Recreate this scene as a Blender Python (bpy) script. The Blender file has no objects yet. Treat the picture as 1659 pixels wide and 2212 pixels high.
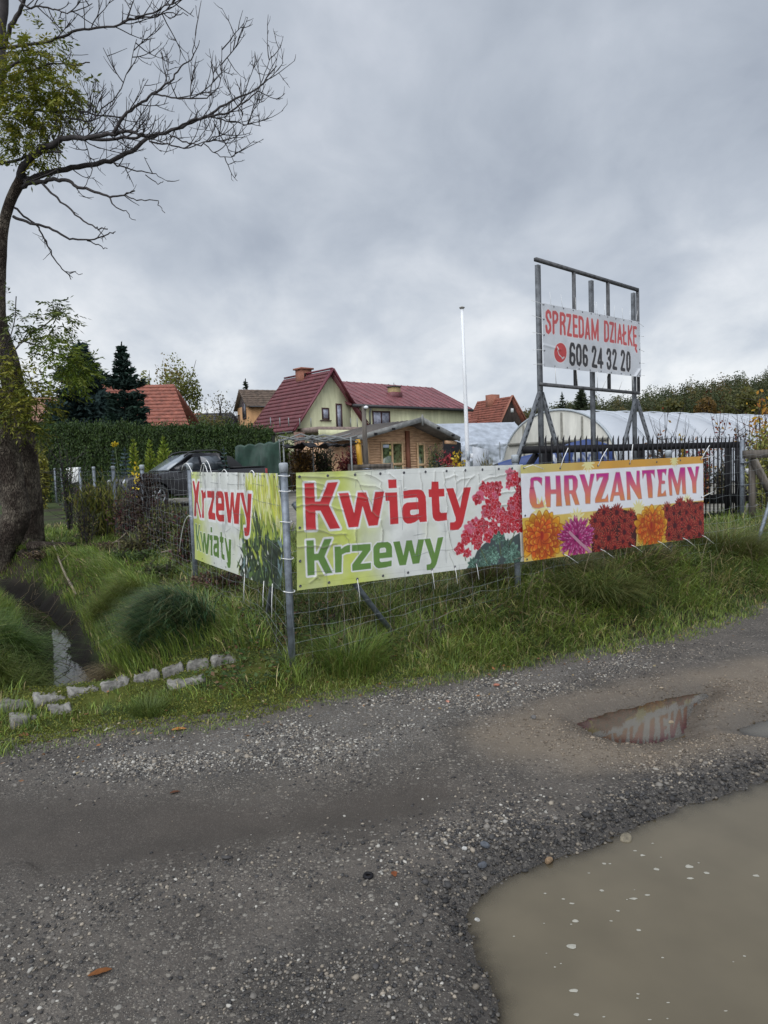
import bpy, math, random
import numpy as np
C = bpy.context.scene.collection
rng = np.random.default_rng(7); random.seed(7)

# ---------------------------------------------------------------- camera, sky, sun, exposure
EYE = 1.75; FPX = 1475.0; PITCH = math.radians(3.92); ROLL = math.radians(-2.06)
_a = math.pi/2 - PITCH
RC = np.array([[1,0,0],[0,math.cos(_a),-math.sin(_a)],[0,math.sin(_a),math.cos(_a)]]) @ \
     np.array([[math.cos(ROLL),-math.sin(ROLL),0],[math.sin(ROLL),math.cos(ROLL),0],[0,0,1]])
ORI = np.array([0.,0.,EYE])
from mathutils import Matrix, Vector
cd = bpy.data.cameras.new('camera'); cam = bpy.data.objects.new('camera', cd); C.objects.link(cam)
cd.sensor_fit = 'VERTICAL'; cd.angle = 2*math.atan(1106/FPX); cd.clip_start = 0.05; cd.clip_end = 3000
M4 = Matrix.Identity(4)
for i in range(3):
    for j in range(3): M4[i][j] = RC[i,j]
M4[2][3] = EYE
cam.matrix_world = M4
bpy.context.scene.camera = cam
vs = bpy.context.scene.view_settings
vs.view_transform = 'Standard'; vs.look = 'None'; vs.exposure = 0.18; vs.gamma = 1.0; vs.use_curve_mapping = False

SUN_EL = math.radians(48); SUN_AZ = math.radians(205)      # compass style, clockwise from +Y: behind the viewer, a little left
sun_dir = np.array([math.sin(SUN_AZ)*math.cos(SUN_EL), math.cos(SUN_AZ)*math.cos(SUN_EL), math.sin(SUN_EL)])
ld = bpy.data.lights.new('sun','SUN'); ld.energy = 1.5; ld.angle = math.radians(60); ld.color = (1,.97,.93)
lo = bpy.data.objects.new('sun', ld); C.objects.link(lo)
lo.rotation_euler = Vector(sun_dir).to_track_quat('Z','Y').to_euler()

w = bpy.data.worlds.new('World'); bpy.context.scene.world = w; w.use_nodes = True
nt = w.node_tree; N = nt.nodes; Lk = nt.links
for n in list(N): N.remove(n)
def nd(tree, typ, **kw):
    n = tree.nodes.new(typ)
    for k, v in kw.items():
        if k.startswith('i_'):
            key = k[2:]; key = int(key) if key.isdigit() else key.replace('_',' ')
            n.inputs[key].default_value = v
        else: setattr(n, k, v)
    return n
def math_n(tree, op, a, b=None, clamp=False):
    n = tree.nodes.new('ShaderNodeMath'); n.operation = op; n.use_clamp = clamp
    for i, v in enumerate((a, b)):
        if v is None: continue
        if isinstance(v, (int, float)): n.inputs[i].default_value = v
        else: tree.links.new(v, n.inputs[i])
    return n.outputs[0]
def ramp(tree, fac, stops, interp='LINEAR'):
    n = tree.nodes.new('ShaderNodeValToRGB'); cr = n.color_ramp; cr.interpolation = interp
    while len(cr.elements) < len(stops): cr.elements.new(0.5)
    for e, (p, c) in zip(cr.elements, stops):
        e.position = p; e.color = (c[0],c[1],c[2],1) if hasattr(c,'__len__') else (c,c,c,1)
    tree.links.new(fac, n.inputs[0]); return n.outputs[0]
def mixc(tree, fac, a, b, mode='MIX'):
    n = tree.nodes.new('ShaderNodeMix'); n.data_type = 'RGBA'; n.blend_type = mode
    for s, v in ((0,fac),(6,a),(7,b)):
        if isinstance(v, (int,float)): n.inputs[s].default_value = v
        elif isinstance(v, (tuple,list)): n.inputs[s].default_value = (v[0],v[1],v[2],1)
        else: tree.links.new(v, n.inputs[s])
    return n.outputs[2]

tc = nd(nt,'ShaderNodeTexCoord'); sep = nd(nt,'ShaderNodeSeparateXYZ'); Lk.new(tc.outputs['Generated'], sep.inputs[0])
zz = math_n(nt,'ADD', math_n(nt,'MAXIMUM', sep.outputs[2], 0.0), 0.48)
cu = math_n(nt,'DIVIDE', sep.outputs[0], zz); cv = math_n(nt,'DIVIDE', sep.outputs[1], zz)
cmb = nd(nt,'ShaderNodeCombineXYZ'); Lk.new(cu, cmb.inputs[0]); Lk.new(cv, cmb.inputs[1])
n1 = nd(nt,'ShaderNodeTexNoise', i_Scale=1.9, i_Detail=6.0, i_Roughness=0.47, i_Distortion=0.25); Lk.new(cmb.outputs[0], n1.inputs['Vector'])
mp = nd(nt,'ShaderNodeMapping'); mp.inputs['Location'].default_value=(3.7,9.1,2); mp.inputs['Scale'].default_value=(1.1,.95,1); Lk.new(cmb.outputs[0], mp.inputs['Vector'])
n2 = nd(nt,'ShaderNodeTexNoise', i_Scale=5.2, i_Detail=6.0, i_Roughness=0.55, i_Distortion=0.25); Lk.new(mp.outputs[0], n2.inputs['Vector'])
cl = math_n(nt,'ADD', math_n(nt,'MULTIPLY', n1.outputs[0], .62), math_n(nt,'MULTIPLY', n2.outputs[0], .38))
cloud = ramp(nt, cl, [(.34,(.33,.37,.44)),(.45,(.415,.46,.53)),(.53,(.48,.525,.595)),(.61,(.57,.61,.68)),(.70,(.74,.77,.82))])
hz = ramp(nt, sep.outputs[2], [(0.0,1.0),(.12,.9),(.28,.3),(.45,0.0)])
bright = ramp(nt, cl, [(.38,(.47,.52,.60)),(.48,(.60,.645,.71)),(.58,(.80,.83,.86)),(.66,(.95,.96,.97))])
cloud = mixc(nt, hz, cloud, bright)
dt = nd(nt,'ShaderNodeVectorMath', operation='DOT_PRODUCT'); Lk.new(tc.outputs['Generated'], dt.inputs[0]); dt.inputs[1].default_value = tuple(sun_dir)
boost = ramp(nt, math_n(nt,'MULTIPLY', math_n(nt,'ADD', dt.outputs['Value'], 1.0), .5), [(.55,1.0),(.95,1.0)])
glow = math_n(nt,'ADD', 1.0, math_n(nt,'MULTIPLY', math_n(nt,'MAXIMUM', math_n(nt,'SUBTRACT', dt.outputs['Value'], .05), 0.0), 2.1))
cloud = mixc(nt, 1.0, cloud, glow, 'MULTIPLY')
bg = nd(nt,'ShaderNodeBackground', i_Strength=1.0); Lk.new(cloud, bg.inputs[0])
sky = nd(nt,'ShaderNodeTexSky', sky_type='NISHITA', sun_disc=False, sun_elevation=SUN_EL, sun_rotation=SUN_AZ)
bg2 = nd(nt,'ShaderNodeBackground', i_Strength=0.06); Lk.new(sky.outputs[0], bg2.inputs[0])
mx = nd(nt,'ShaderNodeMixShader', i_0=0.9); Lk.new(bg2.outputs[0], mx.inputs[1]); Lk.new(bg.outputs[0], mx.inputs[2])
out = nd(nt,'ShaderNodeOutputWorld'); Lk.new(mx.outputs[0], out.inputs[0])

# ---------------------------------------------------------------- survey: turning sight lines into places in the world
def ray(x, y): return RC @ np.array([(x-829.5)/FPX, -(y-1106)/FPX, -1.0])
def at(x, y, Y):
    d = ray(x, y); return ORI + d*(Y/d[1])
def gnd(x, y, z=0.):
    d = ray(x, y); return ORI + d*((z-EYE)/d[2])
def proj_np(P):
    Q = (P - ORI) @ RC
    return 829.5 - Q[:,0]/Q[:,2]*FPX, 1106 + Q[:,1]/Q[:,2]*FPX, -Q[:,2]
class VP:                                                   # a vertical plane: u along it, z up, offset towards the viewer
    def __init__(s, p, d):
        s.p = np.array([p[0],p[1],0.]); d = np.array([d[0],d[1],0.]); s.d = d/np.linalg.norm(d); s.n = np.array([s.d[1],-s.d[0],0.])
    def hit(s, x, y):
        r = ray(x, y); t = ((s.p-ORI)@s.n)/(r@s.n); q = ORI+r*t; return ((q-s.p)@s.d, q[2])
    def pt(s, u, z, off=0.):
        q = s.p+s.d*u+s.n*off; return np.array([q[0],q[1],z])
def sstep(a, b, x):
    t = np.clip((x-a)/(b-a),0,1); return t*t*(3-2*t)
def _hash(ix, iy, seed):
    n = (ix.astype(np.int64)*374761393 + iy.astype(np.int64)*668265263 + seed*1442695041) & 0xffffffff
    n = ((n ^ (n >> 13))*1274126177) & 0xffffffff
    return ((n ^ (n >> 16)) & 0xffff)/65535.0
def vnoise(x, y, seed=0):
    x = np.asarray(x,float); y = np.asarray(y,float)
    ix = np.floor(x); iy = np.floor(y); fx = x-ix; fy = y-iy; fx = fx*fx*(3-2*fx); fy = fy*fy*(3-2*fy)
    a=_hash(ix,iy,seed); b=_hash(ix+1,iy,seed); c=_hash(ix,iy+1,seed); d=_hash(ix+1,iy+1,seed)
    return (a*(1-fx)+b*fx)*(1-fy)+(c*(1-fx)+d*fx)*fy
def fbm(x, y, seed=0, o=4):
    r = 0; amp = .5; f = 1.
    for i in range(o): r = r+amp*vnoise(x*f, y*f, seed+i*17); amp *= .5; f *= 2.03
    return r
def sdf_poly(X, Y, V):                                       # negative inside
    V = np.asarray(V,float); d = np.full(X.shape, 1e9); s = np.ones(X.shape)
    n = len(V)
    for i in range(n):
        a = V[i]; b = V[i-1]; ex,ey = b-a; wx = X-a[0]; wy = Y-a[1]
        t = np.clip((wx*ex+wy*ey)/(ex*ex+ey*ey+1e-12),0,1)
        d = np.minimum(d,(wx-ex*t)**2+(wy-ey*t)**2)
        c1 = Y>=a[1]; c2 = Y<b[1]; c3 = ex*wy>ey*wx
        s = np.where((c1&c2&c3)|(~c1&~c2&~c3), -s, s)
    return s*np.sqrt(d)
def sdf_line(X, Y, V):
    V = np.asarray(V,float); d = np.full(X.shape,1e9)
    for a,b in zip(V[:-1],V[1:]):
        ex,ey = b-a; wx=X-a[0]; wy=Y-a[1]; t=np.clip((wx*ex+wy*ey)/(ex*ex+ey*ey+1e-12),0,1)
        d=np.minimum(d,(wx-ex*t)**2+(wy-ey*t)**2)
    return np.sqrt(d)

# ---------------------------------------------------------------- mesh helpers
def mk(name, V, faces, mat=None, parent=None, col=None, smooth=False, origin=None):
    """faces: list of int arrays (n,k) or list of lists"""
    V = np.asarray(V, dtype=np.float64).reshape(-1,3)
    if origin is None:
        origin = np.array(parent.location) if parent is not None else None
        q = parent.parent if parent is not None else None
        while q is not None: origin = origin + np.array(q.location); q = q.parent
    if origin is None:
        lo_, hi_ = V.min(0), V.max(0); origin = np.array([(lo_[0]+hi_[0])/2,(lo_[1]+hi_[1])/2,lo_[2]])
        setloc = True
    else: setloc = False
    me = bpy.data.meshes.new(name)
    arrs = []
    if isinstance(faces, np.ndarray): faces = [faces]
    lt = []; li = []
    for f in faces:
        if isinstance(f, np.ndarray) and f.ndim == 2:
            lt.append(np.full(len(f), f.shape[1], np.int32)); li.append(f.astype(np.int32).ravel())
        else:
            lt.append(np.array([len(f)],np.int32)); li.append(np.asarray(f,np.int32))
    lt = np.concatenate(lt); li = np.concatenate(li)
    me.vertices.add(len(V)); me.vertices.foreach_set('co', (V-origin).astype(np.float32).ravel())
    me.loops.add(len(li)); me.loops.foreach_set('vertex_index', li)
    me.polygons.add(len(lt)); ls = np.zeros(len(lt),np.int32); ls[1:] = np.cumsum(lt)[:-1]
    me.polygons.foreach_set('loop_start', ls)
    if smooth: me.polygons.foreach_set('use_smooth', np.ones(len(lt),bool))
    if col is not None:
        ca = me.color_attributes.new('Col','FLOAT_COLOR','POINT'); c4 = np.ones((len(V),4),np.float32); c4[:,:np.shape(col)[1]] = col
        ca.data.foreach_set('color', c4.ravel())
    me.update(calc_edges=True); me.validate()
    if mat: me.materials.append(mat)
    o = bpy.data.objects.new(name, me); C.objects.link(o)
    if parent is not None: o.parent = parent
    if setloc: o.location = origin
    return o
def tag(o, label=None, cat=None, group=None, kind=None):
    if label: o['label'] = label
    if cat: o['category'] = cat
    if group: o['group'] = group
    if kind: o['kind'] = kind
    return o
def thing(name, label, cat, loc, group=None):
    o = bpy.data.objects.new(name, None); C.objects.link(o); o.location = tuple(float(v) for v in loc); o.empty_display_size=.2
    return tag(o, label, cat, group)
def dup(o, parent=None):
    c = o.copy(); C.objects.link(c)
    if parent is not None: c.parent = parent
    for ch in list(o.children): dup(ch, c)
    return c
class MB:
    def __init__(s): s.v=[]; s.f=[]; s.n=0
    def add(s, V, F):
        V = np.asarray(V,float).reshape(-1,3)
        for f in F: s.f.append([int(i)+s.n for i in f])
        s.v.append(V); s.n += len(V); return s
    def box(s, c, size, ax=None, bev=0):
        hx,hy,hz = np.array(size)/2; c = np.asarray(c,float)
        A = np.eye(3) if ax is None else np.asarray(ax,float)
        P = np.array([[sx*hx,sy*hy,sz*hz] for sz in (-1,1) for sy in (-1,1) for sx in (-1,1)]) @ A + c
        return s.add(P, [(0,2,3,1),(4,5,7,6),(0,1,5,4),(2,6,7,3),(0,4,6,2),(1,3,7,5)])
    def bar(s, p, q, w, h=None, up=(0,0,1)):
        p=np.asarray(p,float); q=np.asarray(q,float); d=q-p; L=np.linalg.norm(d); d=d/L; h=h or w
        up=np.asarray(up,float)
        if abs(d@up)>.98: up=np.array([0,1.,0])
        x=np.cross(d,up); x/=np.linalg.norm(x); z=np.cross(x,d)
        return s.box((p+q)/2,(w,L,h),np.array([x,d,z]))
    def prism(s, P, off):
        P=np.asarray(P,float); n=len(P); off=np.asarray(off,float)
        return s.add(np.vstack([P,P+off]), [list(range(n))[::-1], list(range(n,2*n))]+[(i,(i+1)%n,n+(i+1)%n,n+i) for i in range(n)])
    def tube(s, path, r, n=6, cap=True):
        V,F = tube_np(np.asarray(path,float), r, n, cap); return s.add(V,F)
    def lathe(s, prof, c, n=16):
        c=np.asarray(c,float); V=[];F=[]
        for r,z in prof:
            for k in range(n): V.append(c+[r*math.cos(2*math.pi*k/n), r*math.sin(2*math.pi*k/n), z])
        for i in range(len(prof)-1):
            for k in range(n): F.append((i*n+k,i*n+(k+1)%n,(i+1)*n+(k+1)%n,(i+1)*n+k))
        F.append(list(range(n))[::-1]); F.append([(len(prof)-1)*n+k for k in range(n)])
        return s.add(V,F)
    def build(s, name, mat, parent=None, smooth=False, bevel=0, col=None):
        o = mk(name, np.vstack(s.v), s.f, mat, parent, smooth=smooth, col=col)
        if bevel:
            m = o.modifiers.new('bevel','BEVEL'); m.width=bevel; m.segments=2; m.limit_method='ANGLE'; m.angle_limit=.7
        return o
def tube_np(P, r, n=6, cap=True):
    P=np.asarray(P,float); m=len(P); r=np.full(m,r) if np.isscalar(r) else np.asarray(r,float)
    T=np.gradient(P,axis=0) if m>2 else np.repeat((P[-1]-P[0])[None],m,0)
    T/= (np.linalg.norm(T,axis=1,keepdims=True)+1e-9)
    ref=np.array([0,0,1.]) if abs(T[0][2])<.9 else np.array([1.,0,0])
    A=np.cross(T,ref); A/= (np.linalg.norm(A,axis=1,keepdims=True)+1e-9); B=np.cross(T,A)
    an=np.arange(n)*2*math.pi/n
    V=(P[:,None,:]+r[:,None,None]*(np.cos(an)[None,:,None]*A[:,None,:]+np.sin(an)[None,:,None]*B[:,None,:])).reshape(-1,3)
    F=[(i*n+k,i*n+(k+1)%n,(i+1)*n+(k+1)%n,(i+1)*n+k) for i in range(m-1) for k in range(n)]
    if cap: F=F+[list(range(n))[::-1],[(m-1)*n+k for k in range(n)]]
    return V,F
def slab(vp, pts, o0, o1):                                   # a panel traced on a vertical plane, o0..o1 thick towards the viewer
    uz=[vp.hit(*p) for p in pts]
    P=[vp.pt(u,z,o0) for u,z in uz]; return MB().prism(P, vp.n*(o1-o0))
def rslab(vp, u0, z0, u1, z1, o0, o1):
    P=[vp.pt(u0,z0,o0),vp.pt(u1,z0,o0),vp.pt(u1,z1,o0),vp.pt(u0,z1,o0)]; return MB().prism(P, vp.n*(o1-o0))
def cards(P, D, Nn, L, W, shape='leaf'):
    """leaf quads: centre P, long axis D, normal Nn, length L, width W -> V,F"""
    n=len(P); D=D/(np.linalg.norm(D,axis=1,keepdims=True)+1e-9); S=np.cross(D,Nn); S/= (np.linalg.norm(S,axis=1,keepdims=True)+1e-9)
    L=np.asarray(L).reshape(-1,1)*np.ones((n,1)); W=np.asarray(W).reshape(-1,1)*np.ones((n,1))
    V=np.stack([P-D*L/2, P+S*W/2-D*L*.05, P+D*L/2, P-S*W/2-D*L*.05],1).reshape(-1,3)
    F=np.arange(n*4).reshape(n,4); return V,F
def rdir(n):
    v=rng.normal(size=(n,3)); return v/np.linalg.norm(v,axis=1,keepdims=True)
def pal(n, cols, var=.12):
    c=np.array(cols)[rng.integers(0,len(cols),n)]; return np.clip(c*(1+rng.normal(0,var,(n,1))),.002,1)

# ---------------------------------------------------------------- materials
def newmat(name):
    m=bpy.data.materials.new(name); m.use_nodes=True; t=m.node_tree; b=t.nodes['Principled BSDF']; return m,t,b
def mat(name, col, rough=.6, var=.15, scale=6., metal=0., bump=0., bscale=40., spec=.5, streak=0, col2=None):
    m,t,b=newmat(name)
    g=nd(t,'ShaderNodeTexCoord'); mpn=nd(t,'ShaderNodeMapping'); t.links.new(g.outputs['Object'],mpn.inputs[0])
    if streak: mpn.inputs['Scale'].default_value=(1,1,1/streak)
    n=nd(t,'ShaderNodeTexNoise',i_Scale=scale,i_Detail=6.,i_Roughness=.6); t.links.new(mpn.outputs[0],n.inputs['Vector'])
    a=tuple(max(0,c*(1-var*1.6)) for c in col); c2=col2 or tuple(min(1,c*(1+var*1.4)) for c in col)
    r=ramp(t,n.outputs[0],[(.33,a),(.67,c2)]); t.links.new(r,b.inputs['Base Color'])
    b.inputs['Roughness'].default_value=rough; b.inputs['Metallic'].default_value=metal; b.inputs['Specular IOR Level'].default_value=spec
    if bump:
        n2=nd(t,'ShaderNodeTexNoise',i_Scale=bscale,i_Detail=5.); t.links.new(g.outputs['Object'],n2.inputs['Vector'])
        bp=nd(t,'ShaderNodeBump',i_Strength=bump,i_Distance=.02); t.links.new(n2.outputs[0],bp.inputs['Height']); t.links.new(bp.outputs[0],b.inputs['Normal'])
    return m
def attrmat(name, rough=.7, trans=0., spec=.3, bump=0., bscale=60., noise=0.1):
    m,t,b=newmat(name); a=nd(t,'ShaderNodeAttribute',attribute_name='Col'); c=a.outputs['Color']
    if noise:
        g=nd(t,'ShaderNodeTexCoord'); n=nd(t,'ShaderNodeTexNoise',i_Scale=3.,i_Detail=4.); t.links.new(g.outputs['Object'],n.inputs['Vector'])
        c=mixc(t,1.0,c,ramp(t,n.outputs[0],[(.3,1-noise*2),(.7,1+0*noise)]),'MULTIPLY')
    t.links.new(c,b.inputs['Base Color'])
    b.inputs['Roughness'].default_value=rough; b.inputs['Specular IOR Level'].default_value=spec
    if bump:
        g=nd(t,'ShaderNodeTexCoord'); n2=nd(t,'ShaderNodeTexNoise',i_Scale=bscale,i_Detail=4.); t.links.new(g.outputs['Object'],n2.inputs['Vector'])
        bp=nd(t,'ShaderNodeBump',i_Strength=bump,i_Distance=.01); t.links.new(n2.outputs[0],bp.inputs['Height']); t.links.new(bp.outputs[0],b.inputs['Normal'])
    if trans:
        tr=nd(t,'ShaderNodeBsdfTranslucent'); t.links.new(c,tr.inputs[0]); ms=nd(t,'ShaderNodeMixShader',i_0=trans)
        t.links.new(b.outputs[0],ms.inputs[1]); t.links.new(tr.outputs[0],ms.inputs[2]); t.links.new(ms.outputs[0],t.nodes['Material Output'].inputs[0])
    return m
M={}
M['leaf']=attrmat('foliage',.55,.3,.25,noise=0)
M['needle']=attrmat('needles',.7,.1,.15,noise=0)
M['grass']=attrmat('grass_blades',.5,.25,.3,noise=0)
M['art']=attrmat('printed_vinyl',.42,0,.4,bump=.08,bscale=25,noise=.06)
M['galv']=mat('galvanised_steel',(.155,.175,.20),.5,.22,14,metal=.35,bump=.1,bscale=30)
M['steel_dark']=mat('weathered_steel',(.082,.083,.086),.7,.3,9,spec=.3); M['leg']=mat('dull_grey_steel',(.105,.112,.12),.65,.28,7,spec=.3,bump=.1,bscale=30)
M['black']=mat('black_paint',(.009,.0085,.010),.6,.3,8,spec=.2)
M['wire']=mat('zinc_wire',(.23,.25,.25),.55,.2,20,metal=.3)
M['rope']=mat('white_plastic_tie',(.68,.68,.66),.5,.08,30)
M['eyelet']=mat('eyelet_metal',(.10,.10,.11),.4,.2,50,metal=.6)
M['cap']=mat('grey_plastic_cap',(.30,.33,.35),.55,.12,20)
M['white']=mat('white_paint',(.66,.67,.68),.45,.08,5,streak=6)
M['timber']=mat('grey_timber',(.10,.085,.07),.8,.35,9,streak=8,bump=.2)
M['darkwood']=mat('dark_wood',(.045,.032,.026),.8,.35,9,streak=8)
def barkmat():
    m,t,b=newmat('bark'); g=nd(t,'ShaderNodeTexCoord'); mp=nd(t,'ShaderNodeMapping'); mp.inputs['Scale'].default_value=(1,1,.28); t.links.new(g.outputs['Object'],mp.inputs[0])
    n0=nd(t,'ShaderNodeTexNoise',i_Scale=9.,i_Detail=3.); t.links.new(mp.outputs[0],n0.inputs['Vector'])
    mv=nd(t,'ShaderNodeVectorMath',operation='MULTIPLY_ADD'); t.links.new(n0.outputs['Color'],mv.inputs[0]); mv.inputs[1].default_value=(.10,.10,.10); t.links.new(mp.outputs[0],mv.inputs[2])
    v=nd(t,'ShaderNodeTexVoronoi',feature='DISTANCE_TO_EDGE',i_Scale=40.); t.links.new(mv.outputs[0],v.inputs['Vector'])
    n=nd(t,'ShaderNodeTexNoise',i_Scale=2.2,i_Detail=6.,i_Roughness=.65); t.links.new(g.outputs['Object'],n.inputs['Vector'])
    n3=nd(t,'ShaderNodeTexNoise',i_Scale=26.,i_Detail=4.); t.links.new(mp.outputs[0],n3.inputs['Vector'])
    plate=mixc(t,ramp(t,n.outputs[0],[(.45,0.),(.58,1.)]),(.056,.043,.034),(.18,.152,.118)); plate=mixc(t,ramp(t,n3.outputs[0],[(.4,0.),(.7,.5)]),plate,(.026,.020,.017))
    c=mixc(t,ramp(t,v.outputs['Distance'],[(.0,.25),(.10,1.)]),(.020,.015,.012),plate); t.links.new(c,b.inputs['Base Color']); b.inputs['Roughness'].default_value=.95; b.inputs['Specular IOR Level'].default_value=.15
    bp=nd(t,'ShaderNodeBump',i_Strength=.9,i_Distance=.03); t.links.new(math_n(t,'ADD',ramp(t,v.outputs['Distance'],[(0.,0.),(.2,1.)]),math_n(t,'MULTIPLY',n3.outputs[0],.5)),bp.inputs['Height']); t.links.new(bp.outputs[0],b.inputs['Normal'])
    return m
M['bark']=barkmat()
M['twig']=mat('twig_bark',(.032,.027,.027),.9,.25,9)
M['glass']=mat('window_glass',(.11,.125,.15),.08,.35,2,spec=.8)
M['frame_brown']=mat('brown_window_frame',(.05,.018,.018),.5,.2,6)
M['stone']=mat('granite',(.165,.155,.135),.95,.35,9,bump=.9,bscale=24,col2=(.30,.285,.255))
# ---------------------------------------------------------------- terrain
ZR = -.12; ZW = -.165                                         # road level, puddle level
G2 = lambda pts, z=ZR: np.array([gnd(a,b,z)[:2] for a,b in pts])
_ed = G2([(0,1607),(120,1590),(250,1570),(420,1556),(560,1542),(700,1503),(850,1482),(1000,1457),(1150,1432),(1300,1405),(1450,1375),(1560,1342),(1659,1305)], -.1)
EDX = np.concatenate([[-60,-12,-5],_ed[:,0],[7.5,12,30,80]]); EDY = np.concatenate([[2.5,3.6,4.2],_ed[:,1],[9.8,12.6,24,50]])
P0 = np.array([-.838,5.8,0.]); LD = np.array([-1.582,2.8,0.]); RD = np.array([2.249,1.476,0.])
VR = VP(P0, RD); VL = VP(P0, LD)
DIT = np.array([[-2.60,5.45],[-3.05,6.35],[-3.42,6.95],[-4.35,8.65],[-5.95,10.95],[-9.8,13.6],[-16,18.],[-22,25.]])
PUD_A = G2([(1000,1962),(1050,1915),(1110,1880),(1200,1852),(1290,1822),(1350,1792),(1450,1748),(1560,1716),(1610,1690),(1659,1678),(1800,1640),(2100,1700),(2100,2300),(1058,2300),(1060,2200),(1052,2120),(1030,2035)], ZW)
PUD_B = G2([(1253,1562),(1300,1543),(1400,1524),(1480,1503),(1528,1497),(1532,1508),(1490,1530),(1503,1560),(1480,1590),(1400,1603),(1330,1600),(1280,1587)], ZW)
PUD_C = G2([(1585,1578),(1625,1562),(1700,1548),(1760,1560),(1720,1592),(1640,1592)], ZW)
def edge_e(x, y): return (y-np.interp(x,EDX,EDY))*.86
def H(x, y):
    x=np.asarray(x,float); y=np.asarray(y,float)
    e=edge_e(x,y)+.10*(fbm(x*2.2,y*2.2,3)-.5)
    road=ZR+.035*(fbm(x*.8,y*.8,11)-.5)+.018*(fbm(x*4,y*4,12)-.5)
    near=(np.abs(x)<12)&(y<14)
    if near.any():
        xx=x[near]; yy=y[near]; r=road[near]; nz=.07*(fbm(xx*5,yy*5,21)-.5)+.07*(fbm(xx*16,yy*16,22)-.5)
        for V,dep in ((PUD_A,.10),(PUD_B,.112),(PUD_C,.11)):
            s=sdf_poly(xx,yy,V)+nz; wd_=.22 if dep==.10 and V is PUD_A else .34; b=1-sstep(-wd_,wd_*.9,s); r=r-dep*b
            r=r+.02*np.exp(-((s-.25)/.18)**2)
        road[near]=r
    q_=y-.30*x; rut=np.exp(-((q_-3.75-.15*(fbm(x*.7,y*0,14)-.5))/.17)**2)+.8*np.exp(-((q_-2.55-.15*(fbm(x*.7,y*0,15)-.5))/.17)**2); road=road-.022*rut*(fbm(x*1.1,y*1.1,16)>.2)+.010*np.exp(-((q_-3.2)/.3)**2)
    v=sstep(-.05,1.25,e)
    z=road*(1-v)+v*(.28+.02*np.clip(e-2,0,40)+.07*(fbm(x*.9,y*.9,31)-.5)+.04*(fbm(x*3,y*3,32)-.5))
    m=(x<0)&(x>-18)&(y>4)&(y<30)
    if m.any():
        xx=x[m]; yy=y[m]; dd=sdf_line(xx,yy,DIT)+.10*(fbm(xx*3,yy*3,41)-.5)
        k=sstep(.60,.80,(yy-np.interp(xx,EDX,EDY))*.86)
        zb=-.37+.012*np.clip(yy-6,0,20)+sstep(6.7,7.6,yy)*(.05+.12*(fbm(xx*6,yy*6,43)-.5))
        zz=zb+(z[m]-zb)*(.35*sstep(.15,.34,dd)+.65*sstep(.25,.95,dd))
        z[m]=z[m]*(1-k)+zz*k
    return z
def on_ground(px_,py_,y0=4.,y1=40.):
    d=ray(px_,py_)
    for Y in np.arange(y0,y1,.04):
        q=ORI+d*(Y/d[1])
        if q[2]<=float(H(np.array([q[0]]),np.array([q[1]]))[0]): return q
    return ORI+d*(y1/d[1])
def Hs(x,y): return float(H(np.array([x]),np.array([y]))[0])
def axis(*segs):
    out=[]
    for a,b,s in segs: out.append(np.arange(a,b-1e-9,s))
    return np.concatenate(out)
far=lambda a,n,k: a+np.cumsum(.09*k**np.arange(n))
xs=np.concatenate([-far(8,55,1.14)[::-1],axis((-8,-2.8,.05),(-2.8,3.4,.026),(3.4,8,.05)),far(7.96,55,1.14)])
ys=np.concatenate([-far(-1.0,38,1.2)[::-1],axis((-1,1.3,.12),(1.3,5.6,.02),(5.6,9,.035),(9,16,.07)),far(15.95,52,1.15)])
XX,YY=np.meshgrid(xs,ys); ZZ=H(XX.ravel(),YY.ravel())
nx,ny=len(xs),len(ys)
idx=(np.arange(ny-1)[:,None]*nx+np.arange(nx-1)[None,:]).ravel()
Q=np.stack([idx,idx+1,idx+nx+1,idx+nx],1)
PV=np.stack([XX.ravel(),YY.ravel(),ZZ],1); fc=PV[Q].mean(1); onroad=edge_e(fc[:,0],fc[:,1])<.12
def zone(X,Y,pts,soft=.3,z=ZR):
    d=sdf_poly(X,Y,G2(pts,z))+.22*(fbm(X*2.5,Y*2.5,55)-.5); return 1-sstep(-soft,soft*.5,d)
def submesh(name,Qs,mt,colf):
    u,inv=np.unique(Qs.ravel(),return_inverse=True); V=PV[u]
    return mk(name,V,[inv.reshape(-1,4)],mt,col=colf(V[:,0],V[:,1]),smooth=True)
Z_LIGHT=[(150,1640),(300,1590),(560,1552),(800,1500),(1100,1455),(1380,1400),(1400,1440),(1150,1510),(1000,1560),(850,1640),(500,1680),(250,1700),(100,1680)]
Z_TRACK=[(-200,1690),(200,1700),(600,1715),(900,1660),(1090,1690),(950,1790),(600,1850),(250,1900),(-200,1900)]
Z_TAN=[(960,1575),(1250,1500),(1450,1455),(1600,1420),(1800,1400),(1800,1640),(1600,1640),(1480,1660),(1250,1670),(1050,1640)]
Z_COARSE=[(650,1900),(900,1800),(1200,1690),(1450,1640),(1800,1610),(1800,1650),(1600,1690),(1450,1750),(1300,1815),(1150,1860),(1000,1950),(850,1940)]
Z_WET=[(520,2010),(900,1965),(1000,1950),(1080,2120),(1090,2330),(380,2330)]
ZONE_SPECS=(Z_LIGHT,Z_TRACK,Z_TAN,Z_COARSE,Z_WET)
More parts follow.
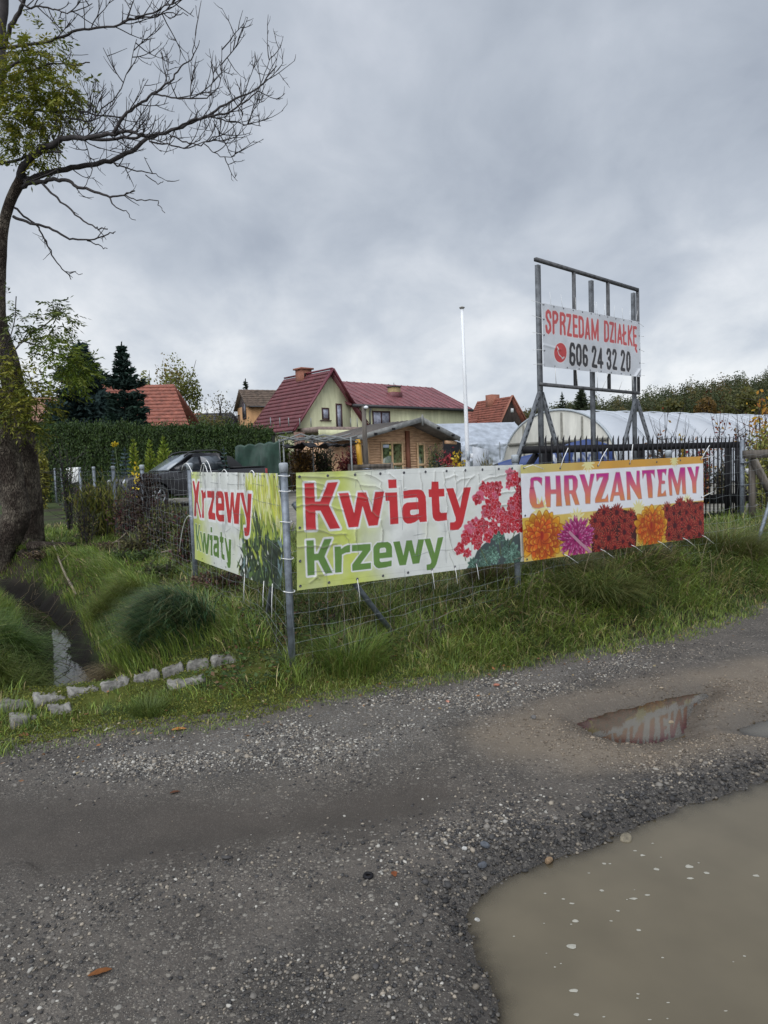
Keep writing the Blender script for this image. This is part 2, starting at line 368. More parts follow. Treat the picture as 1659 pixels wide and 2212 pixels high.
def road_col(x,y):
    n=len(x); out=np.zeros((n,4)); nr=(np.abs(x)<14)&(y<16)&(y>.5)
    xx=x[nr]; yy=y[nr]
    out[nr,0]=zone(xx,yy,Z_LIGHT); out[nr,1]=np.maximum(zone(xx,yy,Z_TAN),0); out[nr,2]=zone(xx,yy,Z_TRACK)
    dmin=np.minimum(np.minimum(sdf_poly(xx,yy,PUD_A),sdf_poly(xx,yy,PUD_B)),sdf_poly(xx,yy,PUD_C))
    out[nr,3]=np.clip(np.maximum(zone(xx,yy,Z_WET)*.75, 1-sstep(.02,.3,dmin)),0,1)
    return out
def ground_col(x,y):
    e=edge_e(x,y); n1_=fbm(x*1.3,y*1.3,61); n2_=fbm(x*6,y*6,62)
    soil=np.array([.040,.032,.024]); moss=np.array([.075,.085,.018]); green=np.array([.05,.07,.02]); gravel=np.array([.26,.245,.21])
    c=soil+(green-soil)*sstep(.38,.6,n1_)[:,None]
    mz=(sstep(.02,.2,e)*(1-sstep(.5,.85,e))*(x<1.2)*sstep(.35,.55,n2_))[:,None]; c=c*(1-mz)+moss*mz
    dd=sdf_line(x,y,DIT); d_=(1-sstep(.22,.5,dd))[:,None]*(e>.62)[:,None]; c=c*(1-d_)+np.array([.014,.012,.010])*d_
    p=np.stack([x-P0[0],y-P0[1]],1); nr=np.array([VR.n[0],VR.n[1]]); nl=np.array([VL.n[0],VL.n[1]])
    br=-(p@nr); bl=(p@nl); ins=(sstep(3.2,4.2,np.minimum(br,bl)+.8*(n1_-.5)))[:,None]
    far_=sstep(34,44,y)[:,None]
    c=c*(1-ins)+gravel*(.75+.5*n2_[:,None])*ins; c=c*(1-far_)+np.array([.055,.075,.022])*far_
    return c
# road material: wet grit with several sizes of chippings
m,t,b=newmat('gravel_road')
a=nd(t,'ShaderNodeAttribute',attribute_name='Col'); sp=nd(t,'ShaderNodeSeparateColor'); t.links.new(a.outputs['Color'],sp.inputs[0])
zl,ztan,ztr,zwet=sp.outputs[0],sp.outputs[1],sp.outputs[2],a.outputs['Alpha']
g=nd(t,'ShaderNodeNewGeometry').outputs['Position']
def noise(scale,det=5.,ro=.6):
    n=nd(t,'ShaderNodeTexNoise',i_Scale=scale,i_Detail=det,i_Roughness=ro); t.links.new(g,n.inputs['Vector']); return n.outputs[0]
def voro(scale):
    v=nd(t,'ShaderNodeTexVoronoi',i_Scale=scale,i_Randomness=1.0); t.links.new(g,v.inputs['Vector']); s=nd(t,'ShaderNodeSeparateColor'); t.links.new(v.outputs['Color'],s.inputs[0]); return v.outputs['Distance'],s.outputs
base=mixc(t,ramp(t,noise(3.),[(.35,0.),(.65,1.)]),(.046,.039,.032),(.090,.077,.064))
base=mixc(t,ztan,base,mixc(t,noise(9.),(.105,.085,.062),(.16,.13,.095)))
base=mixc(t,ztr,base,mixc(t,noise(5.),(.032,.026,.021),(.062,.051,.041)))
heights=[]
col=base
for scale,lo,hi,wl,br in ((190.,.25,.62,.5,1.0),(78.,.38,.75,.8,1.0),(36.,.62,.93,1.0,.9)):
    d,s=voro(scale)
    msk=ramp(t,s[0],[(lo,0.),(lo+.02,1.)])
    dens=math_n(t,'MULTIPLY',msk,ramp(t,noise(1.7 if scale>50 else 1.2),[(.32,.35),(.62,1.)]))
    dens=math_n(t,'MULTIPLY',dens,math_n(t,'SUBTRACT',1.0,math_n(t,'MULTIPLY',ztr,.93 if scale<150 else .6)))
    inside=ramp(t,d,[(.0,1.),(.36,1.),(.46,0.)])
    tone=ramp(t,s[1],[(0.,(.030,.028,.027)),(.35,(.066,.060,.053)),(.6,(.125,.112,.096)),(.8,(.21,.185,.15)),(1.,(.27,.25,.215))])
    tone=mixc(t,math_n(t,'MULTIPLY',zl,.45),tone,(.27,.265,.25)); tone=mixc(t,math_n(t,'MULTIPLY',ztan,.55),tone,(.20,.155,.11))
    f=math_n(t,'MULTIPLY',dens,inside)
    col=mixc(t,f,col,tone); heights.append(math_n(t,'MULTIPLY',math_n(t,'MULTIPLY',f,math_n(t,'SUBTRACT',.6,d)),.5/scale))
col=mixc(t,math_n(t,'MULTIPLY',zwet,.42),col,(.015,.0145,.014))
t.links.new(col,b.inputs['Base Color'])
ht=math_n(t,'ADD',math_n(t,'ADD',heights[0],heights[1]),math_n(t,'ADD',heights[2],math_n(t,'MULTIPLY',noise(60.),.004)))
bp=nd(t,'ShaderNodeBump',i_Strength=1.0,i_Distance=1.4); t.links.new(ht,bp.inputs['Height']); t.links.new(bp.outputs[0],b.inputs['Normal'])
t.links.new(ramp(t,zwet,[(0.,.72),(1.,.34)]),b.inputs['Roughness']); b.inputs['Specular IOR Level'].default_value=.35
M['road']=m
M['soil']=attrmat('soil',.95,0,.15,bump=.8,bscale=30,noise=.22)
tag(submesh('road',Q[onroad],M['road'],road_col),kind='structure')
tag(submesh('ground',Q[~onroad],M['soil'],ground_col),kind='structure')

# water
def watermat(name,col,rough,wave):
    m,t,b=newmat(name); g=nd(t,'ShaderNodeTexCoord')
    n=nd(t,'ShaderNodeTexNoise',i_Scale=2.5,i_Detail=3.); t.links.new(g.outputs['Object'],n.inputs['Vector'])
    t.links.new(ramp(t,n.outputs[0],[(.3,tuple(c*.88 for c in col)),(.7,tuple(c*1.1 for c in col))]),b.inputs['Base Color'])
    b.inputs['Roughness'].default_value=rough; b.inputs['IOR'].default_value=1.33; b.inputs['Specular IOR Level'].default_value=.5
    n2=nd(t,'ShaderNodeTexNoise',i_Scale=18.,i_Detail=2.); t.links.new(g.outputs['Object'],n2.inputs['Vector'])
    bp=nd(t,'ShaderNodeBump',i_Strength=wave,i_Distance=.004); t.links.new(n2.outputs[0],bp.inputs['Height']); t.links.new(bp.outputs[0],b.inputs['Normal'])
    return m
M['mudwater']=watermat('muddy_water',(.122,.102,.068),.02,.03)
M['darkwater']=watermat('dark_ditch_water',(.010,.009,.007),.015,.10)
def siltmat(name,col):
    m=watermat(name,col,.02,.03); t=m.node_tree; b=t.nodes['Principled BSDF']; a=nd(t,'ShaderNodeAttribute',attribute_name='Col'); sp=nd(t,'ShaderNodeSeparateColor'); t.links.new(a.outputs['Color'],sp.inputs[0])
    tr=nd(t,'ShaderNodeBsdfTransparent'); tr.inputs[0].default_value=(.80,.74,.62,1); gl=nd(t,'ShaderNodeBsdfGlossy'); gl.inputs['Roughness'].default_value=.02; fr=nd(t,'ShaderNodeFresnel',i_IOR=1.33)
    ms=nd(t,'ShaderNodeMixShader'); t.links.new(fr.outputs[0],ms.inputs[0]); t.links.new(tr.outputs[0],ms.inputs[1]); t.links.new(gl.outputs[0],ms.inputs[2])
    m2=nd(t,'ShaderNodeMixShader'); t.links.new(sp.outputs[0],m2.inputs[0]); t.links.new(ms.outputs[0],m2.inputs[1]); t.links.new(b.outputs[0],m2.inputs[2]); t.links.new(m2.outputs[0],t.nodes['Material Output'].inputs[0]); return m
M['mudwater']=siltmat('muddy_water',(.122,.102,.068)); M['mudwater2']=siltmat('brown_puddle_water',(.105,.092,.070))
def sheet(name,poly,z,mt,grow=.3):
    lo_=poly.min(0)-grow; hi_=np.minimum(poly.max(0)+grow,[5.5,6.]); gx_=np.arange(lo_[0],hi_[0],.03); gy_=np.arange(lo_[1],hi_[1],.03); A_,B_=np.meshgrid(gx_,gy_); a_=A_.ravel(); b_=B_.ravel()
    dpt=z-H(a_,b_); cl_=1-np.exp(-np.clip(dpt,0,1)/.020); ins=(dpt>-.03)&(sdf_poly(a_,b_,poly)<grow); nx_=len(gx_)
    i=(np.arange(len(gy_)-1)[:,None]*nx_+np.arange(nx_-1)[None,:]).ravel(); Qs=np.stack([i,i+1,i+nx_+1,i+nx_],1); Qs=Qs[ins[Qs].any(1)]; u,inv=np.unique(Qs.ravel(),return_inverse=True)
    o=mk(name,np.c_[a_[u],b_[u],np.full(len(u),z)],[inv.reshape(-1,4)],mt,col=np.repeat(cl_[u][:,None],3,1),smooth=True); return tag(o,kind='structure')
pudA=sheet('puddle_water',PUD_A,ZW,M['mudwater']); pudB=sheet('puddle_water',PUD_B,ZW,M['mudwater2'],.25); pudC=sheet('puddle_water',PUD_C,ZW,M['mudwater2'],.25)
dc=DIT[:5]; tt=np.gradient(dc,axis=0); tt/=np.linalg.norm(tt,axis=1,keepdims=True); nn=np.stack([-tt[:,1],tt[:,0]],1)
V=np.vstack([np.c_[dc+nn*.27,-.295+.013*np.clip(dc[:,1:]-6,0,9)],np.c_[dc-nn*.27,-.295+.013*np.clip(dc[:,1:]-6,0,9)]]); k=len(dc)
tag(mk('ditch_water',V,[np.array([[i,i+1,k+i+1,k+i] for i in range(k-1)])],M['darkwater']),kind='structure')
# foam flecks on the big puddle
Vf=[];Ff=[];n_=0
fl=[(1234,2045,.018),(1236,1952,.010),(1243,1990,.011),(1388,1848,.010),(1372,1838,.008),(1418,1878,.010),(1305,1866,.008),(1240,2140,.013),(1245,2192,.008),(1368,1942,.014),(1300,1924,.009),(1492,1898,.013),(1488,1872,.015),(1526,1886,.010),(1634,1892,.012),(1398,1934,.010),(1410,1822,.006),(1335,1968,.006),(1320,1990,.006),(1380,2010,.007)]
for i in range(26):
    fl.append((rng.uniform(1090,1655),rng.uniform(1830,2205),rng.uniform(.0025,.006)))
for (x,y,r) in fl:
    p=gnd(x,y,ZW)
    if sdf_poly(np.array([p[0]]),np.array([p[1]]),PUD_A)[0]>-.08: continue
    k=9; an=np.arange(k)*2*math.pi/k+rng.uniform(0,6); rr=r*(.75+.5*rng.random(k)); st=rng.uniform(.5,1.)
    ring=np.c_[p[0]+rr*np.cos(an)*1.2,p[1]+rr*np.sin(an)*st,np.full(k,ZW+.0012)]
    Vf.append(np.vstack([ring,[[p[0],p[1],ZW+.003]]])); Ff+=[[n_+j,n_+(j+1)%k,n_+k] for j in range(k)]; n_+=k+1
M['foam']=mat('foam',(.30,.285,.235),.7,.1,60)
mk('foam_flecks',np.vstack(Vf),Ff,M['foam'],parent=pudA,smooth=True)['kind']='stuff'

# loose chippings
ico=[];ph=(1+5**.5)/2
for s1 in (-1,1):
    for s2 in (-1,1): ico+=[(0,s1,s2*ph),(s1,s2*ph,0),(s2*ph,0,s1)]
ico=np.array(ico,float); ico/=np.linalg.norm(ico[0])
from itertools import combinations
def hull_faces(P):
    F=[]
    for i,j,k in combinations(range(len(P)),3):
        n=np.cross(P[j]-P[i],P[k]-P[i]); d=(P-P[i])@n
        if (d<=1e-9).all(): F.append((i,j,k))
        elif (d>=-1e-9).all(): F.append((i,k,j))
    return np.array(F)
ICF=hull_faces(ico)
def stones_mesh(P,R,col,flat=.62):
    n=len(P); B=np.repeat(ico[None],n,0)*(1+rng.uniform(-.34,.25,(n,12,1)))
    sc=np.stack([1+rng.uniform(-.2,.45,n),1+rng.uniform(-.3,.2,n),flat*(1+rng.uniform(-.3,.35,n))],1)
    B=B*sc[:,None,:]; a=rng.uniform(0,6.28,n); ca,sa=np.cos(a)[:,None],np.sin(a)[:,None]
    tl=rng.uniform(-.5,.5,n)[:,None]
    x,y,z=B[...,0],B[...,1],B[...,2]; y,z=y*np.cos(tl)-z*np.sin(tl),y*np.sin(tl)+z*np.cos(tl)
    x,y=x*ca-y*sa,x*sa+y*ca
    V=np.stack([x,y,z],-1)*R[:,None,None]+P[:,None,:]
    F=(ICF[None]+np.arange(n)[:,None,None]*12).reshape(-1,3)
    return V.reshape(-1,3),F,np.repeat(col,12,0)
cand=420000; X=rng.uniform(-2.9,4.3,cand); Y=1.75+4.9*rng.random(cand)**1.6
pz=np.c_[X,Y,np.full(cand,ZR)]; px,py,dp=proj_np(pz); ok=(px>-80)&(px<1740)&(py<2290)&(edge_e(X,Y)<.05); X=X[ok];Y=Y[ok]
dA=np.minimum(np.minimum(sdf_poly(X,Y,PUD_A),sdf_poly(X,Y,PUD_B)),sdf_poly(X,Y,PUD_C))
zl_=zone(X,Y,Z_LIGHT); zt_=zone(X,Y,Z_TAN); zk_=zone(X,Y,Z_TRACK); zc_=zone(X,Y,Z_COARSE); zw_=zone(X,Y,Z_WET)
den=.20+.60*zl_+.20*zt_+.85*zc_-.19*zk_+.16*zw_
den=np.maximum(den,.012)*(sstep(.36,.60,fbm(X*1.9-.5*Y,Y*2.6,71))*1.5+.10)
rimA=np.exp(-((sdf_poly(X,Y,PUD_A)-.08)/.13)**2)*(Y>2.6); den=np.maximum(den,rimA*.8)
den=np.where(dA<-.03,(.22*np.exp(-((dA+.03)/.07)**2)+.003)*(dA>-.35),den)
keep=rng.random(len(X))<den*.42; X=X[keep];Y=Y[keep]; zl_,zt_,zk_,zc_,zw_,rimA,dA=[q[keep] for q in (zl_,zt_,zk_,zc_,zw_,rimA,dA)]
n=len(X); R=.0034+.0062*rng.random(n)**1.9+.0022*(zl_+zc_)*rng.random(n); big=rng.random(n)<(.006+.02*zl_+.03*zc_+.10*rimA); R=np.where(big,R+rng.uniform(.003,.010,n),R)
huge=rng.random(n)<(.0006+.006*rimA+.001*zc_); R=np.where(huge,R+rng.uniform(.008,.016,n),R)
tone=rng.random(n)+.20*zl_-.20*rimA
stc=np.where((tone<.42)[:,None],np.array([.034,.032,.031])*(.6+.9*rng.random((n,1))),np.where((tone<.72)[:,None],np.array([.115,.104,.090])*(.6+.9*rng.random((n,1))),np.where((tone<.93)[:,None],np.array([.24,.205,.16])*(.6+.6*rng.random((n,1))),np.array([.345,.325,.285])*(.7+.45*rng.random((n,1))))))
stc=stc*(1-zt_[:,None]*.6)+np.array([.19,.145,.10])*(.5+.9*rng.random((n,1)))*zt_[:,None]*.6
stc*=(1-.35*((dA<.10)&(dA>-1)))[:,None]
V,F,cc=stones_mesh(np.c_[X,Y,H(X,Y)+R*.22],R,stc)
M['stones']=attrmat('chippings',.6,0,.35,bump=.2,bscale=200,noise=0)
tag(mk('gravel',V,[F],M['stones'],col=cc),'loose grey, white and tan chippings strewn over the muddy road','gravel',kind='stuff')
# single stones one can point at
def rock(px_,py_,r,col,label,flat=.7,seed=0,name='stone'):
    global rng
    keep=rng; rng=np.random.default_rng(seed); p=gnd(px_,py_,ZR); z=Hs(p[0],p[1])
    V,F,_=stones_mesh(np.array([[p[0],p[1],max(z,ZW-.01)+r*.3]]),np.array([r]),np.array([col]),flat)
    bm_=MB().add(V,F.tolist()); o=bm_.build(name,mat('rock_%d'%seed,col,.8,.3,30,bump=.4,bscale=60),smooth=False)
    sm=o.modifiers.new('sub','SUBSURF'); sm.levels=1; sm.render_levels=1; rng=keep
    return tag(o,label,'stone','single stones on the road')
rock(1352,1795,.042,(.17,.145,.10),'big mossy tan boulder at the upper edge of the large puddle',.6,1)
rock(1184,1842,.032,(.20,.13,.07),'rusty orange stone beside the tip of a reflection at the large puddle rim',.75,2)
rock(1004,1846,.017,(.42,.41,.38),'white pebble on dark grit left of the rusty stone',.8,3)
rock(1048,1838,.028,(.09,.10,.115),'blue grey stone lying between white pebble and rusty stone',.55,4)
rock(1042,1872,.026,(.06,.065,.075),'dark slate stone right at the puddle edge below blue grey stone',.6,5)
rock(1032,1964,.022,(.36,.35,.32),'pale flat stone standing in the left tip of the large puddle',.4,6)
rock(1022,1950,.014,(.03,.03,.032),'small black stone in water beside the pale flat stone',.7,7)
rock(1152,1557,.035,(.10,.095,.09),'flat grey stone alone on the tan sand left of the small puddle',.3,8)
rock(1450,1547,.028,(.26,.2,.13),'tan stone lying at the near rim of the small reflecting puddle',.6,9)
rock(1073,1482,.034,(.36,.14,.09),'pink brick chip by the gravel edge below the flower banner',.4,10,'brick_chip')
rock(967,1517,.026,(.36,.17,.12),'small salmon brick chip on pale gravel',.35,11,'brick_chip')
# fallen leaves on the road and verge
M['dryleaf']=attrmat('dry_leaf',.7,.15,.2,bump=.3,noise=.15)
def leaf(px_,py_,L,wd,ang,col,label,z0=ZR):
    p=gnd(px_,py_,z0); nu,nv=9,5; V=[]
    for i in range(nu):
        u=i/(nu-1); hw=wd*.5*math.sin(math.pi*min(1,u*.94+.03))**.8
        for j in range(nv):
            q=(j/(nv-1)-.5)*2; x=(u-.5)*L; y=q*hw*(1+.12*math.sin(i*2.3)); zz=.006+abs(q)*.35*hw+.012*math.sin(u*3+1)*L*4*.3
            V.append((p[0]+x*math.cos(ang)-y*math.sin(ang),p[1]+x*math.sin(ang)+y*math.cos(ang),zz))
    V=np.array(V); V[:,2]+=H(V[:,0],V[:,1]); F=[(i*nv+j,i*nv+j+1,(i+1)*nv+j+1,(i+1)*nv+j) for i in range(nu-1) for j in range(nv-1)]
    cc=np.array(col)*(.8+.4*rng.random((len(V),1)))
    tag(mk('fallen_leaf',V,F,M['dryleaf'],col=cc,smooth=True),label,'leaf','fallen leaves')
leaf(216,2102,.085,.030,.35,(.20,.075,.022),'large rust brown leaf on dark grit low at the left')
leaf(852,1904,.045,.028,1.8,(.20,.065,.025),'curled red brown leaf among chippings left of the large puddle')
leaf(386,1563,.11,.045,.35,(.40,.17,.05),'orange leaf at the grass edge below the kerb stones',-.08)
leaf(236,1563,.10,.035,1.1,(.42,.40,.32),'pale cream leaf at the road edge left of the orange leaf',-.08)
leaf(50,1575,.07,.05,.1,(.24,.10,.05),'brown leaf in front of the lone outer kerb stone',-.06)
leaf(165,1557,.06,.045,.5,(.20,.09,.05),'dull brown leaf in the grass between kerb and road',-.04)
leaf(378,1715,.06,.03,.4,(.10,.04,.02),'dark red leaf pressed into the muddy track')
rp=gnd(796,1903,ZR); an=np.arange(17)*2*math.pi/16; rz=Hs(rp[0],rp[1])
tag(MB().tube([(rp[0]+.017*math.cos(a_),rp[1]+.017*math.sin(a_),rz+.008) for a_ in an],.0075,8,False).build('rubber_ring',M['black'],smooth=True),'small black rubber ring lying on the dark grit','ring')
# kerb stones of the ditch culvert
def kerb(x0,y0,x1,y1,dep,hgt,label,seed):
    r=np.random.default_rng(seed); a=on_ground(x0,y0,3.5,9.); b_=on_ground(x1,y1,3.5,9.); a[2]=b_[2]=0.; d=b_-a; L=np.linalg.norm(d[:2]); d/=L; nrm=np.array([-d[1],d[0],0])
    zc=.5*(Hs(a[0],a[1])+Hs(b_[0],b_[1])); zt=zc+.055
    nu,nv,nw=15,7,5; mb=MB(); P={};V=[]; c=(a+b_)/2+nrm*dep/2; sk=r.uniform(-.02,.02,8)
    def vid(i,j,k):
        if (i,j,k) not in P:
            fu,fv,fw=i/(nu-1),j/(nv-1),k/(nw-1)
            q=a+d*L*fu+nrm*dep*fv; z=zt-hgt+hgt*fw+.014*math.sin(fu*3+seed)
            q=q+nrm*(sk[0]*math.sin(fu*2.6+seed))+d*(sk[1]*fv)
            near=(i in (0,nu-1))+(j in (0,nv-1))+(k==nw-1)
            if near>=2: q=q+(np.array([c[0],c[1],q[2]])-q)*np.array([.035,.08,0]); z-=.010
            wn=r.normal(0,.0045,3)+.010*(vnoise(np.array([q[0]*22+seed]),np.array([q[1]*22+z*30]),seed)[0]-.5)
            if r.random()<.05 and near>=1: wn[2]-=.012
            P[(i,j,k)]=len(V); V.append((q[0]+wn[0],q[1]+wn[1],z+wn[2]))
        return P[(i,j,k)]
    F=[]
    for i in range(nu-1):
        for j in range(nv-1): F.append([vid(i,j,nw-1),vid(i+1,j,nw-1),vid(i+1,j+1,nw-1),vid(i,j+1,nw-1)])
        for k in range(nw-1):
            F.append([vid(i,0,k),vid(i+1,0,k),vid(i+1,0,k+1),vid(i,0,k+1)]); F.append([vid(i+1,nv-1,k),vid(i,nv-1,k),vid(i,nv-1,k+1),vid(i+1,nv-1,k+1)])
    for j in range(nv-1):
        for k in range(nw-1):
            F.append([vid(0,j+1,k),vid(0,j,k),vid(0,j,k+1),vid(0,j+1,k+1)]); F.append([vid(nu-1,j,k),vid(nu-1,j+1,k),vid(nu-1,j+1,k+1),vid(nu-1,j,k+1)])
    o=mk('kerb_stone',V,F,M['stone'],smooth=True)
    tag(o,label,'kerb stone','rough granite stones edging the ditch')
kerb(-60,1560,66,1532,.20,.16,'rough kerb stone at the picture edge, inner row, furthest left',1)
kerb(76,1530,142,1513,.18,.18,'kerb stone with a black stain, nearest the ditch water',2)
kerb(149,1512,214,1496,.18,.18,'clean kerb stone right of the black stained one',3)
kerb(222,1496,282,1480,.15,.14,'kerb stone sinking under moss at the left of the mossy strip',4)
kerb(290,1480,346,1466,.14,.12,'kerb stone beside the sedge, half covered in moss',11)
kerb(352,1468,398,1457,.15,.14,'kerb stone with dark pockmarks beyond the mossy strip',5)
kerb(404,1458,452,1446,.16,.14,'long pale kerb stone second from the right end',6)
kerb(458,1446,512,1432,.16,.14,'last kerb stone at the right end, half under grass',7)
kerb(24,1577,84,1560,.17,.16,'stout loose outer stone at the front, alone before the row',8)
kerb(108,1550,156,1538,.14,.10,'small outer stone half hidden by grass behind the stout one',9)
kerb(362,1496,446,1476,.13,.10,'outer stone buried in moss below the long pale kerb stone',10)
# ---------------------------------------------------------------- wire fences
def post_mesh(name,p,top,r,parent,lean=0):
    z=Hs(p[0],p[1]); 
    o=MB().tube([(p[0],p[1],z-.15),(p[0],p[1],top-.05)],r,12).build(name,M['galv'],parent,smooth=False)
    for poly in o.data.polygons: poly.use_smooth=len(poly.vertices)==4
    MB().lathe([(r+.006,top-.07),(r+.008,top-.005),(r+.004,top+.008),(r*.6,top+.012)],(p[0],p[1],0),12).build('post_cap',M['cap'],o)
    return o
def wires(mb,A,B,zt,rows,nst,seed,side):
    r_=np.random.default_rng(seed); d=(B-A)/np.linalg.norm(B-A); L=np.linalg.norm(B-A); nrm=np.array([d[1],-d[0],0])*side*.045
    tt=np.linspace(0,1,15); base=A[None]+np.outer(tt,B-A)+nrm; zg=H(base[:,0],base[:,1])
    grid=[]
    for f in rows:
        sag=.02*r_.normal(); z=zg+f*(zt-zg)+.010*r_.normal(size=15)+sag*np.sin(tt*math.pi)
        P=np.c_[base[:,:2],z]; P[:,:2]+=nrm[:2]*.12*r_.normal(size=(15,1)); grid.append(P); mb.tube(P,.0015,3,False)
    for s in np.linspace(0,1,nst):
        i=s*14; a=int(min(13,i)); fr=i-a; P=np.array([g_[a]*(1-fr)+g_[a+1]*fr for g_ in grid]); P[:,:2]+=.006*r_.normal(size=(len(P),2)); mb.tube(P,.0011,3,False)
ROWS=[.02,.08,.14,.21,.29,.38,.48,.59,.70,.81,.91,.965]
fR=thing('wire_fence','knotted wire fence on grey tube posts running along the road under the flower banners','fence',(P0[0],P0[1],.28))
RP=[P0+RD*i for i in range(4)]; RT=[1.79,1.80,1.80,1.80]
for i,p in enumerate(RP): post_mesh('fence_post',p,RT[i],.032 if i else .032,fR)
mb=MB()
for i in range(3): wires(mb,RP[i],RP[i+1],1.76,ROWS,17,i,1)
mb.build('wire_mesh',M['wire'],fR)
fL=thing('wire_fence','overgrown wire fence on grey tube posts running back beside the ditch','fence',(P0[0]+LD[0],P0[1]+LD[1],.3))
LP=[P0+LD*i for i in range(10)]; LT=[1.79]+[1.80+.035*i for i in range(1,10)]
for i in range(1,10): post_mesh('fence_post',LP[i],LT[i]+.02,.033,fL)
mb=MB()
for i in range(9): wires(mb,LP[i],LP[i+1],LT[i]-.03,ROWS,15 if i<3 else 7,40+i,-1)
mb.build('wire_mesh',M['wire'],fL)
# slanting brace tubes at the corner and at the right end
def brace(a,b_,par):
    MB().tube([a,b_],.026,10).build('brace_tube',M['galv'],par,smooth=True)
u,z=VR.hit(850,1352); brace(VR.pt(.1,1.45,-.04),VR.pt(u,max(z-.05,Hs(*VR.pt(u,0)[:2])-.1),-.06),fR)
u,z=VL.hit(553,1345); brace(VL.pt(.12,1.4,.05),VL.pt(u,z-.1,.08),fL)
u,z=VR.hit(1622,1186); brace(RP[3]+np.array([0,0,1.35]),VR.pt(u,z-.05,.05),fR)
for pp in (P0,):
    for z in (1.69,1.56,1.30,.985,.70): MB().tube([(pp[0]+.05*math.cos(a_),pp[1]+.05*math.sin(a_),z+.004*math.sin(a_*2)) for a_ in np.linspace(0,6.283,13)],.004,5,False).build('tie_wire',M['rope'],fR)

# ---------------------------------------------------------------- printed banners
class Art:
    def __init__(s,vp,corners,step,off,base):
        s.vp=vp; c=[vp.hit(*p) for p in corners]; s.c=c                       # TL TR BR BL
        W=c[1][0]-c[0][0]; Hh=c[0][1]-c[3][1]; s.W=abs(W); s.Hh=Hh; s.nu=int(abs(W)/step)+1; s.nv=int(Hh/step)+1
        a,b_=np.meshgrid(np.linspace(0,1,s.nu),np.linspace(0,1,s.nv)); s.a=a.ravel(); s.b=b_.ravel()
        q=np.array(c); f=lambda k:(q[0,k]*(1-s.a)+q[1,k]*s.a)*(1-s.b)+(q[3,k]*(1-s.a)+q[2,k]*s.a)*s.b
        s.X=f(0); s.Y=f(1); s.col=np.zeros((len(s.a),3)); s.col[:]=base; s.off=off; s.aa=step*.5
    def m(s,pts): return np.array([s.vp.hit(*p) for p in pts])
    def mask(s,d,w=0): return 1-sstep(-s.aa,s.aa,d-w)
    def near(s,V,mg):
        lo_=V.min(0)-mg; hi_=V.max(0)+mg; return np.nonzero((s.X>lo_[0])&(s.X<hi_[0])&(s.Y>lo_[1])&(s.Y<hi_[1]))[0]
    def put(s,ix,m,c): s.col[ix]=s.col[ix]*(1-m[:,None])+np.asarray(c)*m[:,None]
    def glyphs(s,polys,holes,c,border=0,bc=(.7,.7,.68),edge=None):
        Vs=[s.m(p) for p in polys]; Hs_=[s.m(p) for p in holes]; allv=np.vstack(Vs); ix=s.near(allv,border+.03)
        d=np.full(len(ix),1e9)
        for V in Vs: d=np.minimum(d,sdf_poly(s.X[ix],s.Y[ix],V))
        for V in Hs_: d=np.maximum(d,-sdf_poly(s.X[ix],s.Y[ix],V))
        if border: s.put(ix,s.mask(d,border),bc)
        s.put(ix,s.mask(d),c(s.X[ix],s.Y[ix]) if callable(c) else c)
        if edge: s.put(ix,s.mask(np.abs(d+.004),.004)*.6,edge)
    def stroke(s,lines,r,c,border=0,bc=(.7,.7,.68)):
        Vs=[s.m(l) for l in lines]; ix=s.near(np.vstack(Vs),r+border+.03); d=np.full(len(ix),1e9)
        for V in Vs: d=np.minimum(d,sdf_line(s.X[ix],s.Y[ix],V))
        if border: s.put(ix,s.mask(d,r+border),bc)
        s.put(ix,s.mask(d,r),c)
    def ell(s,cx,cz,rx,rz,ang,c,rim=None,fade=1.):
        R=max(rx,rz); ix=np.nonzero((abs(s.X-cx)<R)&(abs(s.Y-cz)<R))[0]
        if not len(ix): return
        x=s.X[ix]-cx; y=s.Y[ix]-cz; ca,sa=math.cos(ang),math.sin(ang); p=(x*ca+y*sa)/rx; q=(-x*sa+y*ca)/rz
        k=p*p+q*q*(1+.8*p); m=(1-sstep(.8,1.1,k))*fade
        col=np.asarray(c)[None]*np.ones((len(ix),1))
        if rim is not None: col=col+(np.asarray(rim)-col)*sstep(.25,1.,p*.7+.3*k)[:,None]
        s.col[ix]=s.col[ix]*(1-m[:,None])+col*m[:,None]
    def build(s,name,label,root_uz,wr,ncol=0,eye=()):
        z=wr(s.X,s.Y,s.a,s.b); P=s.vp.p[None]+s.vp.d[None]*s.X[:,None]+s.vp.n[None]*(s.off+z)[:,None]; P[:,2]=s.Y
        i=(np.arange(s.nv-1)[:,None]*s.nu+np.arange(s.nu-1)[None,:]).ravel(); F=np.stack([i,i+s.nu,i+s.nu+1,i+1],1)
        o=mk(name,P,[F],M['art'],col=np.clip(s.col,0.004,.9),smooth=True); tag(o,label,'banner')
        s.P=P; s.o=o; return o
    def at(s,a,b_):
        k=int(round(b_*(s.nv-1)))*s.nu+int(round(a*(s.nu-1))); return s.P[k]+s.vp.n*.002
    def eyelets(s,uv,r=.013):
        pars=[]
        for (a,b_) in uv:
            p=s.at(a,b_); mb=MB(); d=s.vp.d; n=s.vp.n; V=[];F=[]; k=12
            for rr,h in ((r,0.),(r*.8,.004),(r*.5,.003),(r*.35,-.001)):
                for j in range(k):
                    an=2*math.pi*j/k; V.append(p+d*rr*math.cos(an)+np.array([0,0,1])*rr*math.sin(an)+n*h)
            for q in range(3):
                for j in range(k): F.append((q*k+j,q*k+(j+1)%k,(q+1)*k+(j+1)%k,(q+1)*k+j))
            F.append([3*k+j for j in range(k)])
            pars.append(MB().add(V,F).build('eyelet',M['eyelet'],s.o,smooth=False))
        return pars
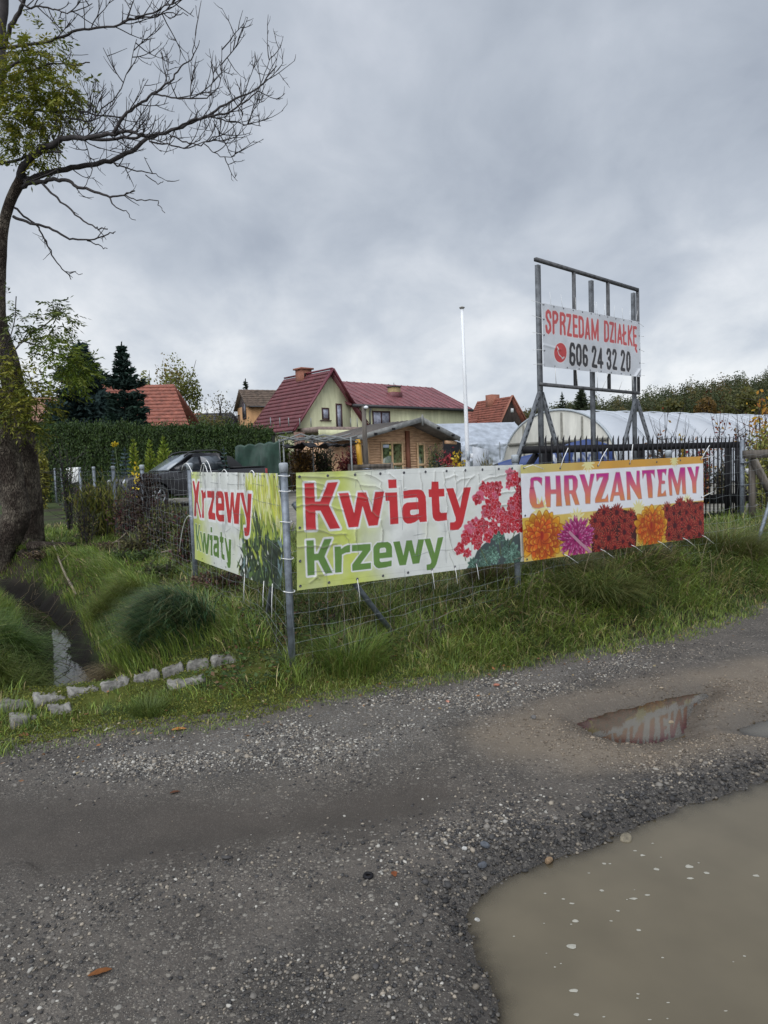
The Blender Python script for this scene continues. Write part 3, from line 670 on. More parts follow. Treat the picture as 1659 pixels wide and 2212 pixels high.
    def tie(s,pts,r=.0045):
        MB().tube(pts,r,5).build('cable_tie',M['rope'],s.o,smooth=True)
zo=lambda ox,oy,sc,pts:[((ox+x*sc)*.553,(oy+y*sc)*.553) for x,y in pts]
S=lambda pts:[(x*.553,y*.553) for x,y in pts]
RED=(.50,.030,.035); GRN=(.125,.235,.055); WHT=(.66,.67,.63)
def crack(A,pts,w,c=(.20,.19,.14),jit=.018,f=.75):
    V=np.array(pts,float); out=[V[0]]
    for p,q in zip(V[:-1],V[1:]):
        n=max(2,int(np.linalg.norm(q-p)/.05))
        for k in range(1,n+1): out.append(p+(q-p)*k/n+rng.normal(0,jit,2)*(k<n))
    out=np.array(out); ix=A.near(out,.04); d=sdf_line(A.X[ix],A.Y[ix],out); A.put(ix,(1-sstep(w*.5,w*1.6,d))*f,c)
    A.put(ix,(1-sstep(w,w*5,d))*.16,c)
    A.cr=getattr(A,'cr',[])+[out]
# --- Kwiaty / Krzewy
A1=Art(VR,S([(1146,1847),(2030,1815),(2040,2190),(1151,2304)]),.005,.05,WHT)
X,Y=A1.X,A1.Y
lime=np.array([.50,.56,.115]); lime2=np.array([.42,.47,.16]); nz=fbm(X*2.2,Y*2.2,101)
f=1-sstep(.55,1.15,X+.45*(nz-.5)+.18*(Y-1.2)); A1.col=A1.col*(1-f[:,None])+(lime+(lime2-lime)*sstep(.4,.65,fbm(X*4,Y*2,103))[:,None])*f[:,None]
f2=sstep(.5,.72,fbm(X*2.6+5,Y*3,107))*.28; A1.col=A1.col*(1-f2[:,None])+np.array([.56,.58,.36])*f2[:,None]
Z1=(1140,1840,.2170);Z2=(1480,1840,.2170);Z3=(1140,2070,.19289);Z4=(1420,2070,.19289)
A1.glyphs([zo(*Z1,[(175,222),(348,213),(368,548),(462,543),(598,208),(782,196),(618,612),(820,1024),(640,1038),(470,710),(376,713),(390,1052),(208,1055)])],[],RED,.021)
A1.glyphs([zo(*Z1,[(793,400),(968,390),(1070,755),(1137,383),(1285,380),(1383,740),(1448,375),(1612,366),(1495,972),(1333,986),(1222,628),(1145,1000),(972,1012)])],[],RED,.018)
A1.glyphs([zo(*Z2,[(113,155),(262,151),(270,305),(122,312)]),zo(*Z2,[(60,386),(276,380),(302,945),(152,957),(136,535),(68,537)])],[],RED,.012)
A1.glyphs([zo(*Z2,[(385,360),(500,338),(640,330),(700,335),(750,370),(785,450),(795,560),(810,905),(685,918),(668,868),(600,915),(520,942),(460,943),(410,915),(372,850),(362,760),(362,660),(395,600),(450,565),(655,552),(648,490),(620,472),(392,495)])],[zo(*Z2,[(510,710),(535,695),(662,687),(663,762),(575,788),(525,785),(510,760)])],RED,.012)
A1.glyphs([zo(*Z2,[(888,190),(1013,187),(1018,318),(1117,315),(1124,455),(1024,462),(1042,730),(1065,750),(1170,742),(1174,880),(1020,902),(960,890),(920,840),(905,760),(890,470),(842,470),(835,328),(884,326)])],[],RED,.012)
A1.glyphs([zo(*Z2,[(1148,312),(1283,306),(1405,660),(1465,296),(1598,290),(1462,920),(1430,1000),(1380,1050),(1300,1060),(1226,1058),(1226,922),(1300,915),(1330,890),(1325,830)])],[],RED,.012)
A1.glyphs([zo(*Z3,[(240,207),(392,197),(405,475),(480,467),(605,180),(760,166),(610,530),(772,860),(625,876),(485,606),(406,612),(412,898),(268,917)])],[],GRN,.018)
A1.glyphs([zo(*Z3,[(810,330),(938,322),(942,378),(1010,325),(1070,300),(1122,296),(1122,440),(1040,452),(960,490),(955,845),(822,855)]),],[],GRN,.014)
A1.glyphs([zo(*Z3,[(1158,296),(1537,272),(1540,395),(1338,672),(1545,652),(1545,775),(1167,817),(1163,693),(1372,413),(1160,428)])],[],GRN,.013)
A1.glyphs([zo(*Z4,[(140,380),(155,320),(220,248),(300,240),(430,233),(485,265),(515,330),(522,545),(270,572),(272,620),(290,638),(380,632),(512,607),(508,720),(380,752),(250,770),(195,745),(152,690),(145,600)])],[zo(*Z4,[(270,380),(290,360),(375,350),(395,375),(397,440),(270,458)])],GRN,.011)
A1.glyphs([zo(*Z4,[(537,232),(672,220),(748,505),(805,208),(920,200),(985,480),(1047,187),(1170,177),(1070,665),(935,682),(865,405),(800,698),(667,712)]),zo(*Z4,[(1168,177),(1288,165),(1378,460),(1440,150),(1557,135),(1420,680),(1375,760),(1320,800),(1220,808),(1216,692),(1290,680),(1312,650),(1310,600)])],[],GRN,.011)
# geraniums: leaves first, then flower heads
Z9=(1740,1800,.19894)
def uv(A,z,x,y): return A.vp.hit(*zo(*z,[(x,y)])[0])
pxm=.19894*.553/206.                                        # traced pixel -> metres at that distance
A1.glyphs([zo(*Z9,[(340,2120),(480,1960),(560,1760),(700,1620),(860,1500),(960,1350),(1080,1380),(1130,1600),(1250,1500),(1395,1400),(1420,1900),(1400,2000)])],[],(.055,.075,.075),0)
for (x,y,r) in [(980,1480,140),(1240,1800,190),(860,1780,120),(1150,1640,110),(480,2020,120),(730,1980,150),(920,1900,110),(1330,1900,130),(600,2090,110),(1180,2010,110),(690,1830,90),(1100,1780,90)]:
    cx,cz=uv(A1,Z9,x,y); R=r*pxm*1.05; g_=rng.uniform(.55,1.35); cc=np.array([.11,.20,.155])*g_
    for k in range(9):
        an=k*.698+rng.uniform(-.1,.1); A1.ell(cx+R*.5*math.cos(an),cz+R*.5*math.sin(an),R*.62,R*.30,an,cc*(.45+.3*(k%2)),cc*1.7)
    for k in range(7): 
        an=k*.9; A1.ell(cx+R*.42*math.cos(an),cz+R*.42*math.sin(an),R*.42,R*.022,an,cc*2.1)
for (pts) in ([(880,1150),(930,1300)],[(740,1060),(880,1180)],[(950,960),(880,1180)],[(1000,1600),(1030,1850)],[(540,1500),(620,1700)],[(620,1700),(760,2000)],[(1180,1280),(1280,1420)],[(1340,1340),(1280,1420)],[(1290,1420),(1200,1640)],[(300,1780),(340,1950)],[(860,640),(760,800)],[(700,740),(770,830)],[(1270,480),(1330,600)]):
    A1.stroke([zo(*Z9,pts)],.006,(.09,.11,.05))
def bloom(A,cx,cz,R,rings,n0,pl,pw,cb,ct,line,heart=None,hr=.2,sx=1.):
    for L in range(rings):
        fr=1-L/rings; m_=max(5,int(n0*(.35+.65*fr))); ph_=rng.uniform(0,6)
        for k in range(m_):
            an=ph_+k*6.283/m_+rng.uniform(-.12,.12); rr=R*(fr*.72+.06)*rng.uniform(.92,1.08); x=cx+math.cos(an)*rr*sx; z=cz+math.sin(an)*rr; l=R*pl*rng.uniform(.85,1.15)*math.sqrt(sx); w_=R*pw*rng.uniform(.85,1.2)*math.sqrt(sx); a2=an+rng.uniform(-.25,.25); f=.65+.5*rng.random()
            A.ell(x,z,l*1.12,w_*1.28,a2,line); A.ell(x,z,l,w_,a2,np.array(cb)*f,np.array(ct)*(.8+.35*rng.random()))
    if heart is not None: A.ell(cx,cz,R*hr*sx,R*hr,0,heart,np.array(heart)*1.8)
def petalflower(A,cx,cz,R,n,cin,cout,layers,eye=None,asp=.42,jit=.15,z0=0):
    for L in range(layers):
        fr=1-L/layers; m_=max(5,int(n*(.45+.55*fr))); ph_=rng.uniform(0,6)
        for k in range(m_):
            an=ph_+k*6.283/m_+rng.uniform(-.12,.12); rr=R*fr*(1+rng.uniform(-jit,jit)); l=rr*.62; cx_=cx+math.cos(an)*rr*.55; cz_=cz+math.sin(an)*rr*.55
            w_=max(rr*asp*2.2/ max(1,m_/6.)*.9,.004); t_=rng.random(); ci=np.array(cin)*(.55+.6*t_); co=np.array(cout)*(.75+.45*rng.random())
            A.ell(cx_,cz_,l,w_,an,ci,co)
    if eye is not None: A.ell(cx,cz,R*.16,R*.16,0,eye)
GR=(.42,.018,.035); GP=(.55,.12,.2)
for (x,y,r,pk) in [(760,570,120,0),(610,690,100,1),(960,560,110,0),(870,700,70,1),(820,920,130,0),(700,1000,80,1),(940,880,90,0),(1040,1100,110,0),(1010,1000,80,1),(1270,1180,140,0),(1110,1290,100,0),(1270,960,110,0),(1330,700,120,0),(1240,830,90,1),(1330,400,110,0),(1250,320,100,1),(1190,460,70,1),(500,1260,100,1),(640,1290,110,0),(740,1290,70,0),(400,1440,120,1),(570,1420,100,0),(880,1320,100,0),(760,1440,80,1),(250,1680,90,1),(390,1790,70,1),(520,1600,80,0),(600,1560,70,0),(1350,1250,90,0),(1380,560,90,0),(320,1560,60,0),(1370,900,90,0)]:
    cx,cz=uv(A1,Z9,x,y); R=r*pxm*1.55
    for q in range(4):
        ox,oz=rng.uniform(-.5,.5,2)*R; a0=rng.uniform(0,6.28); rr=R*rng.uniform(.55,.8)
        for k in range(5):
            an=a0+k*1.2566+rng.uniform(-.2,.2); x_=cx+ox+math.cos(an)*rr*.5; z_=cz+oz+math.sin(an)*rr*.5; l=rr*rng.uniform(.5,.72); w_=rr*rng.uniform(.36,.52); light=pk and q%2==0
            A1.ell(x_,z_,l*1.10,w_*1.14,an,(.58,.20,.25)); A1.ell(x_,z_,l,w_,an,np.array((.50,.07,.13) if light else (.40,.012,.022))*rng.uniform(.65,1.2),(.62,.22,.28) if light else (.50,.035,.05))
        A1.ell(cx+ox,cz+oz,rr*.16,rr*.10,a0,(.62,.36,.38))
for ptsz in ([(1,1.66),(1.02,1.45)],): pass
cz_=lambda zz,pts:[VR.hit(*p) for p in zo(*zz,pts)]
for zz,pts,w_ in [(Z1,[(40,95),(300,110),(480,120),(840,108),(1110,155)],.0032),(Z1,[(1110,155),(1170,250),(1230,380),(1390,600),(1390,720),(1510,820)],.0032),(Z1,[(1180,250),(1450,275),(1560,345)],.0022),(Z1,[(1280,60),(1450,120),(1560,200),(1570,350)],.0026),(Z1,[(40,300),(340,300),(480,350),(540,352)],.0028),(Z1,[(30,470),(400,460),(640,460),(980,440),(1160,470),(1300,500)],.0028),(Z1,[(20,640),(120,612),(600,605)],.004),(Z1,[(640,630),(870,700)],.0024),(Z1,[(30,1085),(250,1055),(420,1055),(640,1130),(930,1130)],.004),(Z1,[(110,130),(180,190),(340,205),(520,250),(560,300)],.0024),(Z1,[(200,690),(340,735),(420,800)],.0024),
    (Z1,[(1105,1020),(1100,1240)],.0022),(Z1,[(1550,880),(1570,1000),(1575,1240)],.0026),(Z2,[(380,90),(390,300),(430,320)],.0022),(Z2,[(950,10),(940,190)],.0028),(Z2,[(1100,20),(1130,180),(1150,310)],.0028),(Z2,[(1300,20),(1330,200),(1330,420)],.0025),(Z2,[(1465,5),(1470,290)],.0028),(Z2,[(680,30),(720,330)],.0022),(Z2,[(1655,90),(1520,250),(1370,510)],.0024),(Z2,[(1130,140),(1350,90)],.002),(Z2,[(1340,200),(1600,120)],.002),(Z2,[(820,905),(800,1200)],.0026),(Z2,[(1175,880),(1190,1080),(1230,1240)],.0024),(Z2,[(310,300),(350,690)],.0022),(Z2,[(130,50),(240,140)],.002),(Z2,[(1160,390),(1170,740)],.002),
    (Z9,[(600,470),(780,340),(1010,290),(1300,225)],.0028),(Z9,[(580,260),(605,460)],.0022),(Z9,[(1010,640),(1300,600)],.0024),(Z9,[(990,880),(1170,860)],.002),(Z9,[(0,1400),(80,1760),(150,1800)],.0022),(Z9,[(10,1800),(140,2150)],.0024),(Z3,[(40,345),(250,320),(420,315),(700,320),(840,270)],.004),(Z3,[(420,960),(480,900),(620,880)],.003),(Z3,[(320,1050),(400,990),(500,985)],.003),(Z3,[(1000,80),(1080,180),(1110,280)],.0026),(Z3,[(1250,0),(1240,220),(1270,280),(1290,480)],.0022),(Z4,[(320,0),(310,220)],.0022)]:
    crack(A1,cz_(zz,pts),w_*.8,jit=.006,f=.62)
dn=sstep(.52,.7,fbm(X*7,Y*5,111))*.22; A1.col*=(1-dn*.5)[:,None]
hem=np.abs(A1.b-.045)<.004; A1.col[hem]*=.86; hem=np.abs(A1.b-.955)<.004; A1.col[hem]*=.86
cr_all=A1.cr
def wr1(X,Y,a,b_):
    z=.012*(fbm(X*1.8,Y*2.5,121)-.5)+.006*(fbm(X*7,Y*7,122)-.5)
    for V in cr_all:
        lo_=V.min(0)-.04; hi_=V.max(0)+.04; ix=np.nonzero((X>lo_[0])&(X<hi_[0])&(Y>lo_[1])&(Y<hi_[1]))[0]
        z[ix]+=.0045*np.exp(-(sdf_line(X[ix],Y[ix],V)/.012)**2)
    return z-.012*np.sin(math.pi*a)*0+.02*(b_>.98)*0
b1=A1.build('vinyl_banner','wide creased lime and white banner reading Kwiaty Krzewy with geraniums','',wr1)
A1.eyelets([(x,.035) for x in (.012,.115,.22,.32,.42,.515,.61,.70,.785,.868,.94)]+[(x,.965) for x in (.012,.115,.222,.325,.43,.535,.64,.745,.86,.965)]+[(.012,.47),(.012,.75)])
for a_,l_ in ((.222,.20),(.535,.19),(.64,.17),(.745,.16)):
    p=A1.at(a_,.965); A1.tie([p,p+VR.n*.012+[.003,0,-l_*.4],p+VR.n*.015+[.012,0,-l_]],.0032)
u,_z=VR.hit(800,1265)
# --- CHRYZANTEMY
A2=Art(VR,S([(2010,1818),(2722,1783),(2727,2096),(2025,2192)]),.006,.085,(.70,.70,.72))
X,Y=A2.X,A2.Y
Ztop=VR.hit(*S([(2014,1838)])[0])[1]; 
bt=A2.b; nz=fbm(X*3,Y*3,131)
mm=A2.mask(-(bt-.088)*A2.Hh); mm=1-sstep(.083,.09,bt); g_=np.clip((X-2.7)/1.4,0,1)[:,None]
A2.put(np.arange(len(X)),mm,np.array([.52,.47,.17])*(1-g_)+np.array([.55,.29,.05])*g_)
bot=.545+.02*np.sin(0*X); m2=sstep(bot-.006,bot+.002,bt); A2.put(np.arange(len(X)),m2,np.array([.58,.42,.10])+np.array([.06,.12,.10])*((nz-.5)*2)[:,None])
for (x,y,r) in [(2275,1810,20),(2610,1800,16),(2090,1990,26),(2230,2030,26),(2470,1990,24),(2660,1960,20)]:
    c=VR.hit(x*.553,y*.553); 
    for k in range(13): 
        an=k*.483; A2.ell(c[0]+math.cos(an)*r*.0028,c[1]+math.sin(an)*r*.0028,r*.003,r*.0007,an,(.66,.60,.28),(.68,.66,.45))
g2=lambda x,y:(lambda t_:np.array([.42,.015,.22])*(1-np.clip(t_*2,0,1))[:,None]+np.array([.60,.15,.13])*(np.clip(t_*2,0,1)-np.clip(t_*2-1,0,1))[:,None]+np.array([.58,.27,.03])*np.clip(t_*2-1,0,1)[:,None])(np.clip((1.56-y)/.40,0,1))
Z6=(2000,1790,.22905);Z7=(2360,1790,.22905)
sh=lambda pts:[(x+5,y+9) for x,y in pts]
CH=[(Z6,[(203,370),(225,335),(290,315),(360,318),(412,335),(402,465),(370,420),(325,380),(270,385),(268,470),(300,600),(320,690),(322,775),(370,780),(412,700),(448,820),(360,848),(290,845),(240,820),(205,750),(192,640),(203,480)],None),
(Z6,[(460,308),(545,305),(560,530),(648,528),(640,297),(722,295),(735,560),(750,810),(650,815),(652,600),(560,605),(555,828),(490,830),(460,640)],None),
(Z6,[(787,292),(930,285),(985,305),(1018,370),(1018,480),(985,560),(1052,785),(975,790),(905,600),(880,602),(898,798),(818,802),(787,600)],[(868,352),(925,348),(935,400),(935,540),(878,545)]),
(Z6,[(1045,277),(1135,272),(1205,490),(1235,265),(1308,262),(1240,560),(1235,768),(1152,772),(1145,600)],None),
(Z6,[(1332,262),(1550,248),(1545,350),(1425,690),(1490,685),(1535,600),(1545,740),(1318,755),(1318,690),(1455,320),(1395,325),(1340,400)],None),
(Z7,[(97,237),(168,235),(255,710),(178,715),(160,628),(70,635),(42,730),(-7,735)],[(122,400),(145,570),(90,578)]),
(Z7,[(273,227),(345,225),(447,470),(450,215),(502,212),(505,400),(540,685),(478,690),(335,440),(350,702),(288,705),(283,450)],None),
(Z7,[(537,208),(755,195),(755,345),(725,270),(690,255),(720,500),(720,670),(648,672),(608,260),(580,265),(552,355)],None),
(Z7,[(792,190),(960,180),(945,295),(915,240),(885,245),(880,380),(932,382),(932,430),(868,440),(868,600),(895,598),(942,535),(955,637),(800,655),(825,400)],None),
(Z7,[(998,175),(1062,170),(1148,440),(1195,158),(1280,157),(1295,605),(1233,608),(1218,330),(1170,615),(1130,620),(1045,320),(1055,630),(1010,632),(985,310)],None),
(Z7,[(1312,150),(1385,150),(1448,330),(1462,140),(1520,137),(1470,400),(1468,590),(1408,592),(1395,400)],None)]
for z_,p,h in CH: A2.glyphs([zo(*z_,sh(p))],[zo(*z_,sh(h))] if h else [],(.36,.30,.30))
for z_,p,h in CH: A2.glyphs([zo(*z_,p)],[zo(*z_,h)] if h else [],g2,edge=(.50,.16,.16))
Z10=(1990,1960,.45208); pm=.45208*.553/167.
F2=lambda x,y:VR.hit(*zo(*Z10,[(x,y)])[0])
A2.glyphs([zo(*Z10,[(640,170),(720,60),(860,50),(1000,80),(1060,130),(1040,400),(660,440)]),zo(*Z10,[(1270,90),(1400,0),(1640,0),(1640,300),(1310,340)])],[],(.045,.006,.008))
rd=[(690,160,70),(770,90,70),(880,90,75),(1000,110,55),(760,190,70),(845,180,60),(945,160,60),(700,300,70),(810,310,85),(945,260,80),(1000,210,55),(650,250,50),(720,390,60),(860,390,60),(990,360,60),(930,340,60)]
rd2=[(1310,60,60),(1420,20,65),(1370,100,60),(1500,30,65),(1480,90,65),(1560,80,60),(1380,200,85),(1500,220,90),(1600,50,60),(1600,180,80),(1330,150,60),(1440,150,50),(1590,280,70),(1410,300,60),(1330,280,60),(1640,120,60),(1500,310,50)]
for x,y,r in rd+rd2:
    c=F2(x,y); rm=abs(F2(x,y-r)[1]-c[1]); bloom(A2,c[0],c[1],rm*.98,3,17,.30,.085,(.25,.015,.014),(.60,.15,.085),(.055,.006,.007),(.05,.006,.010),.28,1.22)
for x,y,r in [(235,300,200),(1175,210,165)]:
    c=F2(x,y); rm=abs(F2(x,y-r)[1]-c[1])*.92; bloom(A2,c[0],c[1],rm*1.12,3,18,.28,.17,(.56,.22,.012),(.66,.40,.04),(.34,.09,.01),sx=1.3); bloom(A2,c[0],c[1]-rm*.1,rm*.95,4,15,.27,.145,(.50,.085,.012),(.62,.27,.03),(.26,.03,.01),sx=1.3); A2.ell(c[0],c[1]+rm*.08,rm*.13,rm*.2,0,(.30,.02,.01),(.5,.08,.02))
c=F2(530,310); bloom(A2,c[0],c[1],abs(F2(530,145)[1]-c[1])*1.1,6,28,.27,.060,(.34,.012,.13),(.60,.20,.38),(.12,.003,.05),(.09,.004,.04),.14,1.25)
A2.stroke([zo(*Z10,[(470,260),(560,350),(650,430)])],.018,(.42,.22,.28))
def wr2(X,Y,a,b_):
    z=.014*(fbm(X*1.4,Y*2.,141)-.5)+.004*(fbm(X*6,Y*6,142)-.5)
    for e_ in np.linspace(.08,1,6): z+=.006*np.exp(-((a-e_)/.02)**2)*np.exp(-b_/.2)
    u_=(X-X.min()); ln=np.abs((u_-.02)-(1.70-Y)*.55)/.03; z+=.008*np.exp(-ln**2)*(Y>1.45)
    return z
b2=A2.build('vinyl_banner','white banner reading CHRYZANTEMY above orange, pink and dark red blossoms','',wr2)
A2.eyelets([(.012,.03),(.18,.05),(.37,.045),(.545,.04),(.70,.04),(.85,.035),(.985,.03),(.012,.52),(.985,.5)]+[(x,.975) for x in (.012,.185,.37,.54,.70,.855,.985)],.012)
for a_ in (.185,.37,.54,.70,.855,.985):
    p=A2.at(a_,.975); l_=.18+.05*rng.random(); A2.tie([p,p+VR.n*.03+VR.d*.03+[0,0,-.02],p+VR.n*.05+VR.d*l_*.95+[0,0,-l_*.62]],.0035)
for a_,dx,dz in ((.18,.10,.22),(.37,.13,.20),(.545,.02,.24),(.985,.15,.20)):
    p=A2.at(a_,.05); A2.tie([p,p+VR.n*.02+VR.d*dx*.35+[0,0,dz*.5],p+VR.n*.03+VR.d*dx+[0,0,dz]],.0042)
for b_,dx,dz in ((.03,.30,.03),(.5,.26,.06)):
    p=A2.at(.985,b_); A2.tie([p,p+VR.n*.01+VR.d*dx+[0,0,dz]],.0042)
p=A2.at(.012,.03); A2.tie([p,p+VR.n*.05+VR.d*.08+[0,0,.03],p+VR.n*.04+VR.d*.25+[0,0,-.02]],.004)
# --- Krzewy / Kwiaty on the ditch side
A3=Art(VL,S([(766,1843),(1107,1848),(1119,2304),(777,2182)]),.006,-.05,(.60,.61,.57))
A3.off=.05*np.sign(-VL.n@np.array([0,1,0])) if False else A3.off
# VL.n points to +x side (inside the garden); the banner hangs on the ditch side, so its offset is negative
X,Y=A3.X,A3.Y; nz=fbm(X*2.2,Y*2.2,151)
f=sstep(2.1,2.75,X+.5*(nz-.5)+.35*(1.0-Y)); A3.col=A3.col*(1-f[:,None])+np.array([.46,.52,.13])*f[:,None]
f=sstep(.45,.7,fbm(X*3,Y*4,153))*.3; A3.col=A3.col*(1-f[:,None])+np.array([.52,.55,.32])*f[:,None]
# shrub: u grows away from the corner, so the plant stands at small u
xs_=X.max(); 
for i in range(900):
    t_=rng.random(); zc=.68+1.02*t_
    uc=rng.uniform(.03,1.12)*(1 if t_>.45 else rng.uniform(.6,1.15)); 
    if t_>.72 and uc>.85: continue
    if t_<.42:
        c=np.array([[.015,.022,.014],[.03,.045,.03],[.05,.08,.04],[.10,.16,.05],[.30,.36,.06],[.13,.19,.2]][rng.choice(6,p=[.36,.24,.16,.12,.07,.05])]); A3.ell(uc,zc,rng.uniform(.05,.12),rng.uniform(.012,.028),rng.uniform(.2,2.9),c,c*1.5,.95)
    elif t_<.62:
        c=np.array([[.03,.045,.02],[.12,.19,.05],[.30,.38,.06],[.40,.46,.08]][rng.integers(0,4)]); A3.ell(uc,zc,rng.uniform(.07,.15),rng.uniform(.012,.022),rng.uniform(1.0,2.2),c,c*1.3,.95)
    else:
        c=np.array([[.48,.50,.07],[.55,.55,.12],[.36,.42,.08],[.60,.60,.30],[.30,.30,.06]][rng.integers(0,5)]); A3.ell(uc,zc,rng.uniform(.07,.17),rng.uniform(.009,.018),rng.uniform(1.25,1.95),c,c*1.15,.9)
A3.stroke([zo(760,1840,.18081,[(1030,60),(1035,250),(1030,410)])],.012,(.22,.17,.11))
Z5=(760,1840,.18081)
for ps,hs in [([[(55,212),(85,210),(125,500),(120,700),(125,970),(80,970),(90,560)],[(128,330),(150,220),(188,215),(165,510),(158,640),(240,1005),(205,995),(138,680),(105,690),(105,500)]],[]),
 ([[(222,412),(278,412),(290,470),(335,408),(345,575),(300,585),(292,640),(300,1010),(248,1005),(258,740),(240,500)]],[]),
 ([[(365,420),(520,428),(527,560),(478,888),(548,905),(555,1055),(405,1030),(392,900),(478,575),(375,568)]],[]),
 ([[(560,480),(580,430),(660,425),(710,440),(735,500),(747,620),(747,850),(625,850),(635,930),(660,938),(745,935),(743,1085),(650,1085),(600,1050),(568,950),(560,700)]],[[(615,590),(630,575),(678,580),(687,693),(618,690)]]),
 ([[(750,445),(815,448),(855,850),(885,455),(935,455),(955,850),(1000,460),(1085,465),(1050,1140),(945,1130),(908,740),(875,1115),(820,1105)],[(1080,462),(1165,462),(1250,900),(1265,478),(1340,485),(1310,1250),(1290,1370),(1240,1403),(1190,1390),(1170,1215),(1225,1215),(1242,1170),(1225,1000)]],[])]:
    A3.glyphs([zo(*Z5,p) for p in ps],[zo(*Z5,p) for p in hs],(.46,.028,.03),.03)
for ps,hs in [([[(105,1130),(135,1140),(165,1695),(143,1690)],[(182,1160),(208,1158),(170,1430),(235,1730),(205,1715),(145,1430)]],[]),
 ([[(208,1305),(240,1308),(275,1560),(285,1325),(330,1330),(355,1590),(385,1345),(430,1350),(390,1790),(345,1780),(305,1510),(305,1755),(275,1745)]],[]),
 ([[(445,1200),(475,1205),(482,1320),(448,1315)],[(425,1372),(490,1378),(492,1820),(450,1815),(452,1490),(430,1485)]],[]),
 ([[(512,1380),(590,1385),(625,1440),(635,1870),(605,1865),(590,1840),(540,1835),(515,1780),(510,1620),(530,1560),(590,1550),(590,1490),(515,1490)]],[[(545,1680),(560,1660),(592,1660),(592,1730),(565,1745),(545,1730)]]),
 ([[(660,1305),(692,1308),(697,1410),(735,1420),(732,1545),(705,1545),(710,1780),(750,1800),(757,1915),(710,1905),(680,1860),(665,1530),(645,1525),(643,1405),(662,1405)]],[]),
 ([[(750,1435),(785,1440),(835,1730),(835,1460),(888,1470),(880,1985),(865,2090),(815,2080),(790,1960),(818,1960)]],[])]:
    A3.glyphs([zo(*Z5,p) for p in ps],[zo(*Z5,p) for p in hs],(.10,.19,.04),.008)
A3.col*=(1-.25*sstep(.5,.7,fbm(X*6,Y*4,157)))[:,None]
def wr3(X,Y,a,b_):
    z=-.02*(fbm(X*1.6,Y*1.2,161)-.5)-.010*np.sin(X*9)*np.exp(-b_/.25)-.008*(fbm(X*6,Y*3,162)-.5)
    for e_ in np.linspace(.05,.95,11): z+=.012*np.exp(-((a-e_)/.012)**2)*np.exp(-b_/.12)
    return z+.03*np.exp(-((a-1)/.06)**2)*np.sin(b_*3.1)
b3=A3.build('vinyl_banner','lime banner reading Krzewy Kwiaty with a shrub picture, facing the ditch','',wr3)
A3.at_=A3.at
A3.at=lambda a_,b_:A3.at_(a_,b_)-VL.n*.004
A3.eyelets([(x,.03) for x in (.02,.12,.21,.30,.41,.50,.59,.69,.79,.88,.97)]+[(x,.965) for x in (.12,.3,.45,.6,.75,.9)],.012)
for a_,l_,h_ in ((.02,.55,.11),(.12,.36,.14),(.30,.40,.17),(.50,.26,.07),(.79,.20,.06)):
    p=A3.at(a_,.03); q=p+VL.d*l_*(1 if a_<.05 else -1 if a_<.2 else 1)+[0,0,-.02 if a_>.05 else .06]
    A3.tie([p*(1-s)+q*s+np.array([0,0,4*h_*s*(1-s)]) for s in np.linspace(0,1,9)],.0045)
p=A3.at(.01,.5); A3.tie([p+VL.d*s*.75-VL.n*.03+np.array([0,0,.05*math.sin(s*2)-.55*s*s]) for s in np.linspace(0,1,7)],.0045)
for a_,l_ in ((.66,.28),(.86,.24),(.93,.3)):
    p=A3.at(a_,.965); A3.tie([p,p-VL.n*.02+[.006,0,-l_*.5],p-VL.n*.01+[-.01,0,-l_]],.0035)

# ---------------------------------------------------------------- billboard frame on three legs
BB0=at(1167,830,12.6); bbr=None
# direction: same height at both ends of the lower rail
def solve_dir(p0,pz,x1,y1):
    best=None
    for Y in np.linspace(10,40,3001):
        q=at(x1,y1,Y)
        if best is None or abs(q[2]-pz)<best[0]: best=(abs(q[2]-pz),q)
    return best[1]
q_=solve_dir(BB0,BB0[2],1375,849); BD=q_-BB0; VB=VP(BB0,BD)
hb=lambda x,y:VB.hit(x,y)
uR=hb(1374,760)[0]; zTop=.5*(hb(1158,562)[1]+hb(1377,619)[1]); zBot=BB0[2]; uL=hb(1163,700)[0]; uR2=hb(1376,740)[0]
bz=Hs(BB0[0],BB0[1])
bb=thing('billboard_frame','tall open steel frame on braced legs behind the black gate','billboard frame',VB.pt((uL+uR2)/2,bz))
mb=MB(); mb.bar(VB.pt(uL-.06,zTop-.03,0),VB.pt(uR2+.06,zTop-.03,0),.06,.06); mb.build('top_rail',M['steel_dark'],bb)
mb=MB(); mb.bar(VB.pt(uL+.02,zBot,0.0),VB.pt(uR2+.06,zBot,0.0),.06,.06); mb.build('bottom_rail',M['steel_dark'],bb)
VBL=VP(VB.p-VB.n*.12,VB.d)
for u_,w_ in ((VBL.hit(1164,700)[0],.085),(VBL.hit(1278,700)[0],.085),(VBL.hit(1369,750)[0],.08)):
    b_=VBL.pt(u_,0); MB().bar([b_[0],b_[1],Hs(b_[0],b_[1])-.2],VBL.pt(u_,zTop-.065),w_,.07,VB.n).build('leg',M['leg'],bb)
MB().bar(VB.pt(uR2+.05,zBot+.031,0),VB.pt(uR2+.05,zTop-.061,0),.05,.05,VB.n).build('side_rail',M['steel_dark'],bb)
for x_ in (1241,1314):
    u_=hb(x_,700)[0]; MB().bar(VB.pt(u_,zBot+.031,0),VB.pt(u_,zTop-.061,0),.06,.05,VB.n).build('upright',M['steel_dark'],bb)
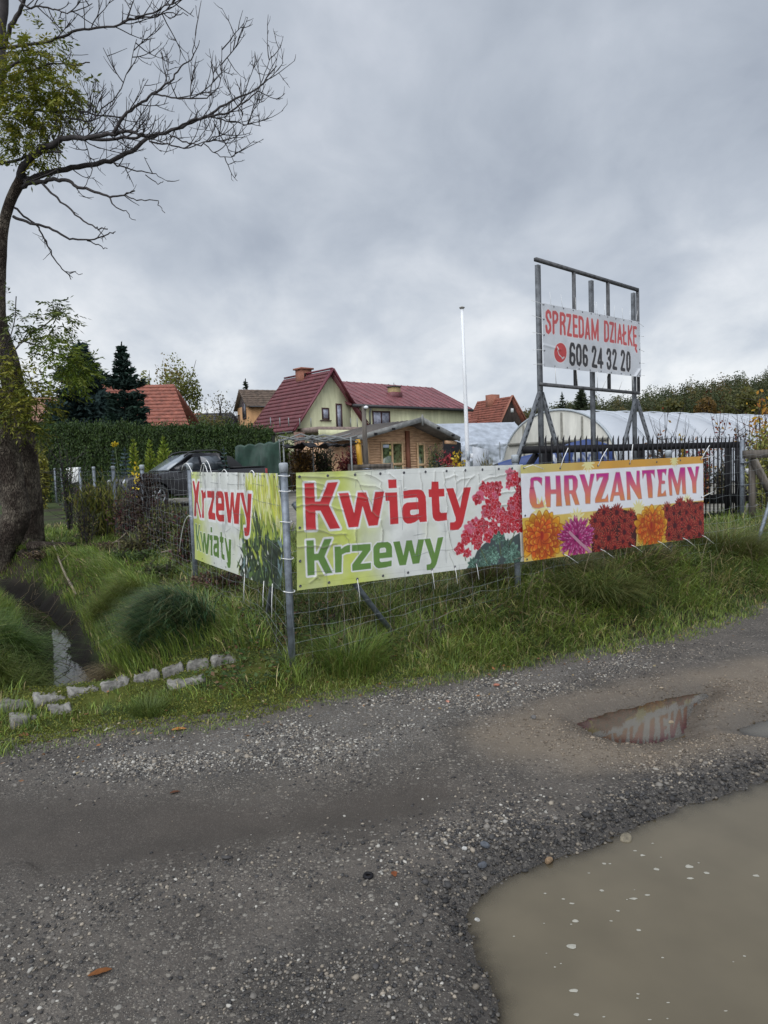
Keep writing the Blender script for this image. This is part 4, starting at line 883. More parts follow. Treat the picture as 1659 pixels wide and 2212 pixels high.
for xa,ya,xl,xr in ((1168,852,1055,1252),(1374,866,1304,1450)):
    for xe,of in ((xl,.0),(xr,.0)):
        vq=VP(VB.p+VB.n*(-.05 if xe==xl else -.11),VB.d); u_,z_=vq.hit(xa,ya); a_=vq.pt(u_+(-.03 if xe==xl else .03),z_+.03); ue,_=vq.hit(xe,1095); e_=vq.pt(ue,0); e_[2]=Hs(e_[0],e_[1])
        o=MB().bar(a_,e_,.085,.05,VB.n).build('brace',M['leg'],bb)
        d_=(e_-a_); n_h=int(np.linalg.norm(d_)/.13); mb=MB(); ax=d_/np.linalg.norm(d_); x_=np.cross(ax,VB.n); x_/=np.linalg.norm(x_); nn_=np.cross(x_,ax)
        for k in range(1,n_h): mb.box(a_+d_*k/n_h+nn_*(.026 if nn_@VB.n>0 else -.026)+x_*.0,(.02,.06,.004),np.array([x_,ax,nn_]))
        mb.build('slot_row',M['black'],o)
# its banner
A4=Art(VB,S([(2104,1186),(2487,1260),(2490,1475),(2111,1434)]),.009,.075,(.56,.575,.60))
Z8=(2080,1180,.25316); k8=.25316*.553*BB0[1]/FPX
st=lambda ls,r,c:A4.stroke([zo(*Z8,l) for l in ls],r*k8*1.75,c,.014,(.62,.60,.60))
R4=(.50,.075,.075); K4=(.020,.019,.022)
for ls in [[[(228,240),(222,180),(193,150),(168,180),(165,230),(185,290),(212,330),(225,390),(222,440),(195,478),(172,460),(163,385)]],[[(272,170),(272,482)],[(272,172),(310,175),(333,205),(335,270),(312,318),(272,322)]],[[(385,190),(385,495)],[(385,192),(425,198),(445,232),(445,292),(422,335),(385,338)],[(422,338),(440,400),(445,500)]],[[(482,215),(535,222),(492,512),(540,520)]],[[(582,225),(582,528),(636,535)],[(582,228),(632,238)],[(582,378),(626,384)]],[[(670,245),(670,538)],[(670,248),(708,258),(726,300),(726,500),(702,540),(670,538)]],[[(765,560),(798,270),(826,570)],[(776,490),(814,495)]],[[(868,575),(868,285),(912,560),(958,295),(958,590)]],[[(1065,315),(1065,600)],[(1065,318),(1098,326),(1117,370),(1117,560),(1096,602),(1065,602)]],[[(1148,335),(1200,345),(1152,608),(1203,618)]],[[(1230,348),(1230,622)]],[[(1270,628),(1298,368),(1326,640)],[(1280,568),(1316,574)]],[[(1358,372),(1358,648),(1393,655)],[(1342,520),(1384,482)]],[[(1430,388),(1430,660)],[(1480,388),(1438,520),(1480,668)]],[[(1510,402),(1510,672),(1550,680)],[(1510,402),(1550,408)],[(1510,530),(1545,535)],[(1548,682),(1536,730),(1553,768)]]]: st(ls,16 if ls[0][0][0]<1540 else 12,R4)
for ls in [[[(590,715),(575,665),(545,662),(532,720),(532,930),(555,965),(582,960),(595,900),(590,830),(560,810),(535,840)]],[[(632,720),(650,678),(675,690),(690,760),(690,930),(668,972),(642,950),(632,850),(632,720)]],[[(782,745),(765,695),(742,695),(730,760),(735,950),(757,982),(780,968),(786,900),(775,850),(748,840),(732,870)]],[[(868,765),(880,712),(905,714),(918,760),(908,820),(870,990),(930,1002)]],[[(1000,1010),(1003,740),(955,942),(1025,950)]],[[(1100,800),(1112,748),(1135,750),(1148,790),(1140,860),(1118,880),(1143,905),(1150,980),(1130,1028),(1107,1020),(1098,960)]],[[(1188,805),(1200,758),(1222,760),(1234,800),(1225,870),(1190,1022),(1240,1033)]],[[(1320,818),(1330,772),(1352,777),(1364,820),(1355,890),(1316,1043),(1365,1053)]],[[(1406,840),(1419,792),(1438,802),(1447,850),(1445,1020),(1426,1062),(1407,1040),(1404,930),(1406,840)]]]: st(ls,17.5,K4)
e_=[(380+95*math.cos(t_),790+152*math.sin(t_)) for t_ in np.linspace(0,6.283,25)[:-1]]
A4.glyphs([zo(*Z8,e_)],[],(.50,.05,.05),.012)
A4.stroke([zo(*Z8,[(338,708),(338,760),(360,820),(420,880)])],7*k8,(.6,.6,.6)); A4.stroke([zo(*Z8,[(330,700),(348,740)]),zo(*Z8,[(408,880),(436,858)])],11*k8,(.6,.6,.6))
A4.col*=(1-.12*sstep(.45,.7,fbm(A4.X*2,A4.Y*2,171)))[:,None]
def wr4(X,Y,a,b_):
    z=.03*(fbm(X*.9,Y*1.1,181)-.5)+.006*(fbm(X*4,Y*4,182)-.5)
    z+=.007*np.exp(-((b_-.66-.25*(a-.02))/.02)**2)*(a<.16)+.03*np.exp(-((a-.93-.4*(1-b_))/.015)**2)*(b_>.85)
    return z
b4=A4.build('vinyl_banner','high white banner reading SPRZEDAM DZIAŁKĘ 606 24 32 20 with a phone symbol','',wr4)
A4.eyelets([(x,.025) for x in np.linspace(.015,.985,12)]+[(x,.975) for x in np.linspace(.1,.985,9)]+[(s_,y_) for s_ in (.012,.988) for y_ in (.25,.5,.75)],.016)
for x in (.10,.30,.50,.62,.80,.9):
    p=A4.at(x,.975); s_=.12 if int(x*10)%2 else -.12; q=VB.pt(uL+(uR2-uL)*x+s_,zBot+.03,.03); A4.tie([p,(p+q)/2+[0,0,-.02],q],.006)
for y_ in (.02,.25,.5,.75,.97):
    p=A4.at(.01,y_); A4.tie([p,p-VB.d*.12+VB.n*.03,p-VB.d*.36+[0,0,.02*rng.normal()]],.004)
    p=A4.at(.99,y_); A4.tie([p,p+VB.d*.2+[0,0,.02*rng.normal()]],.004)
for x in (.08,.18,.3,.5,.52,.6,.7,.8,.88,.95):
    p=A4.at(x,.02); A4.tie([p,p+VB.d*.03*rng.normal()+[0,0,.25]],.0028)

# ---------------------------------------------------------------- sliding gate and its neighbours
GA=at(1163,990,11.9); GB=solve_dir(GA,GA[2]-.0,1602,990-0); 
VG=VP((GA[0],GA[1]),(at(1598,975,15.3)-GA)[:2])
hg=lambda x,y:VG.hit(x,y)
g0=hg(1163,1000)[0]; g1=hg(1597,1000)[0]; zt0=hg(1163,940)[1]; zt1=hg(1597,942)[1]; zb1=hg(1590,1112)[1]; zb0=zb1
gt=thing('sliding_gate','long black picket gate standing on the grass behind the flower banner','gate',VG.pt((g0+g1)/2,zb1))
mb=MB(); npk=43
for i in range(npk):
    u_=g0+(g1-g0)*i/(npk-1); zt_=zt0+(zt1-zt0)*i/(npk-1)
    P=[VG.pt(u_-.021,zb0+.02,.03),VG.pt(u_+.021,zb0+.02,.03),VG.pt(u_+.021,zt_,.03),VG.pt(u_-.021,zt_-.07,.03)]
    mb.prism(P,VG.n*.008)
mb.build('picket_panel',M['black'],gt)
zr=hg(1380,966)[1]; MB().bar(VG.pt(g0-.35,zr,0),VG.pt(g1+.05,zr,0),.06,.13).build('top_rail',M['black'],gt)
MB().bar(VG.pt(g0-.1,zb0+.05,0),VG.pt(g1+.05,zb0+.05,0),.06,.1).build('bottom_rail',M['black'],gt)
MB().bar(VG.pt(g0+.02,zr-.07,-.06),VG.pt(g0-1.3,zb0+.1,-.06),.08,.08).build('diagonal_strut',M['black'],gt)
VGp=VP(VG.p-VG.n*.14,VG.d)
for x_,w_ in ((1181,.12),(1385,.12),(1573,.15),(1594,.10)):
    u_=VGp.hit(x_,1000)[0]; b_=VGp.pt(u_,0); MB().bar([b_[0],b_[1],Hs(b_[0],b_[1])-.1],VGp.pt(u_,zr+(.05 if w_<.14 else -.05)),w_,.09,VG.n).build('gate_post',M['black'],gt)
kb=MB().box(VG.pt(hg(1560,1115)[0],zb1-.05,.02),(2.6,.25,.12),np.array([VG.d,VG.n,[0,0,1]])).build('concrete_sill',mat('old_concrete',(.16,.15,.135),.9,.25,9,bump=.3)); tag(kb,'low concrete sill under the right end of the black gate','sill')
p=at(1603,1035,14.6); z_=Hs(p[0],p[1]); zt_=at(1600,950,14.6)[2]
o=MB().tube([(p[0],p[1],z_-.2),(p[0],p[1],zt_)],.045,10).build('steel_post',M['galv'],smooth=False); tag(o,'single galvanised post with clamps at the right end of the black gate','post')
mb=MB()
for y_ in (1000,1048): 
    q=at(1603,y_,14.6); mb.box((p[0]+.03,p[1]-.04,q[2]),(.16,.05,.03)); mb.box((p[0]+.12,p[1]-.04,q[2]),(.03,.06,.05))
mb.build('clamp',M['galv'],o)
VT=VP(at(1605,1000,14.2),(1,.18)); tb=thing('timber_frame','weathered timber beam on a slanting plank beside the steel post','timber frame',VT.pt(.6,Hs(*VT.pt(.6,0)[:2])))
rp=lambda x,y,o_=0:VT.pt(*VT.hit(x,y),o_)
MB().bar(rp(1607,982),rp(1740,976),.1,.17).build('beam',M['timber'],tb)
MB().bar(rp(1622,993,.08),rp(1690,1130,.08),.05,.20,VT.n).build('diagonal_plank',M['timber'],tb)
u_=VT.hit(1632,985)[0]; b_=VT.pt(u_,0,-.1); MB().bar([b_[0],b_[1],Hs(b_[0],b_[1])-.1],VT.pt(u_,VT.hit(1632,990)[1],-.1),.1,.1).build('post',M['timber'],tb)
# ---------------------------------------------------------------- buildings
def roofmesh(A,B,Cc,D,rows,step,mt,name,par,ribs=0,thick=.12,tiles=0):
    """A eave-start, B eave-end, Cc ridge-end, D ridge-start; stepped rows, optional standing ribs"""
    A,B,Cc,D=[np.asarray(q,float) for q in (A,B,Cc,D)]; n=np.cross(B-A,D-A); n/=np.linalg.norm(n); n=n if n[2]>0 else -n
    V=[];F=[]; nc=max(1,tiles)
    for i in range(rows):
        t0,t1=i/rows,(i+1)/rows
        k=len(V)
        for t_,h in ((t0,0.),(t0,step),(t1,.0)):
            L_=A+(D-A)*t_; R_=B+(Cc-B)*t_
            for c in range(nc+1):
                s_=c/nc; V.append(L_+(R_-L_)*s_+n*(h+ (step*.35*(c%2) if tiles else 0)))
        w_=nc+1
        for r_ in range(2):
            for c in range(nc): F.append((k+r_*w_+c,k+r_*w_+c+1,k+(r_+1)*w_+c+1,k+(r_+1)*w_+c))
    mb=MB().add(V,F)
    P=np.array([A,B,Cc,D])-n*.012; mb.prism(P,-n*thick)
    for i in range(ribs+1):
        s_=i/max(1,ribs); mb.bar(A+(B-A)*s_+n*(step+.02),D+(Cc-D)*s_+n*(.02),.045,.05,n)
    return mb.build(name,mt,par)
def window(vp,pts,par,fr=.09,depth=.0,name='window',mullion=True,matf=None,glass=None):
    uz=np.array([vp.hit(*p) for p in pts]); u0,z0=uz.min(0); u1,z1=uz.max(0)
    mb=MB(); 
    for a,b_,c,d in ((u0,z0,u0+fr,z1),(u1-fr,z0,u1,z1),(u0+fr,z0,u1-fr,z0+fr),(u0+fr,z1-fr,u1-fr,z1)): 
        P=[vp.pt(a,b_,.0),vp.pt(c,b_,.0),vp.pt(c,d,.0),vp.pt(a,d,.0)]; mb.prism(P,vp.n*.05)
    if mullion:
        um=(u0+u1)/2; P=[vp.pt(um-fr*.6,z0+fr,0),vp.pt(um+fr*.6,z0+fr,0),vp.pt(um+fr*.6,z1-fr,0),vp.pt(um-fr*.6,z1-fr,0)]; mb.prism(P,vp.n*.048)
    f=mb.build(name,matf or M['frame_brown'],par)
    P=[vp.pt(u0+fr*.5,z0+fr*.5,.004),vp.pt(u1-fr*.5,z0+fr*.5,.004),vp.pt(u1-fr*.5,z1-fr*.5,.004),vp.pt(u0+fr*.5,z1-fr*.5,.004)]
    MB().prism(P,vp.n*.02).build('pane',glass or M['glass'],f); return f
M['lime_wall']=mat('lime_render',(.47,.465,.295),.9,.14,1.6,streak=5,bump=.15,bscale=12)
M['red_roof']=mat('red_metal_tiles',(.125,.038,.042),.5,.18,1.2,spec=.35)
M['red_seam']=mat('faded_red_seam_roof',(.175,.062,.068),.55,.2,1.0,spec=.35)
M['verge']=mat('dark_red_verge',(.11,.016,.026),.5,.1,3)
M['gutter']=mat('dark_gutter',(.022,.021,.023),.45,.2,6)
M['pipe']=mat('grey_downpipe',(.16,.17,.17),.5,.12,6)
M['brick']=mat('chimney_brick',(.25,.10,.065),.9,.3,14,bump=.3)
M['curtain']=mat('curtained_glass',(.30,.31,.37),.25,.25,4,spec=.6)
# lime green house
Hh=60.
W0=at(757,873,Hh); VW=VP(W0,(.74,.67)); nb=np.array([-VW.n[0],-VW.n[1],0.])     # nb points to the back
hw=lambda x,y:VW.hit(x,y)
ap=hw(711,800); eL=hw(629,928); annE=W0[2]; zf=Hs(W0[0],W0[1])
hs=thing('house','lime green house with steep dark red roof and long annex','house',VW.pt(0,zf))
gl=[VW.pt(eL[0]+.25,zf-.5),VW.pt(.0,zf-.5),VW.pt(0,annE+.05),VW.pt(ap[0],ap[1]-.35),VW.pt(eL[0]+.25,eL[1]-.05)]
vr_=VP(VW.pt(*ap),(nb[0],nb[1])); back=vr_.hit(615,829)[0]
MB().prism(gl,nb*(back-.1)).build('gable_wall',M['lime_wall'],hs)
ov=VW.n*.45
A_=VW.pt(eL[0]-.1,eL[1]-.1)+ov; D_=VW.pt(ap[0],ap[1])+ov
roofmesh(A_+nb*(back+.45),A_,D_,D_+nb*(back+.45),15,.10,M['red_roof'],'steep_roof',hs,thick=.16)
sl=(eL[1]-ap[1])/(eL[0]-ap[0]); B_=VW.pt(ap[0]+4.6,ap[1]-4.6*abs(sl)*.98)+ov
roofmesh(B_,B_+nb*(back+.45),D_+nb*(back+.45),D_,15,.10,M['red_roof'],'steep_roof',hs,thick=.16)
mb=MB(); mb.bar(A_+VW.n*.04+[0,0,-.02],D_+VW.n*.04+[0,0,.06],.10,.42,VW.n); mb.build('verge_board',M['verge'],hs)
E1=VW.pt(hw(754,872)[0],hw(754,872)[1])+ov; mb=MB(); mb.bar(D_+VW.n*.04+[0,0,.06],E1+VW.n*.04,.10,.42,VW.n); mb.build('verge_board',M['verge'],hs)
o=MB().bar(D_+[0,0,.12],D_+nb*(back+.4)+[0,0,.12],.22,.12).build('ridge_cap',M['verge'],hs)
g_=MB().bar(A_+[0,0,-.12]-VW.d*.1,A_+nb*(back)+[0,0,-.12]-VW.d*.1,.16,.14).build('gutter',M['gutter'],hs)
cq=vr_.hit(656,815)[0]; cb=vr_.pt(cq,ap[1]-.9); cz=vr_.hit(656,799)[1]; ch=MB(); ch.box((cb[0],cb[1],(cb[2]+cz)/2),(1.05,1.0,cz-cb[2]),np.array([VW.d,nb,[0,0,1]])); ch.box((cb[0],cb[1],cz+.06),(1.35,1.3,.14),np.array([VW.d,nb,[0,0,1]])); ch=ch.build('chimney',M['brick'],hs)
mb=MB()
for s_ in (-.22,.18): mb.box((cb[0]+VW.n[0]*.5+VW.d[0]*s_,cb[1]+VW.n[1]*.5+VW.d[1]*s_,cz-.55),(.16,.08,.38),np.array([VW.d,nb,[0,0,1]]))
mb.build('flue_opening',M['black'],ch)
window(VW,[(694.5,880.5),(711.5,907)],hs,.13,mullion=False,glass=M['curtain'])
MB().prism([VW.pt(hw(694,907)[0]-.15,hw(694,907)[1]-.1),VW.pt(hw(711.5,907)[0]+.15,hw(694,907)[1]-.1),VW.pt(hw(711.5,907)[0]+.15,hw(694,907)[1]-.02),VW.pt(hw(694,907)[0]-.15,hw(694,907)[1]-.02)],VW.n*.14).build('sill',M['frame_brown'],hs)
window(VW,[(724.5,871.5),(740,925)],hs,.14,name='balcony_door',mullion=False,glass=M['curtain'])
# terrace slab in front
tz=hw(720,926)[1]
tq=[VW.pt(eL[0]+.6,tz-.45),VW.pt(6.5,tz-.45),VW.pt(6.5,tz-.05),VW.pt(eL[0]+.6,tz-.05)]; MB().prism(tq,VW.n*3.0).build('terrace_slab',mat('terrace_edge',(.20,.15,.13),.9,.2,4),hs)
MB().prism([q+VW.n*.3 for q in [VW.pt(eL[0]+1.8,zf-.5),VW.pt(6.5,zf-.5),VW.pt(6.5,tz-.46),VW.pt(eL[0]+1.8,tz-.46)]],VW.n*2.3).build('ground_floor',M['lime_wall'],hs)
MB().prism([VW.pt(eL[0]+.55,tz-.85,2.9),VW.pt(6.6,tz-.85,2.9),VW.pt(6.6,tz-.3,2.9),VW.pt(eL[0]+.55,tz-.3,2.9)],VW.n*.12).build('fascia',M['lime_wall'],hs)
for i,x_ in enumerate((585,605,624,648,672,758,772)):
    q=VP(VW.p+VW.n*2.6,VW.d); u_=q.hit(x_,920)[0]; p=q.pt(u_,tz-.05); t_=q.hit(x_,902 if i<3 else 903)[1]; MB().bar(p,[p[0],p[1],t_],.07).build('railing_post',M['pipe'],hs)
# annex
ae=hw(1012,884); an_L=ae[0]; 
VR2=VP(VW.p+nb*5.2,VW.d); rz1=VR2.hit(950,836); rz0=VR2.hit(735,826); rzz=.5*(rz1[1]+rz0[1])
MB().prism([VW.pt(.02,zf-.5),VW.pt(an_L-.35,zf-.5),VW.pt(an_L-.35,annE-.25),VW.pt(.02,annE-.25)],nb*9.6).build('annex_wall',M['lime_wall'],hs)
MB().prism([VW.pt(an_L-.36,annE-.26,-.05),VW.pt(an_L-.36,annE-.26,-.05)+nb*9.4,VR2.pt(an_L-.36,rzz-.3)],-VW.d*.25).build('annex_gable',M['lime_wall'],hs)
roofmesh(VW.pt(-.5,annE,.4),VW.pt(an_L+.1,annE,.4),VR2.pt(an_L+.1,rzz),VR2.pt(-1.5,rzz),1,.0,M['red_seam'],'annex_roof',hs,ribs=19,thick=.14)
roofmesh(VR2.pt(an_L+.1,annE)+nb*5.2,VR2.pt(-.5,annE)+nb*5.2,VR2.pt(-1.5,rzz),VR2.pt(an_L+.1,rzz),1,.0,M['red_seam'],'annex_roof',hs,ribs=19,thick=.14)
MB().bar(VW.pt(-.2,annE-.16,.5),VW.pt(an_L+.1,annE-.16,.5),.18,.26).build('gutter',M['gutter'],hs)
window(VW,[(803.5,887),(843,922)],hs,.14,glass=M['curtain'])
p=VW.pt(hw(797,890)[0],annE-.2,.35); MB().tube([p+[0,0,.1],p+[0,0,-.5]-VW.n*.25,[p[0]-VW.n[0]*.25,p[1]-VW.n[1]*.25,tz]],.075,8).build('downpipe',M['pipe'],hs)
pc=VP(VW.p+nb*2.2,VW.d); c0=pc.hit(852,866); ctop=pc.hit(852,837)[1]; ch=MB(); q=pc.pt(c0[0],0); zb=annE+(rzz-annE)*.30
ch.box((q[0],q[1],(zb+ctop)/2),(.95,.8,ctop-zb),np.array([VW.d,nb,[0,0,1]])); ch=ch.build('chimney',mat('yellow_brick',(.30,.22,.11),.9,.35,22,bump=.3),hs)
mb=MB(); mb.box((q[0],q[1],zb+.35),(1.25,1.0,.75),np.array([VW.d,nb,[0,0,1]])); mb.build('flashing',M['red_roof'],ch)
mb=MB(); mb.box((q[0],q[1],ctop+.05),(1.1,.95,.1),np.array([VW.d,nb,[0,0,1]])); mb.bar([q[0],q[1],ctop+.1],[q[0],q[1],ctop+.45],.05); mb.build('chimney_cap',M['gutter'],ch)
# porch side wall and entrance below the terrace
VE=VP(VW.p+VW.n*2.75,VW.d); window(VE,[(672,943),(682,985)],hs,.15,name='entrance_door',mullion=False,glass=M['frame_brown'])
u_=VE.hit(646,960)[0]; MB().prism([VE.pt(u_-.45,zf-.4),VE.pt(u_+.35,zf-.4),VE.pt(u_+.35,tz-.5),VE.pt(u_-.45,tz-.5)],VW.n*.3).build('porch_pillar',mat('brown_pillar',(.17,.10,.075),.9,.2,5),hs)

# orange house with the brown tiled roof, behind
VO=VP(at(537,876,74),(.9,.44)); no=np.array([-VO.n[0],-VO.n[1],0.]); ho=lambda x,y:VO.hit(x,y)
zfo=Hs(VO.p[0],VO.p[1]); M['orange']=mat('orange_render',(.40,.225,.105),.9,.12,2,streak=3); M['brown_tile']=mat('brown_roof_tiles',(.105,.075,.055),.8,.3,3)
hz_=thing('house','small orange house with brown tiled roof peeping over the hedge','house',VO.pt(0,zfo))
# gable faces left-front: plane through the wall corner
VOg=VP(VO.p,(-.44,.9)); hg_=lambda x,y:VOg.hit(x,y)
ga=hg_(522.5,841.5); gl_=hg_(512,879); 
we=abs(ga[0])*2
ez=VO.hit(537,874)[1]
W_=VOg.pt
MB().prism([W_(0,zfo-1),W_(we,zfo-1),W_(we,ez),W_(0,ez)],VO.d*8).build('wall',M['orange'],hz_)
MB().prism([W_(0,ez+.01),W_(we,ez+.01),W_(we/2,ga[1]-.15)],VO.d*.25).build('gable_boarding',M['darkwood'],hz_)
ov2=VO.d*-.35; dn_=np.array([0,0,-.2]); oa=(VOg.d)*.35
roofmesh(W_(0,ez)+ov2-oa+dn_,W_(0,ez)+VO.d*8-oa+dn_,W_(we/2,ga[1])+VO.d*8,W_(we/2,ga[1])+ov2,9,.07,M['brown_tile'],'roof',hz_,tiles=28)
roofmesh(W_(we,ez)+VO.d*8+oa+dn_,W_(we,ez)+ov2+oa+dn_,W_(we/2,ga[1])+ov2,W_(we/2,ga[1])+VO.d*8,9,.07,M['brown_tile'],'roof',hz_,tiles=28)
MB().bar(W_(0,ez-.25)-oa*1.2,W_(0,ez-.25)+VO.d*8-oa*1.2,.16,.14).build('gutter',M['gutter'],hz_)
VOf=VP(VOg.p-VO.d*.03,VOg.d); VOf.n=-VO.d
window(VOf,[(523,868),(532.5,904)],hz_,.14,name='balcony_door',mullion=True)
mb=MB(); zr=VOg.hit(526,900)[1]
for s_ in np.linspace(.1,2.6,11): q=W_(s_,0)-VO.d*1.0; mb.bar([q[0],q[1],zr-1.1],[q[0],q[1],zr],.04)
mb.bar(W_(.1,zr)-VO.d*1.0,W_(2.6,zr)-VO.d*1.0,.06); mb.build('balcony_rail',M['black'],hz_)
q0=VO.pt(.2,ez-2.9,1.9); q1=VO.pt(6,ez-2.9,1.9); roofmesh(q0,q1,VO.pt(6,ez-.9,0.02),VO.pt(1.4,ez-.9,0.02),7,.06,M['brown_tile'],'lower_roof',hz_,tiles=24)
MB().prism([VO.pt(.4,zfo-1,1.6),VO.pt(6,zfo-1,1.6),VO.pt(6,ez-2.95,1.6),VO.pt(.4,ez-2.95,1.6)],-VO.n*1.5).build('lower_wall',M['orange'],hz_)

def simple_house(label,ridge0,ridge1,eave0,eave1,Y,dvec,roofm,wallm,rows=12,tiles=0,chim=None,group=None,gable=None):
    v=VP(at(*ridge0,Y),dvec); nbk=np.array([-v.n[0],-v.n[1],0]); r0=v.hit(*ridge0); r1=v.hit(*ridge1); rz=.5*(r0[1]+r1[1])
    drop=None; half=4.2
    ve=VP(v.p+v.n*half,v.d); e0=ve.hit(*eave0); e1=ve.hit(*eave1); ez=min(e0[1],e1[1]); zf=Hs(v.p[0],v.p[1])
    h=thing('house',label,'house',v.pt((r0[0]+r1[0])/2,zf),group)
    roofmesh(ve.pt(e0[0],ez),ve.pt(e1[0],ez),v.pt(r1[0],rz),v.pt(r0[0],rz),rows,.08,roofm,'roof',h,tiles=tiles)
    vb=VP(v.p-v.n*half,v.d); roofmesh(vb.pt(e1[0],ez),vb.pt(e0[0],ez),v.pt(r0[0],rz),v.pt(r1[0],rz),rows,.08,roofm,'roof',h)
    u0,u1=max(e0[0],r0[0])+.3 if 0 else e0[0]+.4,e1[0]-.4
    MB().prism([ve.pt(u0,zf-1,-.4),ve.pt(u1,zf-1,-.4),ve.pt(u1,ez-.12,-.4),ve.pt(u0,ez-.12,-.4)],-v.n*(2*half-.8)).build('wall',wallm,h)
    if chim:
        c=v.hit(*chim[0]); ct=v.hit(*chim[1])[1]; MB().box(v.pt(c[0],(rz-1+ct)/2),(1.0,.9,ct-rz+1),np.array([v.d,nbk,[0,0,1]])).build('chimney',M['brick'],h)
    return h,v,ve,rz,ez
M['orange_tile']=mat('orange_red_tiles',(.215,.070,.046),.75,.25,2.5); M['plaster']=mat('grey_plaster',(.28,.27,.25),.9,.15,3); M['grey_tile']=mat('dark_grey_roof',(.05,.05,.052),.8,.25,3); M['tan_tile']=mat('tan_roof_tiles',(.24,.13,.09),.8,.25,3)
simple_house('red tiled house half hidden behind the tall dark spruce',(208,829),(375,835),(160,918),(409,919),56,(1,.12),M['orange_tile'],M['plaster'],12,40,((226,838),(226,829)))
simple_house('low tan roofed house beyond the trunks at the left edge',(-60,856),(150,862),(-90,908),(172,912),62,(1,.1),M['tan_tile'],M['plaster'],10,30)
simple_house('dark roofed distant house between yellow tree and orange house',(424,891),(500,893),(405,924),(515,924),88,(1,.05),M['grey_tile'],M['plaster'],8,0,((430,905),(430,893)))
# house with dark plank gable at right
VQ=VP(at(1101,909,78),(.86,.5)); nq=np.array([-VQ.n[0],-VQ.n[1],0.]); aq=VQ.hit(1101,856.5); lq=VQ.hit(1071,912); rq=VQ.hit(1139,909); ez=lq[1]-.6; zfq=Hs(VQ.p[0],VQ.p[1])
hq=thing('house','orange tiled house with a dark plank gable beyond the silver tent','house',VQ.pt(aq[0],zfq))
MB().prism([VQ.pt(lq[0]+.3,zfq-1),VQ.pt(rq[0]-.3,zfq-1),VQ.pt(rq[0]-.3,ez-.2),VQ.pt(lq[0]+.3,ez-.2)],nq*11).build('wall',M['plaster'],hq)
mb=MB(); nbd=26; u0,u1=lq[0]+.25,rq[0]-.25
for i in range(nbd):
    ua=u0+(u1-u0)*i/nbd; ub=u0+(u1-u0)*(i+.88)/nbd; hgt=lambda u:aq[1]-.25-abs(u-aq[0])*((aq[1]-ez)/((u1-u0)/2))
    mb.prism([VQ.pt(ua,ez-.2),VQ.pt(ub,ez-.2),VQ.pt(ub,max(hgt(ub),ez-.19)),VQ.pt(ua,max(hgt(ua),ez-.19))],VQ.n*.1)
mb.build('plank_gable',M['darkwood'],hq)
rb=VP(VQ.pt(*aq),(nq[0],nq[1])); bl_=rb.hit(1032,867)[0]; f_=VQ.n*.4
for (u_,nm) in ((lq[0]-.3,'roof'),(rq[0]+.3,'roof')):
    a_=VQ.pt(u_,ez-.5)+f_; d_=VQ.pt(*aq)+f_; roofmesh(a_+nq*(bl_+.4),a_,d_,d_+nq*(bl_+.4),14,.07,M['orange_tile'],nm,hq,tiles=30)
    MB().bar(a_+f_*.15+[0,0,.05],d_+f_*.15+[0,0,.1],.06,.3,VQ.n).build('verge_board',M['brick'],hq)
window(VP(VQ.p+VQ.n*.12,VQ.d),[(1103,882),(1109,891)],hq,.2,mullion=False,matf=M['white'])
ci=rb.hit(1064,862)[0]; cp=rb.pt(ci,0); ct=rb.hit(1064,853)[1]; mb=MB(); mb.box((cp[0],cp[1],ct-.9),(1.2,1.1,1.8),np.array([VQ.d,nq,[0,0,1]])); mb.build('chimney',M['brick'],hq)
a_=VQ.pt(lq[0]-.3,ez-.5)+nq*4.; 
roofmesh(a_+nq*5.-VQ.d*1.2+[0,0,-.2],a_-VQ.d*1.2+[0,0,-.2],a_+VQ.d*2.3+[0,0,3.0],a_+nq*5+VQ.d*2.3+[0,0,3.0],8,.07,M['orange_tile'],'dormer_roof',hq,tiles=14)

# ---------------------------------------------------------------- wooden sales hut
VH=VP(at(771,948,33.5),(.74,.67)); nh=np.array([-VH.n[0],-VH.n[1],0.]); hh=lambda x,y:VH.hit(x,y)
ap=hh(910,907); eL=hh(772,946); eR=hh(992,948); zfh=Hs(VH.p[0],VH.p[1])
M['pine']=mat('pine_boards',(.56,.32,.175),.7,.22,2.2,streak=.15,col2=(.70,.44,.26)); M['pine_light']=mat('light_pine_trim',(.60,.40,.22),.6,.15,4,streak=6); M['hutroof']=mat('brown_grey_sheet_roof',(.115,.098,.085),.6,.2,2); M['barge']=mat('weathered_bargeboard',(.19,.19,.18),.8,.2,5)
hut=thing('wooden_hut','pine log sales hut with low gable roof and glazed doors','hut',VH.pt(ap[0],zfh))
rf=1.1                                                    # roof overhang in front of the wall
VHw=VP(VH.p+nh*rf,VH.d); hx=lambda x,y:VHw.hit(x,y)
wl,wr=hx(781,960)[0],hx(957,960)[0]; top=ap[1]-.12
sl_=(ap[1]-eL[1])/(ap[0]-eL[0]); sr_=(ap[1]-eR[1])/(eR[0]-ap[0])
zl=top-sl_*(ap[0]-wl); zr=top-sr_*(wr-ap[0]); nb_=18; mb=MB()
nlog=int((top-zfh)/.14)
for i in range(nlog+1):
    z0=zfh-.1+i*.14; z1=z0+.132
    def lim(z): 
        a_=wl if z<zl else ap[0]-(top-z)/sl_; b_=wr if z<zr else ap[0]+(top-z)/sr_; return a_,b_
    a0,b0=lim(z0); a1,b1=lim(z1)
    if b1-a1<.1: break
    mb.prism([VHw.pt(a0,z0),VHw.pt(b0,z0),VHw.pt(b1,z1),VHw.pt(a1,z1)],nh*.12)
